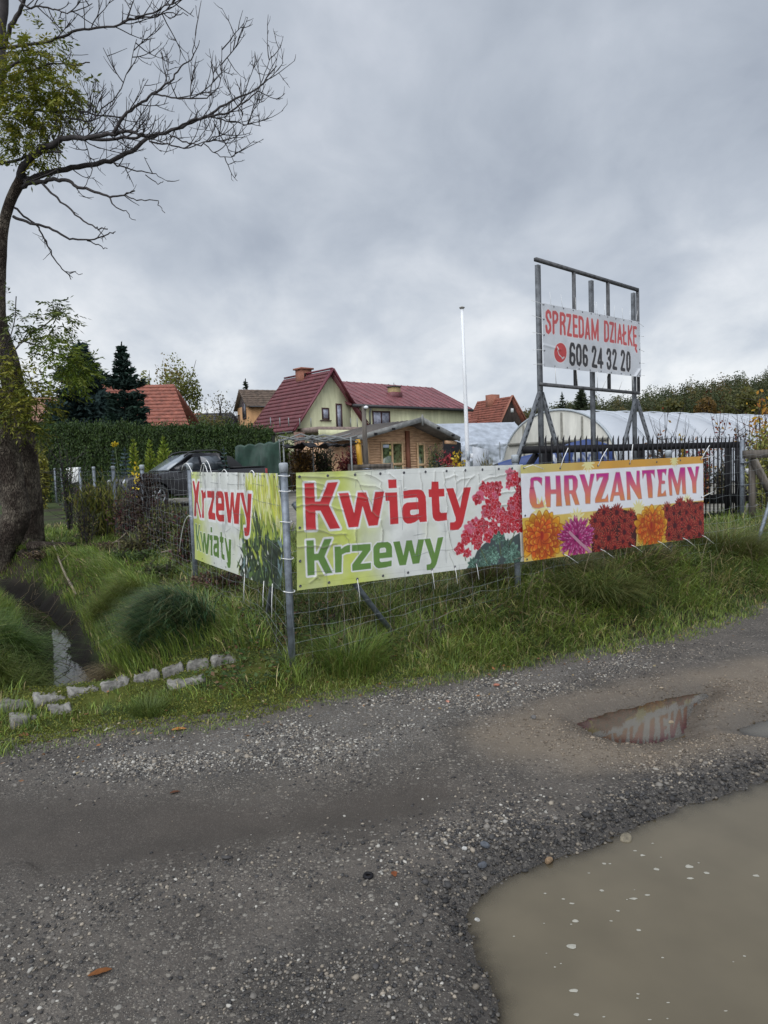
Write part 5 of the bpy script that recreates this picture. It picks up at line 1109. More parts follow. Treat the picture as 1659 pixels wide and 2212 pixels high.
mb.prism([VHw.pt(wl+.02,zfh-.1,-.121),VHw.pt(wr-.02,zfh-.1,-.121),VHw.pt(wr-.02,zr-.1,-.121),VHw.pt(ap[0],top-.15,-.121),VHw.pt(wl+.02,zl-.1,-.121)],nh*5.2)
mb.build('log_wall',M['pine'],hut)
zfar=vh=None
dl=VP(VH.p,(nh[0],nh[1])).hit(681,955)[0]; dl=float(np.clip(dl,4,9))
def hroof(uE,zE,nm):
    a_=VH.pt(uE,zE); d_=VH.pt(*ap); return roofmesh(a_+nh*dl,a_,d_,d_+nh*dl,1,.0,M['hutroof'],nm,hut,ribs=0,thick=.07)
for uE,zE in ((eL[0],eL[1]),(eR[0],eR[1])):
    o=hroof(uE,zE,'roof'); a_=VH.pt(uE,zE); d_=VH.pt(*ap); mb=MB(); nbt=int(dl/.34)
    for k in range(1,nbt): mb.bar(a_+nh*(dl*k/nbt)+[0,0,.03],d_+nh*(dl*k/nbt)+[0,0,.03],.10,.05)
    mb.build('sheet_ribs',M['hutroof'],o)
    MB().bar(a_+VH.n*.05+[0,0,-.02],d_+VH.n*.05+[0,0,.02],.05,.26,VH.n if False else (0,0,1)).build('bargeboard',M['barge'],hut)
MB().prism([VH.pt(ap[0]-.06,ap[1]-.3,.08),VH.pt(ap[0]+.06,ap[1]-.3,.08),VH.pt(ap[0]+.1,ap[1]+.12,.08),VH.pt(ap[0],ap[1]+.3,.08),VH.pt(ap[0]-.1,ap[1]+.12,.08)],VH.n*.03).build('ridge_board',M['barge'],hut)
for x_ in (846,807,760,943,974):
    u_=hh(x_,930)[0]; z_=ap[1]-(ap[0]-u_)*sl_ if u_<ap[0] else ap[1]-(u_-ap[0])*sr_
    MB().box(VH.pt(u_,z_-.04,.16),(.16,.10,.12),np.array([VH.d,nh,[0,0,1]])).build('floodlight',M['black'],hut,bevel=.02)
VHf=VP(VHw.p+VH.n*.02,VH.d)
M['reflect']=mat('reflecting_glass',(.05,.075,.035),.06,.6,5,spec=.9,col2=(.16,.22,.10))
dr=window(VHf,[(821.5,954.5),(874,1090)],hut,.11,name='glazed_door',matf=M['pine_light'],glass=M['reflect'],mullion=True)
z_=VHf.hit(848,1003)[1]; u0,u1=VHf.hit(821.5,1000)[0],VHf.hit(874,1000)[0]; MB().prism([VHf.pt(u0+.11,z_-.07,.002),VHf.pt(u1-.11,z_-.07,.002),VHf.pt(u1-.11,z_+.07,.002),VHf.pt(u0+.11,z_+.07,.002)],VH.n*.052).build('door_rail',M['pine_light'],dr)
q=VHf.pt(VHf.hit(833,964)[0],VHf.hit(833,964)[1],.03); MB().box(q,(.42,.02,.16),np.array([VH.d,nh,[0,0,1]])).build('notice',mat('white_blue_sticker',(.5,.55,.65),.5,.1,3),dr)
mb=MB(); 
q=VHf.pt(VHf.hit(842,966)[0],VHf.hit(842,966)[1],.03); mb.box(q,(.13,.02,.2),np.array([VH.d,nh,[0,0,1]])); q=q-np.array([0,0,.34]); mb.box(q,(.13,.02,.2),np.array([VH.d,nh,[0,0,1]])); mb.build('notice',mat('yellow_sticker',(.55,.52,.15),.5,.1,3),dr)
dr=window(VHf,[(899.5,957),(921.5,1090)],hut,.12,name='window_door',mullion=False,matf=M['pine_light'],glass=M['reflect'])
z_=VHf.hit(910,1004)[1]; u0,u1=VHf.hit(899.5,1000)[0],VHf.hit(921.5,1000)[0]; MB().prism([VHf.pt(u0+.12,z_-.07,.002),VHf.pt(u1-.12,z_-.07,.002),VHf.pt(u1-.12,z_+.07,.002),VHf.pt(u0+.12,z_+.07,.002)],VH.n*.052).build('door_rail',M['pine_light'],dr)
window(VHf,[(777,957.5),(797,1003)],hut,.11,mullion=False,matf=M['pine_light'],glass=M['black'])
u_=hx(878,930)[0]; MB().prism([VHw.pt(u_-.13,zfh-.1,.003),VHw.pt(u_+.13,zfh-.1,.003),VHw.pt(u_+.13,top-.4,.003),VHw.pt(u_-.13,top-.4,.003)],VH.n*.12).build('corner_post',mat('red_stained_pine',(.20,.07,.035),.7,.2,4,streak=5),hut)
MB().bar(VHw.pt(wr-.8,zr-.1,.0)+VH.n*.9,VHw.pt(wr+.1,zr-.15)+VH.n*.9,.14,.18).build('tie_beam',M['pine'],hut)
MB().prism([VHw.pt(wr+.15,zfh-.1,-.4),VHw.pt(wr+2.0,zfh-.1,-.4),VHw.pt(wr+2.0,zr-.1,-.4),VHw.pt(wr+.15,zr+.35,-.4)],nh*.1).build('porch_shade',M['black'],hut)  # black sheet stands in for the shade inside the open porch
pn=MB().prism([VHw.pt(wr+2.02,zfh+.1,.5),VHw.pt(wr+3.5,zfh+.1,.5),VHw.pt(wr+3.5,zr-.55,.5),VHw.pt(wr+2.02,zr-.35,.5)],nh*.05).build('panel',mat('pale_sheet',(.42,.44,.47),.5,.12,3)); tag(pn,'pale sheet panel leaning beside the hut porch','panel')
# ---------------------------------------------------------------- things in front of the hut
def pole(name,label,cat,xt,yt,xb,Y,r0,r1,mt,n=10,**k):
    a_=at(xt,yt,Y); b_=at(xb,1005,Y); d_=(b_-a_); s_=(Hs(b_[0],b_[1])-a_[2])/d_[2]; e_=a_+d_*s_
    e_[2]-=.1
    return a_,e_,tag(MB().tube([a_,a_*.66+e_*.34,a_*.33+e_*.67,e_],np.array([r1,r1+(r0-r1)*.33,r1+(r0-r1)*.66,r0]),n).build(name,mt,smooth=True),label,cat)
a_,e_,fp=pole('flagpole','tall white flagpole with a disc cap, left of the billboard','flagpole',998,668,1011,21.,.075,.045,M['white'],12)
MB().lathe([(.02,.0),(.05,.02),(.085,.05),(.085,.065),(.03,.09),(.0,.095)],a_-[0,0,.01],14).build('finial',M['stone'],fp,smooth=True)
q=a_+(e_-a_)*((a_[2]-at(1010,985,21)[2])/(a_[2]-e_[2])); mb=MB(); mb.box(q+[.12,-.02,0],(.10,.08,.14)); mb.build('cleat_box',M['white'],fp,bevel=.02)
mb=MB(); mb.tube([q+[.0,-.085,.15],q+[.0,-.09,-.12]],.05,8); mb.build('halyard_clamp',M['cap'],fp)
a_,e_,yp=pole('yellow_post','bright yellow square post in front of the hut corner','post',772.5,949.5,778,30.,.12,.11,mat('yellow_plastic',(.62,.33,.02),.4,.06,6),4)
MB().box(at(773.5,955.8,30.),(.27,.27,.03)).build('collar',yp.data.materials[0],yp)
a_,e_,wp=pole('wooden_pole','grey knotted wooden pole with a small lamp in front of the hut','pole',785.5,878,790.5,29.,.14,.09,M['timber'],10)
MB().lathe([(.02,.0),(.09,-.03),(.1,-.1),(.03,-.14)],a_+[.1,-.1,.02],10).build('lamp_head',M['white'],wp,smooth=True)
# grey planter bench
pb=at(800,1003,28.); zt=pb[2]; zg=Hs(pb[0],pb[1]); pl=thing('planter_crate','grey slatted planter crate below the hut doors','planter',(pb[0],pb[1],zg))
mb=MB(); 
for k in range(3): mb.box((pb[0],pb[1],zt-.08-.2*k),(1.75,.06,.17))
mb.box((pb[0],pb[1]+.6,zt-.3),(1.75,.05,.6)); mb.box((pb[0],pb[1]+.3,zt-.42),(1.7,.56,.05)); mb.build('slats',M['timber'],pl)
mb=MB()
for s_ in (-.88,.88): mb.box((pb[0]+s_,pb[1]-.01,(zt+zg)/2+.02),(.09,.09,zt-zg+.06)); mb.box((pb[0]+s_,pb[1]+.6,(zt+zg)/2),(.09,.09,zt-zg))
mb.build('corner_post',M['timber'],pl)
sk=at(793,1001,28.2); V,F,_=stones_mesh(np.array([[sk[0],sk[1],zt-.12]]),np.array([.28]),np.array([[.4,.42,.5]]),.5); bgk=MB().add(V,F.tolist()).build('sack',mat('blue_white_sack',(.35,.40,.52),.5,.35,5)); tag(bgk,'blue and white plastic sack lying on the planter crate','sack')
# green tarpaulin screen and canopy frame
VS=VP(at(509,960,26.8),(1,.02)); u0=VS.hit(508,965)[0]; u1=VS.hit(603,960)[0]; nu,nv=60,30; V=[];F=[]
zb_=Hs(VS.p[0]+1,VS.p[1])
for j in range(nv):
    for i in range(nu):
        a_=i/(nu-1); b_=j/(nv-1); sc=abs(math.sin(a_*math.pi*4.5)); zt_=(VS.hit(508,962)[1]*(1-a_)+VS.hit(603,952)[1]*a_)-.10*(1-sc)*0-.07*(1-sc)
        z=zt_+(zb_-zt_)*b_; off=.10*math.sin(a_*31+b_*4)*b_*.5+.12*(fbm(np.array([a_*7]),np.array([b_*3]),5)[0]-.5)+.05*math.sin((a_*9.+b_*6.))
        V.append(VS.pt(u0+(u1-u0)*a_,z,off))
F=[(j*nu+i,j*nu+i+1,(j+1)*nu+i+1,(j+1)*nu+i) for j in range(nv-1) for i in range(nu-1)]
M['greentarp']=mat('green_tarpaulin',(.014,.042,.028),.55,.25,3,spec=.5,bump=.25,bscale=5)
gtp=mk('tarpaulin',V,F,M['greentarp'],smooth=True); sm=gtp.modifiers.new('solid','SOLIDIFY'); sm.thickness=.02; tag(gtp,'dark green tarpaulin screen hung behind the pickup tail','tarpaulin')
cp=thing('canopy_frame','folding canopy frame with dark cloth between tarpaulin and hut','canopy',(at(650,970,27.5)[0],27.5,zb_))
ct=[at(603,955,28),at(650,951,27.5),at(700,953,27.),at(758,951,26.5)]; bk=[q+np.array([.2,2.6,.05]) for q in ct]
mb=MB()
for p_,q_ in ((ct[0],bk[1]),(bk[0],ct[1]),(ct[1],bk[2]),(bk[1],ct[2]),(ct[2],bk[3]),(bk[2],ct[3])): mb.bar(p_+[0,0,.1],q_+[0,0,.1],.05)
for q_ in (ct,bk):
    for k in range(3): mb.bar(q_[k],q_[k+1]+[0,0,.25],.045); mb.bar(q_[k]+[0,0,.25],q_[k+1],.045)
mb.build('scissor_bars',M['pipe'],cp)
for q_,nm in ((ct[0],0),(ct[3],1),(bk[1],2),(at(612,955,28.),3)): MB().bar(q_+[0,0,.1],[q_[0],q_[1],Hs(q_[0],q_[1])],.06).build('leg',M['pipe'],cp)
V=[];nu,nv=30,8
for j in range(nv):
    for i in range(nu):
        a_=i/(nu-1)*2.999; k=int(a_); f=a_-k; p_=ct[k]*(1-f)+ct[k+1]*f; q_=bk[k]*(1-f)+bk[k+1]*f; b_=j/(nv-1)
        V.append(p_*(1-b_)+q_*b_+np.array([0,0,-.08-.16*math.sin(f*math.pi)*(1 if k<2 else .6)+.03*rng.normal()]))
F=[(j*nu+i,j*nu+i+1,(j+1)*nu+i+1,(j+1)*nu+i) for j in range(nv-1) for i in range(nu-1)]
c_=mk('cloth',V,F,M['black'],cp,smooth=True); sm=c_.modifiers.new('solid','SOLIDIFY'); sm.thickness=.02
# brown picket fence by the porch
VF=VP(at(605,985,33),(1,.05)); pf=thing('picket_fence','dark brown picket fence in front of the green house porch','fence',VF.pt(1.7,Hs(VF.p[0],VF.p[1])))
u0,u1=VF.hit(604,985)[0],VF.hit(672,985)[0]; zt_=VF.hit(640,976)[1]; zb_=Hs(VF.p[0],VF.p[1]); mb=MB()
for i in range(17):
    u_=u0+(u1-u0)*i/16; t_=zt_+.03*rng.normal(); mb.prism([VF.pt(u_-.045,zb_-.1),VF.pt(u_+.045,zb_-.1),VF.pt(u_+.045,t_-.06),VF.pt(u_,t_),VF.pt(u_-.045,t_-.06)],VF.n*.025)
mb.build('picket_panel',M['darkwood'],pf); mb=MB()
for f in (.3,.8): mb.bar(VF.pt(u0-.1,zb_+(zt_-zb_)*f,-.04),VF.pt(u1+.1,zb_+(zt_-zb_)*f,-.04),.05,.09)
mb.build('rails',M['darkwood'],pf)

# ---------------------------------------------------------------- silver tarp tent, polytunnel, blue cover
M['silver']=mat('silver_tarpaulin',(.36,.39,.43),.38,.16,2,metal=.25,bump=.25,bscale=3)
VT2=VP(at(945,965,42.5),(.97,.24)); tn=thing('tarp_tent','silver grey tarpaulin tent between hut and polytunnel','tent',VT2.pt(2.5,Hs(*VT2.pt(2,0)[:2])))
ntb=np.array([-VT2.n[0],-VT2.n[1],0]); VTr=VP(VT2.p+ntb*2.6,VT2.d); ez=VT2.hit(1112,955)[1]; rz=VTr.hit(1110,912)[1]; ua,ub=VT2.hit(958,960)[0],VT2.hit(1150,960)[0]; zg=Hs(*VT2.pt(2,0)[:2])
nu=90; prof=[(2.6,rz,0),(2.0,rz-(rz-ez)*.22,0),(1.3,rz-(rz-ez)*.50,.2),(.65,rz-(rz-ez)*.76,.5),(.0,ez,1),(-.02,ez-.3,1.3),(.02,ez-.7,1.6),(.0,ez-1.1,1.6),(.03,ez-1.5,1.4),(.0,zg,.5)]
P_=[]; 
for k in range(len(prof)-1):
    for s_ in range(5): f=s_/5; P_.append(tuple(prof[k][i]*(1-f)+prof[k+1][i]*f for i in range(3)))
P_.append(prof[-1]); nv=len(P_); V=[]
for j,(bk_,z,wv) in enumerate(P_):
    for i in range(nu):
        a_=i/(nu-1); u_=ua+(ub-ua)*a_; n1__=fbm(np.array([a_*9+z*1.2]),np.array([z*2.6-a_*6]),9)[0]-.5; n2__=abs(math.sin(a_*11+z*2.2+2*n1__))
        post=abs(((a_*2.6)%1)-.5)*2
        V.append(VT2.pt(u_,z-.15*wv*(1-post)**2*(z>zg+.3),-bk_+wv*(.16*n1__+.07*n2__)))
F=[(j*nu+i,j*nu+i+1,(j+1)*nu+i+1,(j+1)*nu+i) for j in range(nv-1) for i in range(nu-1)]
o=mk('tarp_cover',V,F,M['silver'],tn,smooth=True)
V=[VT2.pt(ua,ez,0),VT2.pt(ua,zg,0),VT2.pt(ua,zg)+ntb*5.2,VT2.pt(ua,ez)+ntb*5.2,VTr.pt(ua,rz)]; nu=24; P=[]
MB().prism([V[1],V[2],V[3],V[4],V[0]],VT2.d*.03).build('end_sheet',M['silver'],tn)
roofmesh(VTr.pt(ub,ez)+ntb*2.6,VTr.pt(ua,ez)+ntb*2.6,VTr.pt(ua,rz),VTr.pt(ub,rz),1,0,M['silver'],'back_sheet',tn,thick=.02)
for a_ in (.02,.62): q=VT2.pt(ua+(ub-ua)*a_,0,.06); MB().bar([q[0],q[1],zg],[q[0],q[1],ez+.02],.05).build('pole',M['pipe'],tn)
# polytunnel
q0=at(1200,886,27.0); q1=solve_dir(q0,q0[2],1659,898); ax=q1-q0; Lx=np.linalg.norm(ax[:2]); ax=ax/np.linalg.norm(ax); fx=np.array([ax[1],-ax[0],0]); zg=Hs(q0[0],q0[1]); ph_=q0[2]-zg
pt_=thing('polytunnel','long white film polytunnel behind the billboard legs','greenhouse',(q0[0],q0[1],zg))
VFc=VP(q0,(fx[0],fx[1])); uL_=VFc.hit(1096,1000)[0]; uR_=VFc.hit(1358,985)[0]; wd=.5*(abs(uL_)+abs(uR_)); 
ns=int((Lx+14)/.4); na=26; V=[]
for i in range(ns+1):
    s_=i*.4; sg=abs(math.sin(math.pi*s_/2.0)); 
    for k in range(na+1):
        th=math.pi*k/na; x=-math.cos(th)*wd; z=ph_*(math.sin(th)**.72); sc=1-.035*(1-sg)*0-.07*(1-sg)**1.5*math.sin(th)
        p=q0+ax*s_+fx*x*1.0; V.append((p[0],p[1],zg+z*sc))
F=[(i*(na+1)+k,i*(na+1)+k+1,(i+1)*(na+1)+k+1,(i+1)*(na+1)+k) for i in range(ns) for k in range(na)]
m,t,b=newmat('white_film'); g=nd(t,'ShaderNodeTexCoord'); n=nd(t,'ShaderNodeTexNoise',i_Scale=.5,i_Detail=4.); t.links.new(g.outputs['Object'],n.inputs['Vector']); c=ramp(t,n.outputs[0],[(.3,(.55,.58,.62)),(.7,(.66,.68,.71))]); t.links.new(c,b.inputs['Base Color']); b.inputs['Roughness'].default_value=.3
tr=nd(t,'ShaderNodeBsdfTranslucent'); t.links.new(c,tr.inputs[0]); ms=nd(t,'ShaderNodeMixShader',i_0=.3); t.links.new(b.outputs[0],ms.inputs[1]); t.links.new(tr.outputs[0],ms.inputs[2]); t.links.new(ms.outputs[0],t.nodes['Material Output'].inputs[0]); M['film']=m
mk('film_cover',V,F,M['film'],pt_,smooth=True)
mb=MB()
for k in range(1,int((Lx+14)/2.0)): mb.tube([q0+ax*(2.0*k)+fx*(-math.cos(th)*wd*1.004)+np.array([0,0,zg-q0[2]+ph_*1.004*math.sin(th)**.72]) for th in np.linspace(0,math.pi,25)],.022,4,False)
mb.build('ribs',mat('film_hoop',(.42,.45,.48),.5,.1,4),pt_,smooth=True)
M['beige']=mat('yellowed_film',(.42,.41,.36),.5,.12,3,streak=4)
arc=lambda r_,o_:[q0+fx*(-math.cos(th)*wd*r_)+np.array([0,0,zg-q0[2]+ph_*r_*math.sin(th)**.72])-ax*o_ for th in np.linspace(0,math.pi,33)]
A_=arc(.985,0.02); MB().prism(A_,-ax*.04).build('end_wall',M['beige'],pt_)
MB().tube(arc(1.0,.05),.05,6).build('end_hoop',M['cap'],pt_,smooth=True)
mb=MB(); zd=zg+ph_*.60
mb.bar(q0+fx*(-wd*.84)+[0,0,zd-q0[2]]-ax*.1,q0+fx*(wd*.84)+[0,0,zd-q0[2]]-ax*.1,.08,.10)
for s_ in (-.55,-.22,.12,.45): zt_=zg+ph_*(1-s_*s_)**.36; mb.bar(np.array([*(q0+fx*wd*s_-ax*.1)[:2],zg]),np.array([*(q0+fx*wd*s_-ax*.1)[:2],zt_-.1]),.06,.05)
mb.build('battens',mat('grey_batten',(.17,.165,.14),.8,.2,6),pt_)
d_=q0+fx*wd*.28-ax*.13; MB().box((d_[0],d_[1],zg+ph_*.29),(wd*.62,.05,ph_*.57),np.array([fx,ax,[0,0,1]])).build('doorway',M['black'],pt_)
# blue printed cover
VC=VP(at(1200,990,19.5),(1,.06)); pr=[(1068,990),(1085,988),(1150,966),(1185,962),(1215,957),(1250,954),(1295,950),(1325,941),(1345,936),(1370,931),(1390,929),(1410,931),(1440,936),(1452,940),(1458,965),(1466,990),(1470,1010)]
pr=[((1950+ (x-1078.4)/.553*1.0)*.553 if False else x,y) for x,y in pr]
sx=[1078+ (z_*.3014*.553) for z_ in (0,90,250,400,480,600,800,900,960,1100,1180,1300,1480,1490,1520,1545)]; sy=[912.5+z_*.3014*.553 for z_ in (530,495,455,420,400,370,350,300,260,225,210,235,285,330,450,520)]
U=[VC.hit(x,y) for x,y in zip(sx,sy)]; uu=np.array([q[0] for q in U]); zz_=np.array([q[1] for q in U]); zg=Hs(*VC.pt(0,0)[:2]); nu,nv=150,40; V=[];col=[]
hor=[zo(1950,1650,.3014,p) for p in ([(610,520),(600,480),(640,450),(700,425),(720,430)],[(620,500),(680,470),(740,520)],[(640,525),(700,480),(780,525)],[(690,440),(740,470),(760,520)],[(960,470),(980,400),(1040,360),(1200,365),(1220,380)],[(970,510),(1020,440),(1090,460)],[(990,430),(1050,420),(1090,430),(1150,390)],[(1000,505),(1010,470),(1060,440)],[(1310,370),(1380,440),(1420,480)])]
blob=[zo(1950,1650,.3014,p) for p in ([(960,470),(985,390),(1060,360),(1080,430),(1020,450),(985,500)],[(640,520),(650,470),(710,440),(730,500),(690,490)],[(1140,365),(1215,360),(1205,390),(1150,400)])]
txt=[zo(1950,1650,.3014,p) for p in ([(1150,430),(1120,440),(1110,480),(1125,502),(1150,500)],[(1175,480),(1200,470),(1190,455),(1172,470),(1180,498),(1200,495)],[(1222,420),(1212,470),(1218,500)])]
gu=np.linspace(uu[0],uu[-1],nu); gz=np.interp(gu,uu,zz_)
UU,BB=np.meshgrid(gu,np.linspace(0,1,nv)); ZT=np.interp(UU,uu,zz_)
depth=np.where(BB<.35,(.35-BB)/.35,0)*1.8
zv=np.where(BB<.35,ZT-.25*((.35-BB)/.35)**2*1.2,ZT-(ZT-zg)*((BB-.35)/.65)); 
off=-depth+.05*(fbm(UU*2,zv*2,7)-.5)-.12*np.exp(-((BB-.35)/.06)**2)
Xc,Yc=UU.ravel(),zv.ravel(); cl_=np.tile(np.array([.020,.045,.155]),(nu*nv,1)); fr=(BB.ravel()>.35)
mh=lambda l:np.array([VC.hit(*p) for p in l]); dmk=np.full(nu*nv,1e9)
for l in blob: dmk=np.minimum(dmk,sdf_poly(Xc,Yc,mh(l)))
for l in hor: dmk=np.minimum(dmk,sdf_line(Xc,Yc,mh(l))-.022)
for l in txt: dmk=np.minimum(dmk,sdf_line(Xc,Yc,mh(l))-.016)
k_=((1-sstep(-.012,.012,dmk))*fr)[:,None]; cl_=cl_*(1-k_)+np.array([.42,.44,.46])*k_
V=np.stack([VC.p[0]+VC.d[0]*Xc+VC.n[0]*off.ravel(),VC.p[1]+VC.d[1]*Xc+VC.n[1]*off.ravel(),Yc],1)
F=[(j*nu+i,j*nu+i+1,(j+1)*nu+i+1,(j+1)*nu+i) for j in range(nv-1) for i in range(nu-1)]
bc=mk('blue_cover',V,F,attrmat('blue_vinyl',.4,0,.4,noise=.08),col=cl_,smooth=True); tag(bc,'draped royal blue cover printed with white horses behind the gate','cover')

# ---------------------------------------------------------------- pickup truck
M['carpaint']=mat('charcoal_car_paint',(.020,.020,.024),.22,.1,3,spec=.6); M['carglass']=mat('tinted_car_glass',(.045,.055,.065),.06,.3,1.5,spec=.8); M['tyre']=mat('tyre_rubber',(.012,.012,.012),.8,.2,20); M['alloy']=mat('alloy_rim',(.30,.31,.32),.35,.1,9,metal=.6); M['trim']=mat('black_trim',(.012,.012,.013),.5,.2,9)
tc_=at(408,1000,24.6); zg=Hs(tc_[0],tc_[1]); ang=math.radians(180+41)
tk=thing('pickup_truck','charcoal double cab pickup with roof bars parked by the hedge','pickup truck',(tc_[0],tc_[1],zg)); tk.rotation_euler=(0,0,ang)
def tl(mb,name,mt,smooth=False,bevel=0,par=None):
    V=np.vstack(mb.v); me_o=mk(name,V,mb.f,mt,None,origin=np.zeros(3),smooth=smooth); me_o.parent=par or tk
    if bevel: m_=me_o.modifiers.new('bevel','BEVEL'); m_.width=bevel; m_.segments=3; m_.limit_method='ANGLE'; m_.angle_limit=.5
    return me_o
def loft(prof,ys):                                        # prof: list of (x,z) ; ys: list of (y, xscale, zfun) cross sections
    mb=MB(); n=len(prof); V=[];F=[]
    for (y,fx_,fz_) in ys:
        for (x,z) in prof: V.append((fx_(x,z),y,fz_(x,z)))
    for s_ in range(len(ys)-1):
        for i in range(n): F.append((s_*n+i,s_*n+(i+1)%n,(s_+1)*n+(i+1)%n,(s_+1)*n+i))
    F.append(list(range(n))[::-1]); F.append([(len(ys)-1)*n+i for i in range(n)]); return mb.add(V,F)
body=[(2.55,.42),(2.66,.55),(2.66,.80),(2.60,.98),(2.35,1.06),(1.30,1.16),(1.10,1.20),(-1.02,1.20),(-1.04,1.22),(-2.60,1.24),(-2.66,1.20),(-2.64,.60),(-2.55,.50),(-2.10,.47)]
arch=lambda cx,r,n=9:[(cx-r*math.cos(t_),.40+r*math.sin(t_)) for t_ in np.linspace(.1,math.pi-.1,n)]
body=body+[(x,z) for x,z in arch(-1.62,.46)]+[(-1.1,.42),(1.1,.42)]+[(x,z) for x,z in arch(1.60,.46)]+[(2.1,.44)]
idn=lambda x,z:x; idz=lambda x,z:z; sq=lambda f:(lambda x,z:x*f)
lift=lambda x,z:z-.03*(z>.9); 
tl(loft(body,[(-.93,sq(.985),lift),(-.88,idn,idz),(0,idn,lambda x,z:z+.02*(z>.95)),(.88,idn,idz),(.93,sq(.985),lift)]),'body',M['carpaint'],bevel=.03)
cabp=[(1.15,1.19),(.30,1.74),(.10,1.80),(-.75,1.81),(-.98,1.76),(-1.08,1.50),(-1.10,1.19)]
tl(loft(cabp,[(-.86,idn,lambda x,z:z),(-.845,lambda x,z:x*.99,idz),(-.70,lambda x,z:x,lambda x,z:z+.015*(z>1.7)),(.70,lambda x,z:x,lambda x,z:z+.015*(z>1.7)),(.845,lambda x,z:x*.99,idz),(.86,idn,idz)]) if False else loft(cabp,[(-.87,lambda x,z:x,lambda x,z:1.19+(z-1.19)*.0),(-.70,lambda x,z:x*.97,idz),(0,idn,lambda x,z:z+.02*(z>1.7)),(.70,lambda x,z:x*.97,idz),(.87,lambda x,z:x,lambda x,z:1.19+(z-1.19)*.0)]),'cab',M['carpaint'],bevel=.02)
def sideq(s_,pts,o_):                                     # panel on the sloping cab side
    return [(x,s_*(.87-.17*(z-1.19)/.58+o_),z) for x,z in pts]
for s_ in (-1,1):
    for pts,nm in (([(.86,1.22),(.23,1.66),(.02,1.69),(-.02,1.22)],'side_window'),([(-.12,1.22),(-.08,1.69),(-.70,1.69),(-.86,1.52),(-.88,1.22)],'side_window')):
        mb=MB(); mb.prism(sideq(s_,pts,.006),(0,s_*.012,0)); tl(mb,nm,M['carglass'])
    for x0,x1 in ((.98,.0),(-.06,-1.0)):
        mb=MB(); mb.prism([(x0,s_*.925,.52),(x1,s_*.925,.52),(x1,s_*.925,1.15),(x0,s_*.925,1.15)],(0,s_*.012,0)); d_=tl(mb,'door',M['carpaint'],bevel=.012)
        mb=MB(); mb.box((x1+.16,s_*.948,1.06),(.2,.03,.04)); tl(mb,'handle',M['trim'],bevel=.01,par=d_)
    mb=MB(); mb.box((.72,s_*1.03,1.27),(.14,.24,.18)); mb.bar((.74,s_*.88,1.2),(.74,s_*.98,1.22),.06); tl(mb,'wing_mirror',M['trim'],bevel=.03)
    mb=MB(); mb.tube([(.48,s_*.66,1.70),(.30,s_*.66,1.83),(.0,s_*.66,1.89),(-.75,s_*.66,1.89),(-.95,s_*.66,1.80)],.028,8); tl(mb,'roof_bar',M['trim'],True)
    mb=MB(); mb.prism([(-1.12,s_*.80,1.24),(-1.12,s_*.76,1.70),(-1.30,s_*.76,1.66),(-1.75,s_*.82,1.27)],(0,-s_*.07,0)); tl(mb,'sport_bar',M['trim'],bevel=.02)
    mb=MB(); mb.prism([(2.40,s_*.70,.86),(2.645,s_*.60,.82),(2.63,s_*.62,.98),(2.30,s_*.86,1.03)],(0,s_*.13,-.01)); tl(mb,'headlight',mat('headlamp_lens',(.55,.57,.60),.1,.1,20,spec=.8),bevel=.01)
    mb=MB(); mb.box((-2.63,s_*.86,1.02),(.10,.16,.34)); tl(mb,'tail_light',mat('red_lens',(.28,.03,.03),.2,.1,9),bevel=.02)
    mb=MB(); mb.bar((1.05,s_*.94,.38),(-1.05,s_*.94,.38),.12,.05); tl(mb,'side_step',M['trim'])
    mb=MB(); mb.prism([(-1.15,s_*.93,1.245),(-2.6,s_*.93,1.255),(-2.6,s_*.93,1.29),(-1.15,s_*.93,1.285)],(0,-s_*.07,0)); tl(mb,'bed_rail',M['trim'])
    for wx in (1.60,-1.62):
        mb=MB(); pr_=[(.27,-.11),(.37,-.125),(.395,-.08),(.395,.08),(.37,.125),(.27,.11)]
        V=[];F=[];n=24
        for r_,y_ in pr_:
            for k in range(n): V.append((wx+r_*math.cos(k*6.2832/n),s_*.83+y_,.395+r_*math.sin(k*6.2832/n)))
        F=[(q*n+k,q*n+(k+1)%n,(q+1)*n+(k+1)%n,(q+1)*n+k) for q in range(len(pr_)-1) for k in range(n)]
        wh=tl(MB().add(V,F),'wheel',M['tyre'],True)
        mb=MB(); 
        for k in range(6):
            a_=k*math.pi/3; mb.bar((wx,s_*.915,.395),(wx+.25*math.cos(a_),s_*.905,.395+.25*math.sin(a_)),.07,.03,(0,1,0))
        mb.tube([(wx+.26*math.cos(a_),s_*.90,.395+.26*math.sin(a_)) for a_ in np.linspace(0,6.2832,25)],.022,6,False); tl(mb,'rim',M['alloy'],True,par=wh)
mb=MB(); mb.prism([(1.12,-.78,1.225),(.33,-.64,1.725),(.33,.64,1.725),(1.12,.78,1.225)],(.02,0,.03)); tl(mb,'windscreen',mat('sky_lit_windscreen',(.22,.25,.28),.05,.2,1,spec=.9))
mb=MB(); mb.prism([(2.655,-.55,.62),(2.655,.55,.62),(2.655,.55,.93),(2.655,-.55,.93)],(.02,0,0)); tl(mb,'grille',M['trim'])
mb=MB(); mb.box((-1.9,0,1.265),(1.45,1.6,.03)); tl(mb,'bed_cover',M['trim'])
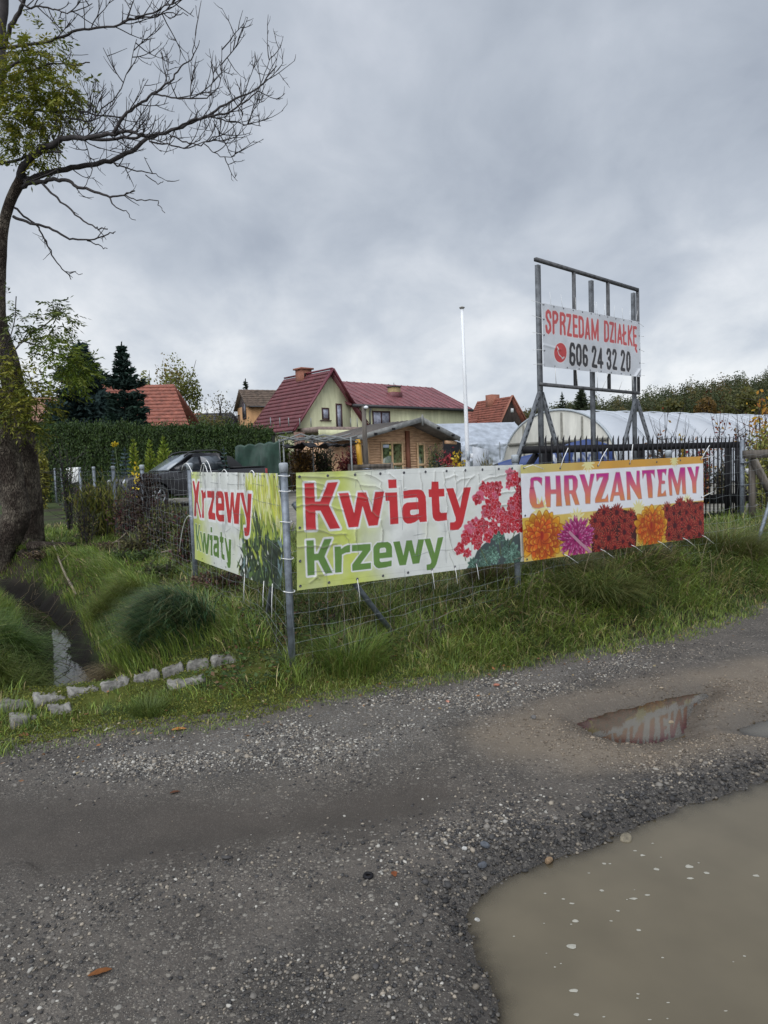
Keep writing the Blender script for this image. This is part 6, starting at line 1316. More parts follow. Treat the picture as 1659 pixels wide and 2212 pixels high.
# white bag on the ditch fence, low post by the tree
q=LP[6]+np.array([.15,-.1,0]); q[2]=at(243,1025,q[1])[2]; mb=MB(); mb.prism([(q[0]-.22,q[1],q[2]+.26),(q[0]+.2,q[1],q[2]+.28),(q[0]+.16,q[1],q[2]-.2),(q[0]-.12,q[1],q[2]-.26)],(0,.05,0)); tag(mb.build('bag',M['rope'],bevel=.02),'white plastic bag hung on the far ditch fence','bag')
g_=on_ground(74,1172,9.); g_[1]=min(g_[1],12.6); zg=Hs(g_[0],g_[1]); hm=50*g_[1]/FPX; mb=MB(); mb.prism([(g_[0]-.12,g_[1]-.08,zg-.2),(g_[0]+.12,g_[1]-.08,zg-.2),(g_[0]+.06,g_[1]-.05,zg+hm),(g_[0]-.15,g_[1]-.05,zg+hm+.02)],(.02,.18,0)); tag(mb.build('stone_marker',M['stone'],bevel=.025),'pale granite marker stone leaning against the ash trunk','marker stone')
# ---------------------------------------------------------------- trees and shrubs
zb=lambda pts,Y0,Y1:[at(x*.3834,y*.3834,Y0+(Y1-Y0)*i/max(1,len(pts)-1)) for i,(x,y) in enumerate(pts)]
PM=.3834*13.0/1475
def smooth_path(P,k=4):
    P=np.asarray(P,float)
    if len(P)<3: return np.array([P[0]+(P[-1]-P[0])*t_ for t_ in np.linspace(0,1,k+1)])
    Q=np.vstack([2*P[0]-P[1],P,2*P[-1]-P[-2]]); out=[]
    for i in range(1,len(Q)-2):
        for t_ in np.linspace(0,1,k,endpoint=False):
            a,b_,c,d=Q[i-1],Q[i],Q[i+1],Q[i+2]; out.append(.5*((2*b_)+(c-a)*t_+(2*a-5*b_+4*c-d)*t_**2+(3*b_-a-3*c+d)*t_**3))
    out.append(P[-1]); return np.array(out)
class Acc:
    def __init__(s): s.V=[];s.F4=[];s.F3=[];s.C=[];s.n=0
    def add(s,V,F,col=None):
        F=np.asarray(F); (s.F4 if F.shape[1]==4 else s.F3).append(F+s.n); s.V.append(V); s.n+=len(V)
        if col is not None: s.C.append(col)
    def tube(s,P,r,n): 
        V,F=tube_np(P,r,n,False); s.add(V,np.array(F))
    def build(s,name,mt,parent=None,smooth=False):
        F=[]
        if s.F4: F.append(np.vstack(s.F4))
        if s.F3: F.append(np.vstack(s.F3))
        return mk(name,np.vstack(s.V),F,mt,parent,col=np.vstack(s.C) if s.C else None,smooth=smooth)
def twiggy(acc,P,r0,dens,Lr,up=.55,depth=0,start=.15,thick=.0115):
    L=np.linalg.norm(np.diff(P,axis=0),axis=1).sum(); n=rng.poisson(dens*L)
    for _ in range(n):
        t_=start+(1-start)*rng.random(); k=t_*(len(P)-1); a=int(min(len(P)-2,k)); p=P[a]+(P[a+1]-P[a])*(k-a); T=P[a+1]-P[a]; T/=np.linalg.norm(T)+1e-9
        d=T*.55+rng.normal(0,.55,3)+np.array([0,0,up*.4]); d/=np.linalg.norm(d); l=rng.uniform(*Lr); m=6; Q=[p]
        for q in range(m): d=d+np.array([0,0,up*.16])+rng.normal(0,.09,3); d/=np.linalg.norm(d); Q.append(Q[-1]+d*l/m)
        Q=np.array(Q); acc.tube(Q,np.linspace(thick,thick*.45,m+1),3)
        if depth>0: twiggy(acc,Q,0,5.5,(Lr[0]*.35,Lr[1]*.5),up*1.1,depth-1,.2,thick*.72)
LIMBS=[([(105,1030),(140,930),(200,870),(280,815),(380,775),(500,775),(640,750),(760,745),(830,770)],46,10,13.2,12.0,1),
([(380,775),(520,782),(700,775),(830,770),(950,740),(1060,690)],20,8,12.9,12.2,1),
([(130,1020),(230,985),(340,955),(480,935),(620,905),(740,850),(830,785),(960,735),(1080,690),(1190,640),(1300,570),(1420,515),(1500,440),(1560,370)],36,5,13.2,14.2,1),
([(640,750),(700,650),(780,590),(860,530),(950,460),(1020,380),(1080,310),(1105,180)],17,3,12.2,12.0,1),
([(860,530),(960,545),(1070,560),(1180,545),(1240,460),(1250,260)],9,3,12.1,11.6,1),
([(1060,690),(1150,655),(1260,640),(1350,590),(1440,520),(1480,440),(1530,315)],14,3,13.7,13.4,1),
([(1190,655),(1300,685),(1400,700),(1470,710)],8,3,13.9,14.3,1),
([(960,770),(1050,800),(1130,810),(1230,770),(1310,720),(1370,640)],9,3,13.6,13.0,1),
([(840,795),(940,820),(1060,830),(1150,800),(1240,780)],10,3,13.5,13.9,1),
([(1150,810),(1220,870),(1300,890),(1335,855)],6,3,13.7,13.9,1),
([(115,1055),(200,1030),(290,1015),(370,1020),(440,1050),(540,1080),(620,1110),(700,1095),(760,1075)],27,6,13.2,12.4,0),
([(620,1115),(640,1160),(710,1195),(765,1240)],9,3,12.5,12.4,0),([(710,1100),(770,1130),(870,1130),(900,1160),(930,1200)],7,3,12.4,12.2,0),
([(240,1035),(290,1090),(360,1150),(430,1210),(500,1265),(560,1290),(605,1290)],13,6,12.9,12.3,0),
([(75,1220),(150,1250),(250,1275),(350,1325),(440,1350),(530,1345),(610,1320),(650,1305)],17,5,13.2,13.0,0),
([(490,1355),(560,1385),(605,1400)],8,4,13.1,13.1,0),
([(80,1170),(140,1220),(210,1280),(260,1360),(310,1460),(370,1530),(400,1575)],13,5,13.2,13.6,0),([(370,1530),(465,1542)],6,3,13.5,13.5,0),
([(-40,925),(100,900),(180,870),(300,855),(350,855)],18,8,13.4,12.6,0),
([(620,905),(700,945),(800,965),(880,980),(945,1020)],10,3,13.5,13.2,0),([(820,985),(890,1035),(920,1020)],6,3,13.3,13.3,0),
([(-60,640),(0,500),(30,400),(110,345)],34,12,13.0,12.6,0),([(30,-60),(15,100),(10,250),(20,400),(-10,560),(-80,760)],52,30,13.4,13.6,0),
([(0,270),(100,260),(260,240),(380,190),(500,160),(640,150),(760,100),(900,60),(1040,-10)],18,5,13.2,12.0,1),
([(640,150),(760,105),(880,92),(1000,75),(1060,90)],9,3,12.5,12.3,1),([(760,100),(870,90),(960,30),(1000,-60)],7,3,12.4,12.0,1),
([(40,300),(160,290),(280,300)],11,6,13.2,13.,1),([(60,430),(190,390),(300,355),(420,365),(505,352)],12,6,13.,12.6,0),
([(0,640),(180,625),(320,630),(470,630),(560,655),(700,658)],14,6,13.2,12.6,1),([(370,660),(430,675),(520,680),(570,610),(660,540),(730,370),(770,220)],10,3,12.8,12.4,1),
([(20,270),(60,150),(120,40),(150,-60)],27,18,13.2,12.9,0),([(110,0),(150,40),(250,40),(330,60),(400,70),(520,20)],12,4,13.,12.6,1),
([(440,660),(480,800),(520,960),(470,1060)],6,3,12.7,12.5,1),([(300,760),(330,900),(320,1010)],7,3,12.8,12.6,1),([(540,640),(560,560),(600,500)],7,3,12.5,12.3,1)]
T2c=[(68,1112,24),(65,1085,24),(60,1035,24),(56,985,24),(48,937,24),(34,862,23),(17,776,20),(5,737,18),(-5,690,17),(-7,640,16.5),(-2,580,13),(6,498,10.5),(20,441,9.8),(38,402,10.5),(50,372,8)]
pT=np.array([at(x,y,13.2) for x,y,r in T2c]); rT=np.array([r for *_,r in T2c])*13.2/1475
base=pT[0].copy(); base[2]=Hs(base[0],base[1])-.15; pT[0]=base
def rough_trunk(acc,P,R,n,amp,seed):
    P=smooth_path(P,8); R=np.interp(np.linspace(0,1,len(P)),np.linspace(0,1,len(R)),R); V,F=tube_np(P,R,n,False)
    V=V.reshape(len(P),n,3); an=np.arange(n); ii=np.arange(len(P))
    A_,I_=np.meshgrid(an,ii); nz=(fbm(A_*1.3+.01,I_*.35,seed)-.5)*2+.6*(fbm(A_*2.9,I_*1.4,seed+5)-.5)
    V=P[:,None,:]+(V-P[:,None,:])*(1+amp*nz)[:,:,None]; acc.add(V.reshape(-1,3),np.array(F))
ash=thing('ash_tree','large ash tree, half bare, spreading long dark limbs over the ditch','tree',(base[0],base[1],Hs(base[0],base[1])))
ac=Acc(); rough_trunk(ac,pT,rT*1.02,22,.09,301); ac.build('trunk',M['bark'],ash,smooth=True)
twa=Acc(); lrec=[]
for pts,w0,w1,Ya,Yb,tw in LIMBS:
    P=smooth_path(zb(pts,Ya,Yb),4); P[1:-1]+=rng.normal(0,.012,(len(P)-2,3)); r=np.linspace(w0,w1,len(P))*.5*PM; r=np.maximum(r,.006)
    V,F=tube_np(P,r,8 if w0>15 else 6,True); mk('limb',V,F,M['twig'],ash,smooth=True)
    twiggy(twa,P,0,3.6 if tw else 1.6,(.25,.85) if tw else (.12,.45),.55 if tw else .25,2 if tw else 1,.12)
twa.build('twigs',M['twig'],ash)
def pinnate(acc,base,d,L,cols,k=5,lw=.024,ll=.075):
    n=len(base); d=d/np.linalg.norm(d,axis=1,keepdims=True); up=np.array([0,0,1.]); S=np.cross(d,up); S/= (np.linalg.norm(S,axis=1,keepdims=True)+1e-6)
    for j in range(k*2+1):
        side=0 if j==k*2 else (1 if j%2 else -1); t_=1.0 if side==0 else .25+.68*(j//2)/k
        p=base+d*(L*t_)[:,None]+np.array([0,0,-.25])*(L*t_*t_)[:,None]
        dl=(d*.55+S*side*.9 if side else d)+rng.normal(0,.22,(n,3))+np.array([0,0,-.35]); dl/=np.linalg.norm(dl,axis=1,keepdims=True)
        l=ll*rng.uniform(.75,1.2,n)*(L/.22); V,F=cards(p+dl*(l*.5)[:,None],dl,np.array([0,0,1.])+rng.normal(0,.5,(n,3)),l,lw*rng.uniform(.8,1.2,n)*(L/.22))
        acc.add(V,F,np.repeat(cols*(.85+.3*rng.random((n,1))),4,0))
def leafclumps(name,clumps,Y,parent,cols,n_per,scale=1.,dY=.7):
    ac=Acc()
    for (x,y,r,*q) in clumps:
        n=int(.95*n_per*(r/40)**2*(q[0] if q else 1)); c=at(x,y,Y); R=r*Y/1475
        P=c+rdir(n)*(R*rng.random((n,1))**.5)*np.array([1,dY/max(R,.2)*.5+.5,1]); d=rdir(n)*.6+(P-c)/R*.6+np.array([0,0,-.15])
        pinnate(ac,P,d,rng.uniform(.2,.34,n)*scale,pal(n,cols))
    return ac.build(name,M['leaf'],parent)
ASHC=[(.15,.17,.022),(.19,.205,.028),(.11,.135,.02),(.25,.235,.035)]
leafclumps('foliage',[(20,95,34,.6),(60,110,42,.8),(105,100,36,.6),(55,165,50,1.2),(120,160,42),(155,185,34),(30,215,52,1.2),(95,215,50,1.2),(150,225,36),(50,270,46,1.2),(110,265,42),(75,318,34),(15,300,36),(45,345,20,.5)],12.9,ash,ASHC,62)
leafclumps('foliage',[(125,672,26),(105,655,18),(140,690,22),(60,705,30),(95,725,34),(40,690,20),(30,655,14,.6)],12.6,ash,[(.05,.07,.018),(.075,.10,.02),(.10,.12,.025)],60)
leafclumps('foliage',[(145,770,34,1.3),(165,800,30,1.3),(140,825,26,1.2),(125,745,26),(180,775,20)],12.3,ash,[(.12,.17,.02),(.09,.13,.02),(.16,.19,.03)],75)
leafclumps('foliage',[(20,745,18,.6),(30,790,32),(50,825,36),(25,850,36),(70,860,34),(100,870,26),(40,890,34),(15,900,26),(60,925,24),(80,940,18),(130,850,14,.5),(75,800,16,.5)],12.0,ash,[(.17,.17,.02),(.13,.145,.02),(.20,.19,.03),(.09,.11,.02)],60)
tw2=Acc()
for pts,w in ([[(60,720),(100,700),(135,665)],.012],[[(45,735),(90,750),(150,775)],.014],[[(60,762),(95,770),(130,800)],.010],[[(75,915),(78,860),(60,800)],.009],[[(70,940),(100,880),(125,850),(140,800)],.008],[[(10,760),(30,700),(35,640)],.01]):
    tw2.tube(smooth_path([at(x,y,12.6) for x,y in pts],5),w,4)
tw2.build('shoots',M['twig'],ash)
# second ash trunk in front
T1c=[(-12,1224,38),(0,1190,35),(20,1150,33),(36,1107,31),(25,1047,30),(12,983,32),(-2,930,31),(-18,870,30),(-42,780,28),(-75,640,24),(-112,500,20),(-140,340,14),(-150,170,8),(-150,40,4)]
pT=np.array([at(x,y,12.35) for x,y,r in T1c]); rT=np.array([r for *_,r in T1c])*.9*12.35/1475; base=pT[0].copy(); base[2]=min(Hs(base[0],base[1]),base[2])-.25; pT[0]=base
tr2=thing('ash_tree','thick leaning ash trunk with peeling bark at the left picture edge','tree',(base[0],base[1],Hs(base[0],base[1])))
ac=Acc(); rough_trunk(ac,pT,rT,26,.11,311); ac.build('trunk',M['bark'],tr2,smooth=True)
tw3=Acc(); q_=smooth_path(pT[6:],5); twiggy(tw3,q_,0,3.2,(.6,1.6),.6,2,.1,.022); tw3.build('twigs',M['twig'],tr2)
ac=Acc()
for pts,w in ([[(60,1150),(95,1105),(130,1128),(160,1140)],.10],[[(45,1190),(62,1215),(75,1228)],.09],[[(15,1190),(0,1225),(-15,1240)],.12],[[(70,1110),(110,1118),(150,1160)],.06]):
    P=smooth_path([at(x,y,12.3) for x,y in pts],5); P[:,2]=np.minimum(P[:,2],H(P[:,0],P[:,1])+w*1.5); ac.tube(P,np.linspace(w,w*.3,len(P)),8)
ac.build('root',M['bark'],tr2,smooth=True)

def crown_points(c,R,n,clump=9,hollow=.55,fl=1.):
    """points gathered in clumps through an ellipsoid"""
    k=clump; cc=rdir(k)*(hollow+(1-hollow)*rng.random((k,1)))*np.array(R)*.78; w_=rng.integers(0,k,n); s_=rng.uniform(.22,.42,(k,1))[w_]
    P=cc[w_]+rdir(n)*rng.random((n,1))**.45*np.array(R)*s_*1.25; return c+P, w_
def broad_tree(name,label,cx,ytop,ybase,wpx,Y,cols,n,leaf,clump=16,group=None,shape=(1,1),trunk=.12,cat='tree',bare=0.,lowest=None,crown=True,parent_loc=None):
    top=at(cx,ytop,Y); bx,by=top[0],top[1]; zg=Hs(bx,by); Hh_=top[2]-zg; R=wpx*.5*Y/1475
    t_=thing(name,label,cat,(bx,by,zg),group); zc=zg+Hh_*.60; rz=Hh_*.43
    ac=Acc(); P=smooth_path([(bx,by,zg-.1),(bx+.1*R*rng.normal(),by,zg+Hh_*.3),(bx+.1*R*rng.normal(),by,zg+Hh_*.6),(bx,by,zg+Hh_*.92)],4); ac.tube(P,np.linspace(trunk,trunk*.15,len(P)),7); ac.build('trunk',M['twig'],t_,smooth=True)
    la=Acc()
    for i in range(14):
        z0=zg+Hh_*rng.uniform(.25,.7); a_=rng.uniform(0,6.28); e_=np.array([bx+R*.85*math.cos(a_),by+R*.85*math.sin(a_),z0+Hh_*rng.uniform(.1,.3)]); Q=smooth_path([(bx,by,z0),((bx+e_[0])/2,(by+e_[1])/2,z0+Hh_*.06),e_],4); la.tube(Q,np.linspace(trunk*.45,trunk*.08,len(Q)),4)
        if bare: twiggy(la,Q,0,bare,(R*.25,R*.6),.5,1,.2,trunk*.12)
    la.build('limb',M['twig'],t_)
    if n:
        P,w_=crown_points(np.array([bx,by,zc]),(R*shape[0],R*shape[0],rz*shape[1]),n,clump); cl_=pal(clump,cols,.22)[w_]*(.8+.4*rng.random((n,1)))
        V,F=cards(P,rdir(n)+np.array([0,0,-.3]),rdir(n)+np.array([0,0,.6]),rng.uniform(.7,1.3,n)*leaf,rng.uniform(.7,1.3,n)*leaf*.55); mk('crown',V,[F],M['leaf'],t_,col=np.repeat(cl_,4,0))
    return t_
def conifer(name,label,cx,ytop,wpx,Y,cols,n,zbase=None,group=None,up=False,tuft=.30,tier=.38,cat='tree'):
    top=at(cx,ytop,Y); bx,by=top[0],top[1]; zg=Hs(bx,by); h=top[2]-zg; R=wpx*.5*Y/1475; t_=thing(name,label,cat,(bx,by,zg),group)
    ac=Acc(); ac.tube(np.array([(bx,by,zg-.1),(bx,by,zg+h*.5),(bx,by,zg+h)]),np.array([h*.018,h*.012,h*.003]),7); ac.build('trunk',M['twig'],t_)
    P=[];D=[];C_=[]; nw=max(6,int(h/tier)); per=max(3,n//nw)
    for i in range(nw):
        f=(i+.5)/nw; z=zg+h*(.04+.93*f); r_=R*(1-f)**.82*(1+.12*rng.normal())+.05*R; nb_=int(6+5*(1-f)); ph=rng.uniform(0,6.28)
        for b_ in range(nb_):
            a_=ph+b_*6.283/nb_+rng.normal(0,.2); rb=r_*rng.uniform(.72,1.14); m=max(2,int(per*2*(1-f+.12)/nb_)); s_=rng.random(m)**.6
            lift=(.55 if up else (-.16 if f<.7 else .12)); side=rng.normal(0,.13,m)*rb*(.3+s_*.8)
            x=bx+math.cos(a_)*rb*s_-math.sin(a_)*side; y=by+math.sin(a_)*rb*s_+math.cos(a_)*side; zz=z+lift*rb*s_+.16*rb*s_*s_+rng.normal(0,.035*R,m)
            P.append(np.c_[x,y,zz]); dd=np.c_[np.full(m,math.cos(a_)),np.full(m,math.sin(a_)),np.full(m,.25 if not up else 1.3)]+rng.normal(0,.45,(m,3)); D.append(dd); C_.append(np.tile(np.array(cols[rng.integers(0,len(cols))])*(.75+.5*rng.random()),(m,1))*(.8+.4*rng.random((m,1))))
    P=np.vstack(P);D=np.vstack(D);Cc=np.vstack(C_); m=len(P)
    q=18; P=np.vstack([P,np.c_[np.full(q,bx),np.full(q,by),np.linspace(zg+h*.9,zg+h*.99,q)]]); D=np.vstack([D,rdir(q)*.4+[0,0,1]]); Cc=np.vstack([Cc,np.tile(cols[0],(q,1))]); m+=q
    V,F=cards(P,D,rdir(m),tuft*R*.55*rng.uniform(.7,1.3,m),tuft*R*.17*rng.uniform(.8,1.3,m)); mk('crown',V,[F],M['needle'],t_,col=np.repeat(np.clip(Cc,.003,1),4,0)); return t_
conifer('spruce_tree','broad dark blue spruce with ash leaves hanging before it','',0,0,0,[(0,0,0)],0) if False else None
DK=[(.014,.030,.020),(.018,.036,.026),(.010,.022,.017),(.026,.046,.038)]
conifer('spruce_tree','broad dark blue green spruce behind the hedge, left of the pair',172,738,235,37,[(.015,.028,.026),(.022,.042,.040),(.010,.02,.018),(.036,.060,.058)],15000)
conifer('spruce_tree','slim dark green spruce with a thin tip, right of the pair',262,738,168,34,DK,15000)
conifer('pine_tree','dark pine top behind the orange house',530,818,64,95,[(.025,.035,.02),(.02,.03,.018)],2600,tuft=.5)
broad_tree('walnut_tree','tall thin yellow green tree right of the red tiled house',382,776,0,104,70,[(.15,.16,.035),(.19,.17,.04),(.10,.13,.03),(.22,.16,.05)],5200,.30,22,trunk=.22)
broad_tree('walnut_tree','lower yellow green tree peeping between spruce and tiled roof',318,792,0,70,74,[(.16,.17,.04),(.13,.14,.035)],2200,.30,12,trunk=.2)
broad_tree('bare_tree','leafless grey tree between yellow tree and orange house',470,842,0,92,84,[(.1,.09,.04)],350,.3,12,trunk=.22,bare=1.3)
broad_tree('garden_shrub','olive bushes in front of the dark roofed house',470,890,0,90,80,[(.07,.085,.02),(.09,.10,.025),(.12,.10,.03)],3000,.32,14,trunk=.1,cat='bush')
GOLD=[(.17,.22,.03),(.13,.19,.025),(.21,.25,.04)]
for x_,y_,w_,l_ in ((287,945,34,'yellow green upright conifer, left of three before the hedge'),(322,947,34,'yellow green upright conifer, middle of three before the hedge'),(352,940,40,'yellow green upright conifer above the pickup windscreen')):
    conifer('golden_conifer',l_,x_,y_,w_*1.5,25.6,GOLD,1500,group='golden conifers before the hedge',up=True,tuft=.55,tier=.16)
BL=[(.065,.10,.10),(.09,.13,.13),(.05,.08,.08)]
for x_,y_,w_,l_ in ((243,968,30,'small thin blue spruce left of its bushy neighbour'),(269,966,44,'small bushy blue spruce left of the pickup bonnet'),(483,964,36,'small blue spruce above the pickup bed')):
    conifer('blue_spruce',l_,x_,y_,w_*1.2,24.4,BL,1100,group='small blue spruces',tuft=.5,tier=.14)
# clipped hedge
def hedge(name,label,pts,depth,cols,n,leaf,cat='hedge'):
    """pts: list of (px, py_top, Y)"""
    T=np.array([at(*p) for p in pts]); d=T[-1]-T[0]; d[2]=0; d/=np.linalg.norm(d); nn_=np.array([-d[1],d[0],0]); 
    if nn_[1]<0: nn_=-nn_
    zg=Hs(T[0][0],T[0][1])-.1
    t_=rng.random(n)*(len(T)-1); a=np.minimum(t_.astype(int),len(T)-2); f=(t_-a)[:,None]; top=T[a]*(1-f)+T[a+1]*f
    top[:,2]+=.16*(fbm(t_*9,t_*0,401)-.5)*2+.14*rng.normal(size=n)*(rng.random(n)<.3)+.28*(fbm(t_*34,t_*0,404)>.66)*rng.random(n)
    onf=rng.random(n)<.68; v=rng.random(n)**.85; P=top.copy()
    bump=.28*(fbm(t_*11,v*5,402)-.5)
    P[onf,2]=(zg+(top[:,2]-zg)*v)[onf]; P[onf]+=nn_*(bump+rng.uniform(-.06,.16,n))[onf][:,None]; P[~onf]+=nn_*(rng.random(n)*depth)[~onf][:,None]; P[~onf,2]+=rng.uniform(-.12,.06,(~onf).sum())
    c=pal(n,cols,.2)*(.6+.8*fbm(t_*14,v*9,403))[:,None]
    nm=np.where(onf[:,None],-nn_,np.array([0,0,1.]))+.7*rdir(n)
    V,F=cards(P,rdir(n)*.7+np.array([0,0,.8]),nm,rng.uniform(.7,1.4,n)*leaf,rng.uniform(.6,1.1,n)*leaf*.5)
    h=thing(name,label,cat,(T[0]+T[-1])/2*np.array([1,1,0])+[0,0,zg]); mk('foliage',V,[F],M['leaf'],h,col=np.repeat(np.clip(c,.004,1),4,0))
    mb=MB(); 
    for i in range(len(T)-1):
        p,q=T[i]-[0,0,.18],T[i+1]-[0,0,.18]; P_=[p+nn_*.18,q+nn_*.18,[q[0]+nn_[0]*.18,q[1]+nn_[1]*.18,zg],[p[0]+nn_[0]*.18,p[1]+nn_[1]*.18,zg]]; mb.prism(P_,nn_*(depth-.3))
    mb.build('dark_core',mat('hedge_inside',(.010,.014,.007),.95,.3,6),h); return h  # solid near-black core imitates the hedge's shaded inside and stops see-through
hedge('thuja_hedge','long clipped dark green hedge behind the pickup',[(60,921,29),(160,920,29),(280,924,29),(400,925,29),(500,927,29),(585,930,29)],1.2,[(.040,.072,.018),(.030,.056,.015),(.056,.090,.02),(.022,.040,.012)],52000,.115)
# loose shrubs
def shrub(name,label,cx,cy,w_,h_,Y,cols,n,leaf,cat='shrub',group=None,stems=9,twigs=5.,upright=.5,long=.5,ground=True,mt='leaf'):
    c=at(cx,cy,Y); zg=Hs(c[0],c[1]); R=w_*.5*Y/1475; top=at(cx,cy-h_,Y)[2]; hh_=max(top-zg,.15); t_=thing(name,label,cat,(c[0],c[1],zg),group); ac=Acc(); L_=[]
    for i in range(stems):
        a_=rng.uniform(0,6.28); r_=R*math.sqrt(rng.random()); e_=np.array([c[0]+r_*math.cos(a_),c[1]+r_*.6*math.sin(a_),zg+hh_*rng.uniform(.6,1.0)]); b_=np.array([c[0]+r_*.3*math.cos(a_),c[1]+r_*.3*math.sin(a_),zg-.05]); P=smooth_path([b_,b_*.5+e_*.5+rng.normal(0,.06,3)*R,e_],4); ac.tube(P,np.linspace(.011,.004,len(P))*(1+Y/30),4); twiggy(ac,P,0,twigs/max(hh_,.3),(hh_*.15,hh_*.45),upright,0,.2,.005*(1+Y/30)); L_.append(P)
    ac.build('stems',M['twig'],t_)
    if n:
        k=rng.integers(0,stems,n); s_=.15+.85*rng.random(n)**.7; Q=np.array([L_[i][int(min(len(L_[i])-1,f*(len(L_[i])-1)))] for i,f in zip(k,s_)])+rng.normal(0,1,(n,3))*np.array([R*.30,R*.22,hh_*.09])
        Q[:,2]=np.maximum(Q[:,2],zg+.02); cl_=pal(n,cols,.2); V,F=cards(Q,rdir(n)*.8+np.array([0,0,upright]),rdir(n)+np.array([0,-.4,.6]),rng.uniform(.7,1.3,n)*leaf,rng.uniform(.7,1.3,n)*leaf*long); mk('foliage',V,[F],M[mt],t_,col=np.repeat(np.clip(cl_,.004,1),4,0))
    return t_
REDB=[(.095,.032,.036),(.12,.045,.042),(.07,.036,.03),(.08,.062,.038),(.06,.075,.03)]; BRN=[(.10,.07,.05),(.14,.10,.06),(.075,.05,.036)]; OLV=[(.075,.10,.03),(.10,.12,.034),(.13,.13,.036)]
SH=[(180,1130,70,110,23,REDB+BRN,'dull red thicket along the ditch fence near the trunks'),(215,1150,60,110,17.5,REDB,'wine red thicket left of the third nearest fence post'),(285,1155,70,118,13.4,REDB+BRN,'reddish twiggy thicket between two near fence posts'),(340,1165,66,95,11.3,BRN+OLV,'brown and olive thicket right of the post with dead creeper'),(395,1180,58,80,9.9,REDB+OLV,'dark red barberry by the lime banner edge'),(370,1130,90,60,14,[(.10,.11,.03),(.13,.12,.03),(.07,.08,.02)],'yellow olive shrub below the pickup sill'),(470,1290,90,70,8.1,REDB+BRN,'dark twiggy growth under the ditch side banner'),(310,1110,80,70,16,REDB,'faded red shrub below the pickup front wheel'),(560,1330,70,60,7.6,BRN+OLV,'bramble tangle behind the corner post')]
for x_,y_,w_,h_,Y_,c_,l_ in SH: shrub('thicket',l_,x_,y_,w_,h_*.78,Y_,c_,int(900+22000/Y_),.035+.0035*Y_*.6,stems=16,twigs=9,group='undergrowth inside the ditch fence')
shrub('goldenrod','yellow flowering goldenrod clump with hanging narrow leaves by the trunks',226,1168,104,140,14.2,[(.13,.15,.03),(.17,.175,.035),(.09,.11,.028),(.21,.19,.04)],2600,.15,stems=26,twigs=3,long=.16,upright=-1.2)
fl_=at(248,963,14.6); n=90; P=fl_+rdir(n)*rng.random((n,1))*np.array([.085,.07,.06])+np.array([0,0,.03]); V,F=cards(P,rdir(n)+[0,0,.3],rdir(n),.05,.03); o=mk('flower_head',V,[F],M['leaf'],None,col=np.repeat(pal(n,[(.55,.40,.02),(.62,.48,.04)]),4,0)); g_=thing('goldenrod','single tall goldenrod stem with a bright yellow flower head','flower',(fl_[0],fl_[1],Hs(fl_[0],fl_[1]))); o.parent=g_; o.location=o.location-g_.location; MB().tube([(fl_[0],fl_[1],Hs(fl_[0],fl_[1])),(fl_[0]+.03,fl_[1],fl_[2]-.4),fl_],.010,5).build('stem',M['needle'] if 0 else mat('green_stem',(.06,.09,.025),.7,.2,8),g_)
for x_,y_,w_,h_,Y_,c_,l_,n_ in ((150,1120,26,150,15.5,[(.045,.085,.03),(.03,.06,.022),(.12,.15,.03)],'green vine climbing a far ditch fence post',700),(188,1190,40,95,13.4,[(.07,.085,.035),(.11,.11,.045),(.15,.12,.05)],'pale leaved sapling left of the near fence posts',420),(290,1210,60,50,11.2,[(.075,.07,.03),(.10,.09,.035)],'low olive brown bush in front of the near fence posts',900),(205,1215,70,40,12.6,BRN+[(.12,.09,.05)],'dry brown brush on the bank below the trunks',800),(285,1235,90,50,10.4,[(.05,.085,.018),(.07,.10,.02),(.035,.06,.015)],'fresh green bush on the ditch bank before the fence',1500),(230,1250,80,26,10.6,BRN,'heap of dead bramble on the upper ditch bank',700),(352,1255,70,40,9.2,[(.05,.08,.02),(.07,.075,.03)],'small green weeds beneath the second fence post',800),(260,1275,70,24,9.8,BRN+REDB,'dark dead clump lying in the bank grass',600),(100,1250,70,30,12,BRN+[(.14,.11,.06)],'straw coloured dead grass tuft at the foot of the leaning trunk',500)):
    shrub('weed_clump',l_,x_,y_,w_,h_,Y_,c_,n_,.055,stems=10,twigs=8,group='weeds on the ditch bank')
# dead creeper on the second post, yellow leaves next to it
p=LP[2]; n=1500; zt=1.75; P=np.c_[p[0]+.06+rng.normal(0,.09,n),p[1]-.06+rng.normal(0,.07,n),0*np.zeros(n)]; t_=rng.random(n); P[:,2]=.45+1.3*t_; P[:,0]+=.05*np.sin(t_*9)
V,F=cards(P,rdir(n)+[0,0,-.6],rdir(n),rng.uniform(.03,.07,n),rng.uniform(.02,.04,n)); cr=thing('creeper','dead dark brown creeper wrapped round the second ditch fence post','creeper',(p[0]+.1,p[1]-.08,Hs(p[0],p[1]))); mk('leaves',V,[F],M['leaf'],cr,col=np.repeat(pal(n,[(.030,.018,.014),(.045,.026,.018),(.02,.013,.012)]),4,0)); ac=Acc(); 
for k in range(7): ac.tube(smooth_path([(p[0]+.1+rng.normal(0,.05),p[1]-.09,.25),(p[0]+rng.normal(.06,.06),p[1]-.1,.9),(p[0]+rng.normal(.06,.06),p[1]-.08,1.7)],5),.006,4)
ac.build('vines',M['twig'],cr)
n=26; c=at(292,1032,LP[2][1]+.6); P=c+rng.normal(0,1,(n,3))*np.array([.045,.03,.15]); V,F=cards(P,rdir(n)+[0,0,-.5],rdir(n)*.4+[0,-1,.2],.065,.042); tag(mk('creeper',V,[F],M['leaf'],col=np.repeat(pal(n,[(.48,.34,.015),(.55,.40,.03)]),4,0)),'bright yellow creeper leaves hanging on the wire left of the dead creeper','creeper')
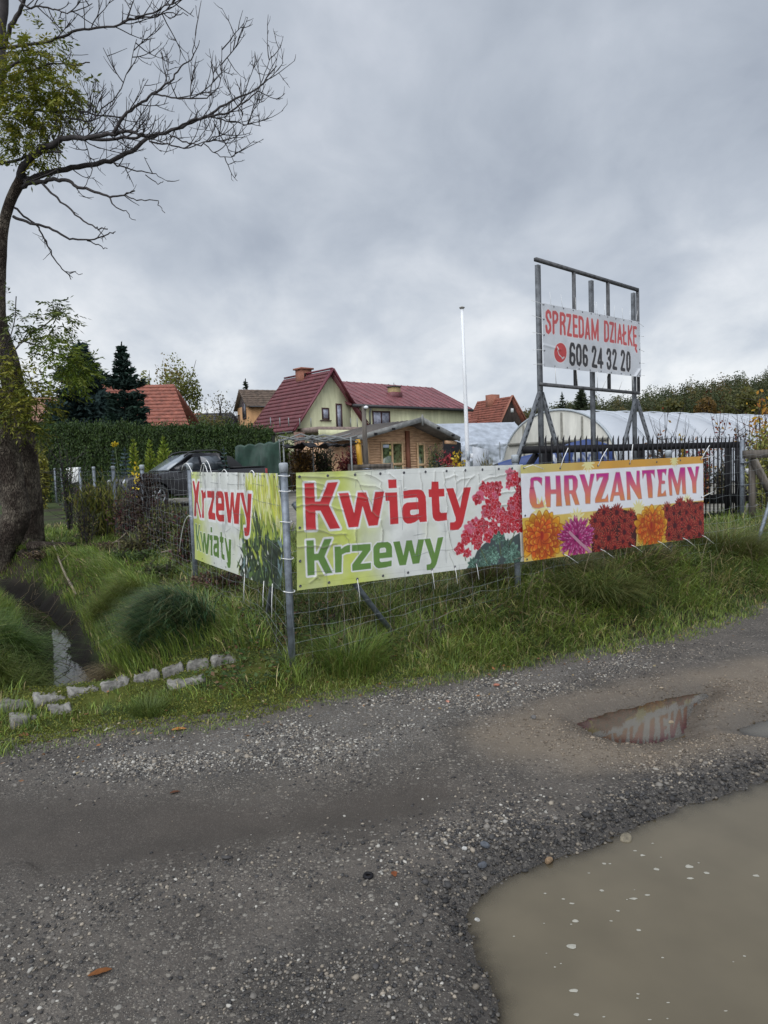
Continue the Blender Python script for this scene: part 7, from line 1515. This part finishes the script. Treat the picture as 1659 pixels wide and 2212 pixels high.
# around the hut
shrub('climber_hedge','copper brown leafy climber under the canopy',655,1008,60,48,30.5,[(.16,.085,.025),(.11,.06,.02),(.20,.12,.03),(.08,.05,.02)],2600,.14,stems=14,cat='climber')
shrub('climber_hedge','dark climber stems right of the copper brown climber',705,1008,54,50,30.6,[(.035,.03,.02),(.055,.05,.025),(.04,.055,.02)],1800,.13,stems=14,cat='climber')
shrub('climber_hedge','crimson climber beside the yellow post',752,1008,42,42,30.7,[(.16,.025,.03),(.11,.02,.022),(.20,.06,.04)],1700,.13,stems=12,cat='climber')
shrub('potted_conifer','grey green dwarf conifer in front of the hut wall',942,1010,44,22,29.5,[(.035,.055,.045),(.05,.07,.06)],900,.12,cat='shrub')
shrub('red_shrub','bright red leaved shrub at the hut porch',962,1008,34,36,29.5,[(.34,.03,.05),(.26,.03,.04),(.40,.08,.08)],700,.13)
shrub('red_shrub','smaller red shrub right of the bright red one',979,1010,20,22,30.,[(.30,.03,.06),(.2,.03,.04)],300,.12)
shrub('yellow_plant','slim plant with yellow leaves before the pale panel',988,1005,30,44,29.,[(.45,.30,.02),(.50,.36,.04)],160,.2,stems=4)
shrub('weeping_plant','weeping green plant at the hut corner',945,990,32,34,30.,[(.06,.09,.03),(.08,.10,.03)],700,.20,long=.18,upright=-1.3)
shrub('low_shrub','low olive green shrubs between hut and flagpole',966,1012,100,14,28.,[(.07,.085,.025),(.10,.09,.03),(.13,.09,.03)],1600,.12)
shrub('dry_grass_clump','ochre grass clump right of the flagpole',1056,1008,60,20,22.,[(.19,.15,.035),(.14,.12,.03),(.10,.10,.025)],1500,.16,long=.14,upright=1.4)
shrub('hedge_end_bush','bright green bush at the right end of the hedge',612,985,30,56,29.8,[(.09,.13,.02),(.06,.09,.018)],1300,.14)
shrub('hedge_end_bush','yellow green bush squeezed behind the trunks',86,1000,34,52,25.,[(.19,.18,.03),(.15,.15,.03)],1100,.14)
for x_,y_,l_ in ((690,955,'thin bare whip before the house, left'),(712,950,'thin bare whip before the house, right')): shrub('climbing_whip',l_,x_,y_+50,8,56,31,[(.05,.06,.02)],26,.12,stems=1,twigs=2)
# nursery plants behind the gate
def sapling(label,cx,ytop,Y,w_,cols,n,leaf=.12,tw=6):
    top=at(cx,ytop,Y); zg=Hs(top[0],top[1]); h=top[2]-zg; t_=thing('sapling',label,'sapling',(top[0],top[1],zg),'nursery saplings'); R=w_*.5*Y/1475; ac=Acc(); P=smooth_path([(top[0],top[1],zg),(top[0]+.03*h*rng.normal(),top[1],zg+h*.45),(top[0],top[1],zg+h)],5); ac.tube(P,np.linspace(.026,.006,len(P)),5); Ls=[]
    for i in range(11):
        z0=zg+h*rng.uniform(.35,.85); a_=rng.uniform(0,6.28); e_=np.array([top[0]+R*math.cos(a_)*rng.uniform(.5,1.1),top[1]+R*math.sin(a_),min(z0+h*rng.uniform(.05,.35),zg+h)]); Q=smooth_path([(top[0],top[1],z0),((top[0]+e_[0])/2,(top[1]+e_[1])/2,z0+h*.03),e_],4); ac.tube(Q,np.linspace(.011,.004,len(Q)),4); twiggy(ac,Q,0,tw*.5,(.1,.4),.4,0,.2,.005); Ls.append(Q)
    ac.build('stem',M['twig'],t_)
    if n:
        Q=np.vstack(Ls)[rng.integers(0,sum(map(len,Ls)),n)]+rng.normal(0,.09,(n,3)); V,F=cards(Q,rdir(n)+[0,0,-.4],rdir(n)+[0,-.3,.5],leaf*rng.uniform(.7,1.2,n),leaf*.5); mk('leaves',V,[F],M['leaf'],t_,col=np.repeat(pal(n,cols),4,0))
ORG=[(.30,.12,.03),(.22,.06,.03),(.30,.18,.04),(.12,.03,.03)]
sapling('bare branched sapling against the white polytunnel',1436,884,19,84,ORG,10)
sapling('bare sapling with a few orange leaves, right of the first',1556,890,20,44,ORG,40)
sapling('thin bare sapling left of the corner plants',1592,892,20,50,ORG,14)
sapling('bare sapling beside the tall cane',1620,896,19,40,ORG,30)
sapling('dark leaved sapling above the timber beam',1610,925,18,50,[(.06,.03,.025),(.09,.05,.03)],130)
shrub('autumn_shrub','low rust coloured shrub behind the gate below the first sapling',1422,985,50,42,18.4,[(.10,.05,.02),(.14,.07,.025),(.06,.05,.02)],420,.12)
shrub('autumn_shrub','orange and crimson shrub behind the middle of the gate',1505,980,62,40,18.6,ORG+[(.28,.03,.05)],520,.12)
shrub('autumn_shrub','small yellow shrub beside the orange and crimson one',1474,975,20,36,18.6,[(.40,.28,.04),(.3,.22,.04)],140,.12)
shrub('feathery_shrub','feathery yellow green shrub at the right picture edge',1650,985,70,75,16.5,[(.22,.23,.05),(.28,.27,.07),(.16,.18,.04)],1900,.13,long=.22)
shrub('maple_shrub','orange yellow maple leaves at the right edge above the beam',1655,960,70,110,17.5,[(.48,.30,.03),(.40,.20,.03),(.26,.10,.03)],420,.14)
for i,(x_,y_,w_,h_,c_,l_) in enumerate([(1522,1045,36,40,[(.06,.07,.03),(.10,.06,.04)],'mixed potted plants behind the gate pickets, left'),(1560,1043,30,46,[(.07,.08,.04),(.13,.10,.05)],'grey green potted plants behind the broad gate post'),(1625,1040,50,62,[(.10,.09,.05),(.05,.07,.03)],'straggly potted plants under the timber beam'),(1655,1038,40,48,[(.05,.06,.025),(.09,.06,.03)],'dark potted plants at the right edge')]):
    shrub('potted_plants',l_,x_,y_,w_,h_,19.5,c_,700,.10,cat='plants')
tr=at(1585,1046,19.); mb=MB(); zg=Hs(tr[0],tr[1])
for k in range(34):
    x=tr[0]-1.4+k*.085*1.3; mb.lathe([(.10,0),(.125,.22),(.13,.24)],(x,tr[1]+.12*rng.normal(),zg),9)
tag(mb.build('plant_pots',M['black'],smooth=False),'row of black plant pots standing behind the gate','pots',kind='stuff')
dc_=at(1616,1018,15); tag(MB().lathe([(.03,-.06),(.05,.0),(.055,.06)],dc_,10).build('plant_label_cup',M['rope']),'small white cup hanging on the wire right of the steel post','cup')

# ---------------------------------------------------------------- wooded hill
def hillz(x,y): return 1.0+16*sstep(40,190,x-.10*(y-150))*sstep(85,190,y)+4*sstep(110,200,y)
hx_=np.linspace(-60,420,70); hy_=np.linspace(88,420,50); HX,HY=np.meshgrid(hx_,hy_); HZ=hillz(HX,HY)-1.2*(1-sstep(88,100,HY)); i=(np.arange(49)[:,None]*70+np.arange(69)[None,:]).ravel()
tag(mk('hill',np.c_[HX.ravel(),HY.ravel(),HZ.ravel()],[np.stack([i,i+1,i+71,i+70],1)],mat('hill_ground',(.03,.04,.014),.95,.3,.05),smooth=True),kind='structure')
SKY=np.array([(1090,900),(1140,876),(1200,862),(1300,852),(1390,846),(1420,826),(1450,829),(1480,822),(1500,808),(1560,812),(1600,799),(1635,808),(1660,785),(1760,770),(1900,765)],float)
FC=[(.060,.068,.024),(.074,.078,.027),(.046,.060,.023),(.10,.085,.029),(.125,.09,.03),(.040,.05,.022)]
P=[];Cc=[];S_=[]
for i in range(500):
    px_=rng.uniform(1080,1900); Y_=rng.uniform(105,200); q=at(px_,1000,Y_); zg=float(hillz(q[0],q[1])); ytop=np.interp(px_,SKY[:,0],SKY[:,1])+rng.uniform(-5,12)+ (200-Y_)*.13; zt=at(px_,ytop,Y_)[2]; h=zt-zg
    if h<4: continue
    h=min(h,17); zt=zg+h; R=rng.uniform(2.0,3.6); m=500
    pts,w_=crown_points(np.array([q[0],q[1],zt-h*.40]),(R,R,h*.42),m,8,.45); P.append(pts); cb=np.array(FC[rng.choice(6,p=[.24,.22,.22,.14,.06,.12])])*(.75+.5*rng.random()); Cc.append(np.tile(cb,(m,1))*(.7+.6*rng.random(8))[w_][:,None]*(.85+.3*rng.random((m,1)))); S_.append(np.full(m,rng.uniform(.32,.44)))
P=np.vstack(P);Cc=np.vstack(Cc);S_=np.concatenate(S_); n=len(P); V,F=cards(P,rdir(n)+[0,0,-.2],rdir(n)+[0,-.3,.7],S_*rng.uniform(.7,1.3,n),S_*.7*rng.uniform(.7,1.3,n))
tag(mk('forest',V,[F],M['leaf'],col=np.repeat(np.clip(Cc,.006,1),4,0)),'dense mixed wood turning brown on the far hillside','forest',kind='stuff')
broad_tree('birch_tree','tall golden brown birch in front of the hillside wood',1531,853,0,54,92,[(.14,.085,.025),(.17,.105,.03),(.11,.08,.022)],2200,.5,14,trunk=.14)
broad_tree('willow_tree','broad yellow green tree in front of the wood at right',1607,846,0,90,95,[(.11,.105,.025),(.13,.12,.03),(.085,.085,.022)],4200,.5,20,trunk=.2)
broad_tree('round_tree','low round olive tree below the wood, left of the birch',1443,868,0,104,98,[(.075,.075,.02),(.06,.065,.02),(.09,.08,.02)],3600,.55,20,trunk=.2)
broad_tree('dark_tree','dark green round tree at the right edge before the wood',1668,850,0,70,85,[(.022,.04,.014),(.03,.05,.016)],2600,.5,16,trunk=.2)
broad_tree('russet_tree','small rusty red tree amid the wood',1520,832,0,40,135,[(.12,.055,.02),(.10,.05,.02)],900,.8,9,trunk=.2)
conifer('spruce_tree','slim distant spruce left of the billboard leg',1214,848,50,88,[(.03,.042,.026),(.025,.035,.022)],1600,tuft=.6)
conifer('spruce_tree','broader distant spruce right behind the billboard leg',1255,838,92,92,[(.028,.04,.02),(.035,.045,.022)],2600,tuft=.55)
broad_tree('round_tree','dull green bush beside the plank gable house',1160,876,0,70,95,[(.05,.055,.02),(.07,.07,.022)],1800,.5,12,trunk=.15)
# ---------------------------------------------------------------- grass
def blades(P,h,w_,az,lean,cols,name,mt=None,parent=None):
    n=len(P); d=np.c_[np.cos(az),np.sin(az),np.zeros(n)]; s=np.c_[-np.sin(az),np.cos(az),np.zeros(n)]
    tw=rng.normal(0,.5,n); s=s*np.cos(tw)[:,None]+d*np.sin(tw)[:,None]
    h=h[:,None]; L=lean[:,None]; w_=w_[:,None]; up=np.array([0,0,1.])
    p1=P+up*h*.42+d*h*L*.16; p2=P+up*h*(.78-.12*L)+d*h*L*.50; p3=P+up*h*(1.0-.42*L*L*.8)+d*h*L*1.0
    V=np.stack([P-s*w_*.5,P+s*w_*.5,p1-s*w_*.5,p1+s*w_*.5,p2-s*w_*.34,p2+s*w_*.34,p3],1).reshape(-1,3)
    b=np.arange(n)*7; F4=np.vstack([np.stack([b,b+1,b+3,b+2],1),np.stack([b+2,b+3,b+5,b+4],1)]); F3=np.stack([b+4,b+5,b+6],1)
    g=np.array([.55,.55,.85,.85,1.05,1.05,1.2]) if False else np.ones(7)
    C_=(cols[:,None,:]*g[None,:,None]).reshape(-1,3)
    return mk(name,V,[F4,F3],mt or M['grass'],parent,col=np.clip(C_,.003,1))
def fence_side(x,y):
    p=np.stack([x-P0[0],y-P0[1]],1); return -(p@VR.n[:2]), (p@VL.n[:2])      # >0 inside behind right fence, >0 inside behind left fence
GP={'fresh':(.138,.200,.036),'mid':(.104,.150,.033),'deep':(.058,.092,.025),'olive':(.155,.165,.042),'straw':(.33,.27,.13),'lime':(.205,.255,.045)}
def mixcols(n,wts):
    ks=list(wts); pr=np.array([wts[k] for k in ks],float); pr/=pr.sum(); return np.array([GP[k] for k in ks])[rng.choice(len(ks),n,p=pr)]
N0=2300000
X=rng.uniform(-11,11,N0); Y=rng.uniform(4.0,18,N0)
dist=np.hypot(X,Y); e=edge_e(X,Y)+.22+.16*(fbm(X*1.7,Y*1.7,501)-.5)+.16*(fbm(X*7,Y*7,502)-.5)
px,py,dp=proj_np(np.c_[X,Y,np.full(N0,.1)])
k=(e>.02)&(px>-260)&(px<1920)&(rng.random(N0)<np.clip((5.2/dist)**1.5,.06,1)); X=X[k];Y=Y[k];e=e[k];dist=dist[k]
br,bl=fence_side(X,Y); dd=sdf_line(X,Y,DIT); n1_=fbm(X*1.1,Y*1.1,511); n2_=fbm(X*4,Y*4,512); n3_=fbm(X*9,Y*9,513)
inside=np.minimum(br,bl)
left=(bl<0)&(X<0)                                             # ditch side
dens=sstep(.0,.22,e)*(.40+.8*sstep(.28,.55,n2_)); dens=np.where((e<.55)&(X<1.6),np.maximum(dens,.75*sstep(.02,.2,e)*sstep(.25,.5,n3_)),dens)
dens=np.where(left&(e>.5),(.45+.75*sstep(.30,.5,n1_))*sstep(.30,.46,dd+.10*(n3_-.5)),dens)
dens=np.where((inside>1.6),dens*np.clip(1-(inside-1.6)/2.2,0,1)*.7,dens)
bare=left&(Y>8.3)&(dd>1.2)&(n1_<.52); dens=np.where(bare,dens*.25,dens)
dens=np.where(left&(bl>-.9)&(Y<8.3)&(n2_<.5),dens*.35,dens)
stonez=(np.interp(X,EDX,EDY)); stz=(X<-.95)&(edge_e(X,Y)>-.05)&(edge_e(X,Y)<.78); dens=np.where(stz,np.minimum(dens,.55)*np.where(edge_e(X,Y)>.45,.35,1),dens)
keep=rng.random(len(X))<dens*.62; X,Y,e,dist,br,bl,dd,n1_,n2_,n3_,inside,left,bare,stz=[q[keep] for q in (X,Y,e,dist,br,bl,dd,n1_,n2_,n3_,inside,left,bare,stz)]
n=len(X)
h=.035+.11*sstep(.1,.9,e)+.16*sstep(.45,.75,n2_)*sstep(.3,1.,e)
tall=sstep(.2,1.2,X)*np.exp(-((br+.15)/.7)**2); h=h+.15*tall*(.4+.9*n2_)
h=np.where(left&(e>.45),.08+.17*n2_+.13*(dd<1.1)*sstep(.35,.7,n1_),h); lb=left&(X<np.interp(Y,DIT[:,1],DIT[:,0])); h=np.where(lb,h*1.35+.06,h)
h=np.where(bare,h*.7,h); h=np.where(stz,np.maximum(h*.42,.035),h); h=np.where((e<1.1)&~left,h*.82,h); h*=rng.uniform(.45,1.4,n)
wd=(.0032+.0028*rng.random(n))*(1+.16*np.clip(dist-5,0,12))*(1+.3*tall)
az=rng.uniform(0,6.283,n); lean=np.clip(rng.normal(.72,.28,n),.05,1.25)
# on the banks blades hang towards the water
gx=(sdf_line(X+.05,Y,DIT)-dd)/.05; gy=(sdf_line(X,Y+.05,DIT)-dd)/.05; down=np.arctan2(-gy,-gx); onb=left&(e>.5)&(dd<1.5); az=np.where(onb,down+rng.normal(0,.8,n),az); lean=np.where(onb,np.clip(lean+.12,.1,1.0)*np.where(dd<.7,.55,1.),lean); h=np.where(onb&(dd<.75),h*.62,h)
az=np.where((tall>.35)&(rng.random(n)<.7),-1.2+rng.normal(0,.9,n),az); lean=np.where(tall>.35,lean+.2,lean)
cols=np.where((rng.random(n)<sstep(.35,.65,n1_))[:,None],mixcols(n,{'fresh':3,'mid':4,'lime':1.4,'olive':1.5,'straw':.35}),mixcols(n,{'mid':3,'deep':3,'olive':2,'straw':.8}))
cols=np.where((left&(rng.random(n)<.75))[:,None],mixcols(n,{'fresh':4,'mid':4,'lime':1.6,'deep':1.2,'straw':.25}),cols)
cols=np.where((bare&(rng.random(n)<.6))[:,None],mixcols(n,{'straw':2,'olive':2,'deep':2}),cols)
ol=(n3_>.62)&(rng.random(n)<.45); cols=np.where(ol[:,None],mixcols(n,{'straw':1.6,'olive':2}),cols)
cols=cols*np.where(left,1.22,1.1)[:,None]*(.78+.44*rng.random((n,1)))*(.80+.45*n3_[:,None])
tag(blades(np.c_[X,Y,H(X,Y)-.01],h,wd,az,lean,cols,'grass'),'wet autumn grass over the verge and ditch banks','grass',kind='stuff')
# small broad leaved weeds between the grass
N1=260000; X=rng.uniform(-6,7,N1); Y=rng.uniform(4.5,11,N1); e=edge_e(X,Y); br,bl=fence_side(X,Y); q=fbm(X*1.6,Y*1.6,521)
w_=1.5*(e>.25)*(np.minimum(br,bl)<1.5)*sstep(.46,.62,q)*np.where((X>-1)&(X<2.2)&(e>.5),1.,.38)*np.clip((5.5/np.hypot(X,Y))**1.4,0,1); dd=sdf_line(X,Y,DIT); w_=w_*(dd>.45)
k=rng.random(N1)<w_*.75; X=X[k];Y=Y[k]; n=len(X); P=np.c_[X,Y,H(X,Y)+rng.uniform(.01,.14,n)*(.4+fbm(X*5,Y*5,522))]
cl_=pal(n,[(.045,.085,.022),(.06,.10,.025),(.035,.06,.02),(.09,.10,.03),(.12,.07,.035)],.2); sz=rng.uniform(.018,.056,n)
V,F=cards(P,rdir(n)*np.array([1,1,.35]),rdir(n)*.55+np.array([0,-.1,1.]),sz,sz*.72)
tag(mk('weeds',V,[F],M['leaf'],col=np.repeat(np.clip(cl_,.004,1),4,0)),'low broad leaved weeds growing through the verge grass','weeds',kind='stuff')
# moss cushions by the kerb and scattered small leaves
N2=90000; X=rng.uniform(-3.3,1.2,N2); Y=rng.uniform(4.3,6.6,N2); e=edge_e(X,Y); q=fbm(X*3.1,Y*3.1,531); k=(e>-.02)&(e<.85)&(rng.random(N2)<sstep(.22,.42,q)*np.where(X<-.8,1.,.5)); X=X[k];Y=Y[k];q=q[k]; n=len(X); P=np.c_[X,Y,H(X,Y)+.012*rng.random(n)+.012*sstep(.45,.6,fbm(X*14,Y*14,532))]
sz=rng.uniform(.008,.020,n); V,F=cards(P,rdir(n)+[0,0,.8],rdir(n)+np.array([0,-.4,.7]),sz,sz*.8); cl_=pal(n,[(.150,.165,.028),(.115,.135,.025),(.185,.185,.035),(.09,.11,.025)],.2)
tag(mk('moss',V,[F],M['leaf'],col=np.repeat(np.clip(cl_,.004,1),4,0)),'yellow green moss cushions between kerb stones and road','moss',kind='stuff')
n=420; X=rng.uniform(-3.2,5.5,n); Y=np.interp(X,EDX,EDY)+rng.normal(.25,.5,n); P=np.c_[X,Y,H(X,Y)+rng.uniform(.004,.05,n)]; sz=rng.uniform(.018,.045,n); V,F=cards(P,rdir(n)*np.array([1,1,.2]),rdir(n)*.35+np.array([0,-.1,1.]),sz,sz*.55); cl_=pal(n,[(.24,.10,.035),(.17,.085,.035),(.30,.21,.08),(.12,.06,.03),(.34,.28,.16)],.2)
tag(mk('leaf_litter',V,[F],M['leaf'],col=np.repeat(np.clip(cl_,.004,1),4,0)),'small brown leaves scattered along the verge edge','leaves',kind='stuff')
# dry litter: twigs, bramble runners and straw lying about
ac=Acc()
for i in range(760):
    if i<260: x,y=rng.uniform(-5.5,-1.0),rng.uniform(6.5,11.5)
    elif i<420: x,y=P0[0]+rng.uniform(0,5),P0[1]+rng.uniform(0,3.4)
    elif i<520: x,y=rng.uniform(-7.5,-4),rng.uniform(9.5,13)
    else:
        x,y=rng.uniform(-.6,7.5),0; y=float(np.interp(x,EDX,EDY))+rng.uniform(.5,2.0); hgt=rng.uniform(.2,.6); q=np.array([x,y,Hs(x,y)]); P=smooth_path([q,q+[rng.normal(0,.06),rng.normal(0,.06),hgt*.6],q+[rng.normal(0,.16),rng.normal(0,.16),hgt]],3); m0=ac.n; ac.tube(P,.0026,3); ac.C.append(np.tile(np.array([[.16,.12,.07],[.09,.065,.045],[.26,.21,.13]][rng.integers(0,3)]),(ac.n-m0,1))); continue
    if edge_e(x,y)<.5: continue
    a_=rng.uniform(0,6.28); l=rng.uniform(.2,.7); t_=np.linspace(0,1,5); cx=x+np.cos(a_)*l*(t_-.5)+.04*rng.normal(size=5); cy=y+np.sin(a_)*l*(t_-.5)+.04*rng.normal(size=5); P=np.c_[cx,cy,H(cx,cy)+.03+rng.uniform(.0,.16)*np.sin(t_*3.14)]; m0=ac.n
    ac.tube(P,rng.uniform(.002,.0045),3); ac.C.append(np.tile(np.array([[.11,.085,.055],[.06,.045,.032],[.20,.16,.10]][rng.integers(0,3)]),(ac.n-m0,1)))
tag(ac.build('dead_stalks',M['leaf']),'dead stalks and bramble runners lying in the grass','stalks',kind='stuff')
# tussocks one can point at
def tussock(label,cx,cy,z,R,n,h0,cols,az0,spread,wd,lean0=.9,name='grass_tussock',oval=(1,.7),hz=.0):
    c=gnd(cx,cy,z); a_=rng.uniform(0,6.283,n); r_=R*np.sqrt(rng.random(n)); X=c[0]+r_*np.cos(a_)*oval[0]; Y=c[1]+r_*np.sin(a_)*oval[1]
    az=az0+rng.normal(0,spread,n) if az0 is not None else a_+rng.normal(0,.4,n)
    t_=thing(name,label,'tussock',(c[0],c[1],Hs(c[0],c[1])),'grass tussocks')
    dome=hz*np.sqrt(np.clip(1-(r_/R)**2,0,1))
    blades(np.c_[X,Y,H(X,Y)-.02+dome],h0*rng.uniform(.55,1.2,n),wd*rng.uniform(.7,1.3,n),az,np.clip(rng.normal(lean0,.22,n),.2,1.3),pal(n,cols,.2),'leaves',None,t_)
tussock('large dark blue green sedge tussock combed to the left above the kerb stones',385,1408,.10,.31,4200,.40,[(.030,.078,.036),(.045,.105,.044),(.016,.040,.022),(.07,.135,.05),(.12,.16,.06),(.16,.15,.07)],3.6,.75,.0058,1.0,'sedge_tussock',(1.15,.75),.14)
tussock('yellow green fine grass tuft left of the dark sedge',262,1352,-.02,.28,2600,.36,[(.12,.15,.03),(.14,.14,.035),(.09,.13,.025)],4.2,.9,.003)
tussock('bright green tuft at the right of the corner post',757,1385,.2,.30,1300,.32,[(.11,.18,.03),(.14,.20,.035),(.08,.13,.025),(.18,.19,.05)],None,0,.004,.8)
tussock('drooping coarse grass clump below the start of the flower banner',1205,1262,.25,.34,2600,.46,[(.08,.115,.03),(.11,.135,.036),(.15,.14,.045),(.24,.20,.09)],None,0,.0062,1.)
tussock('drooping coarse grass clump below the middle of the flower banner',1290,1290,.2,.34,2600,.42,[(.07,.105,.028),(.10,.125,.034),(.14,.14,.045)],None,0,.0062,1.05)
tussock('tall dry topped grass clump below the right of the flower banner',1370,1235,.3,.36,2200,.42,[(.06,.075,.025),(.10,.09,.035),(.16,.12,.06)],None,0,.006,.6)
tussock('loose tall grass clump right of the flower banner',1560,1200,.3,.5,3000,.48,[(.08,.10,.025),(.11,.12,.03),(.15,.14,.05)],None,0,.006,.7)
tussock('reddish brown dry grass clump below the geraniums',1062,1285,.25,.2,1200,.42,[(.11,.075,.045),(.14,.10,.06),(.07,.08,.03)],None,0,.005,.5)
tussock('long overhanging grass clump on the left ditch bank',5,1400,.1,.36,3600,.46,[(.075,.14,.025),(.06,.11,.022),(.10,.15,.035)],-.7,.8,.005,1.)
tussock('pale tipped grass clump at the left picture edge above the kerb',8,1470,.05,.30,2000,.34,[(.12,.14,.035),(.09,.13,.025)],-.6,.9,.0042,1.)
tussock('straw coloured dead grass wisp beside the sedge and kerb',240,1465,-.05,.14,700,.30,[(.22,.17,.09),(.17,.13,.07)],4.0,.35,.003,1.1)
tussock('thin grass tuft on the mossy verge among fallen leaves',322,1530,-.05,.12,420,.16,[(.08,.12,.025),(.10,.13,.03)],None,0,.0035,.8)
for (x0,y0,x1,y1,l_) in ((115,1195,165,1290,'bleached broken branch stuck in the ditch bank grass'),(350,1220,420,1245,'pale dry stick lying under the second fence post'),(245,1200,262,1235,'short crooked dead branch in the dry brush')):
    a_=gnd(x0,y0,.35); b_=gnd(x1,y1,.05); a_[2]=Hs(a_[0],a_[1])+.20; b_[2]=Hs(b_[0],b_[1])+.06; mid=(a_+b_)/2+rng.normal(0,.08,3); P=smooth_path([a_,mid,b_],4); mb=MB(); mb.tube(P,np.linspace(.012,.024,len(P)),6); mb.tube([P[3],P[3]+[.18,-.05,.14]],.009,5); tag(mb.build('dead_branch',mat('bleached_wood',(.20,.165,.12),.85,.3,12)),l_,'branch')
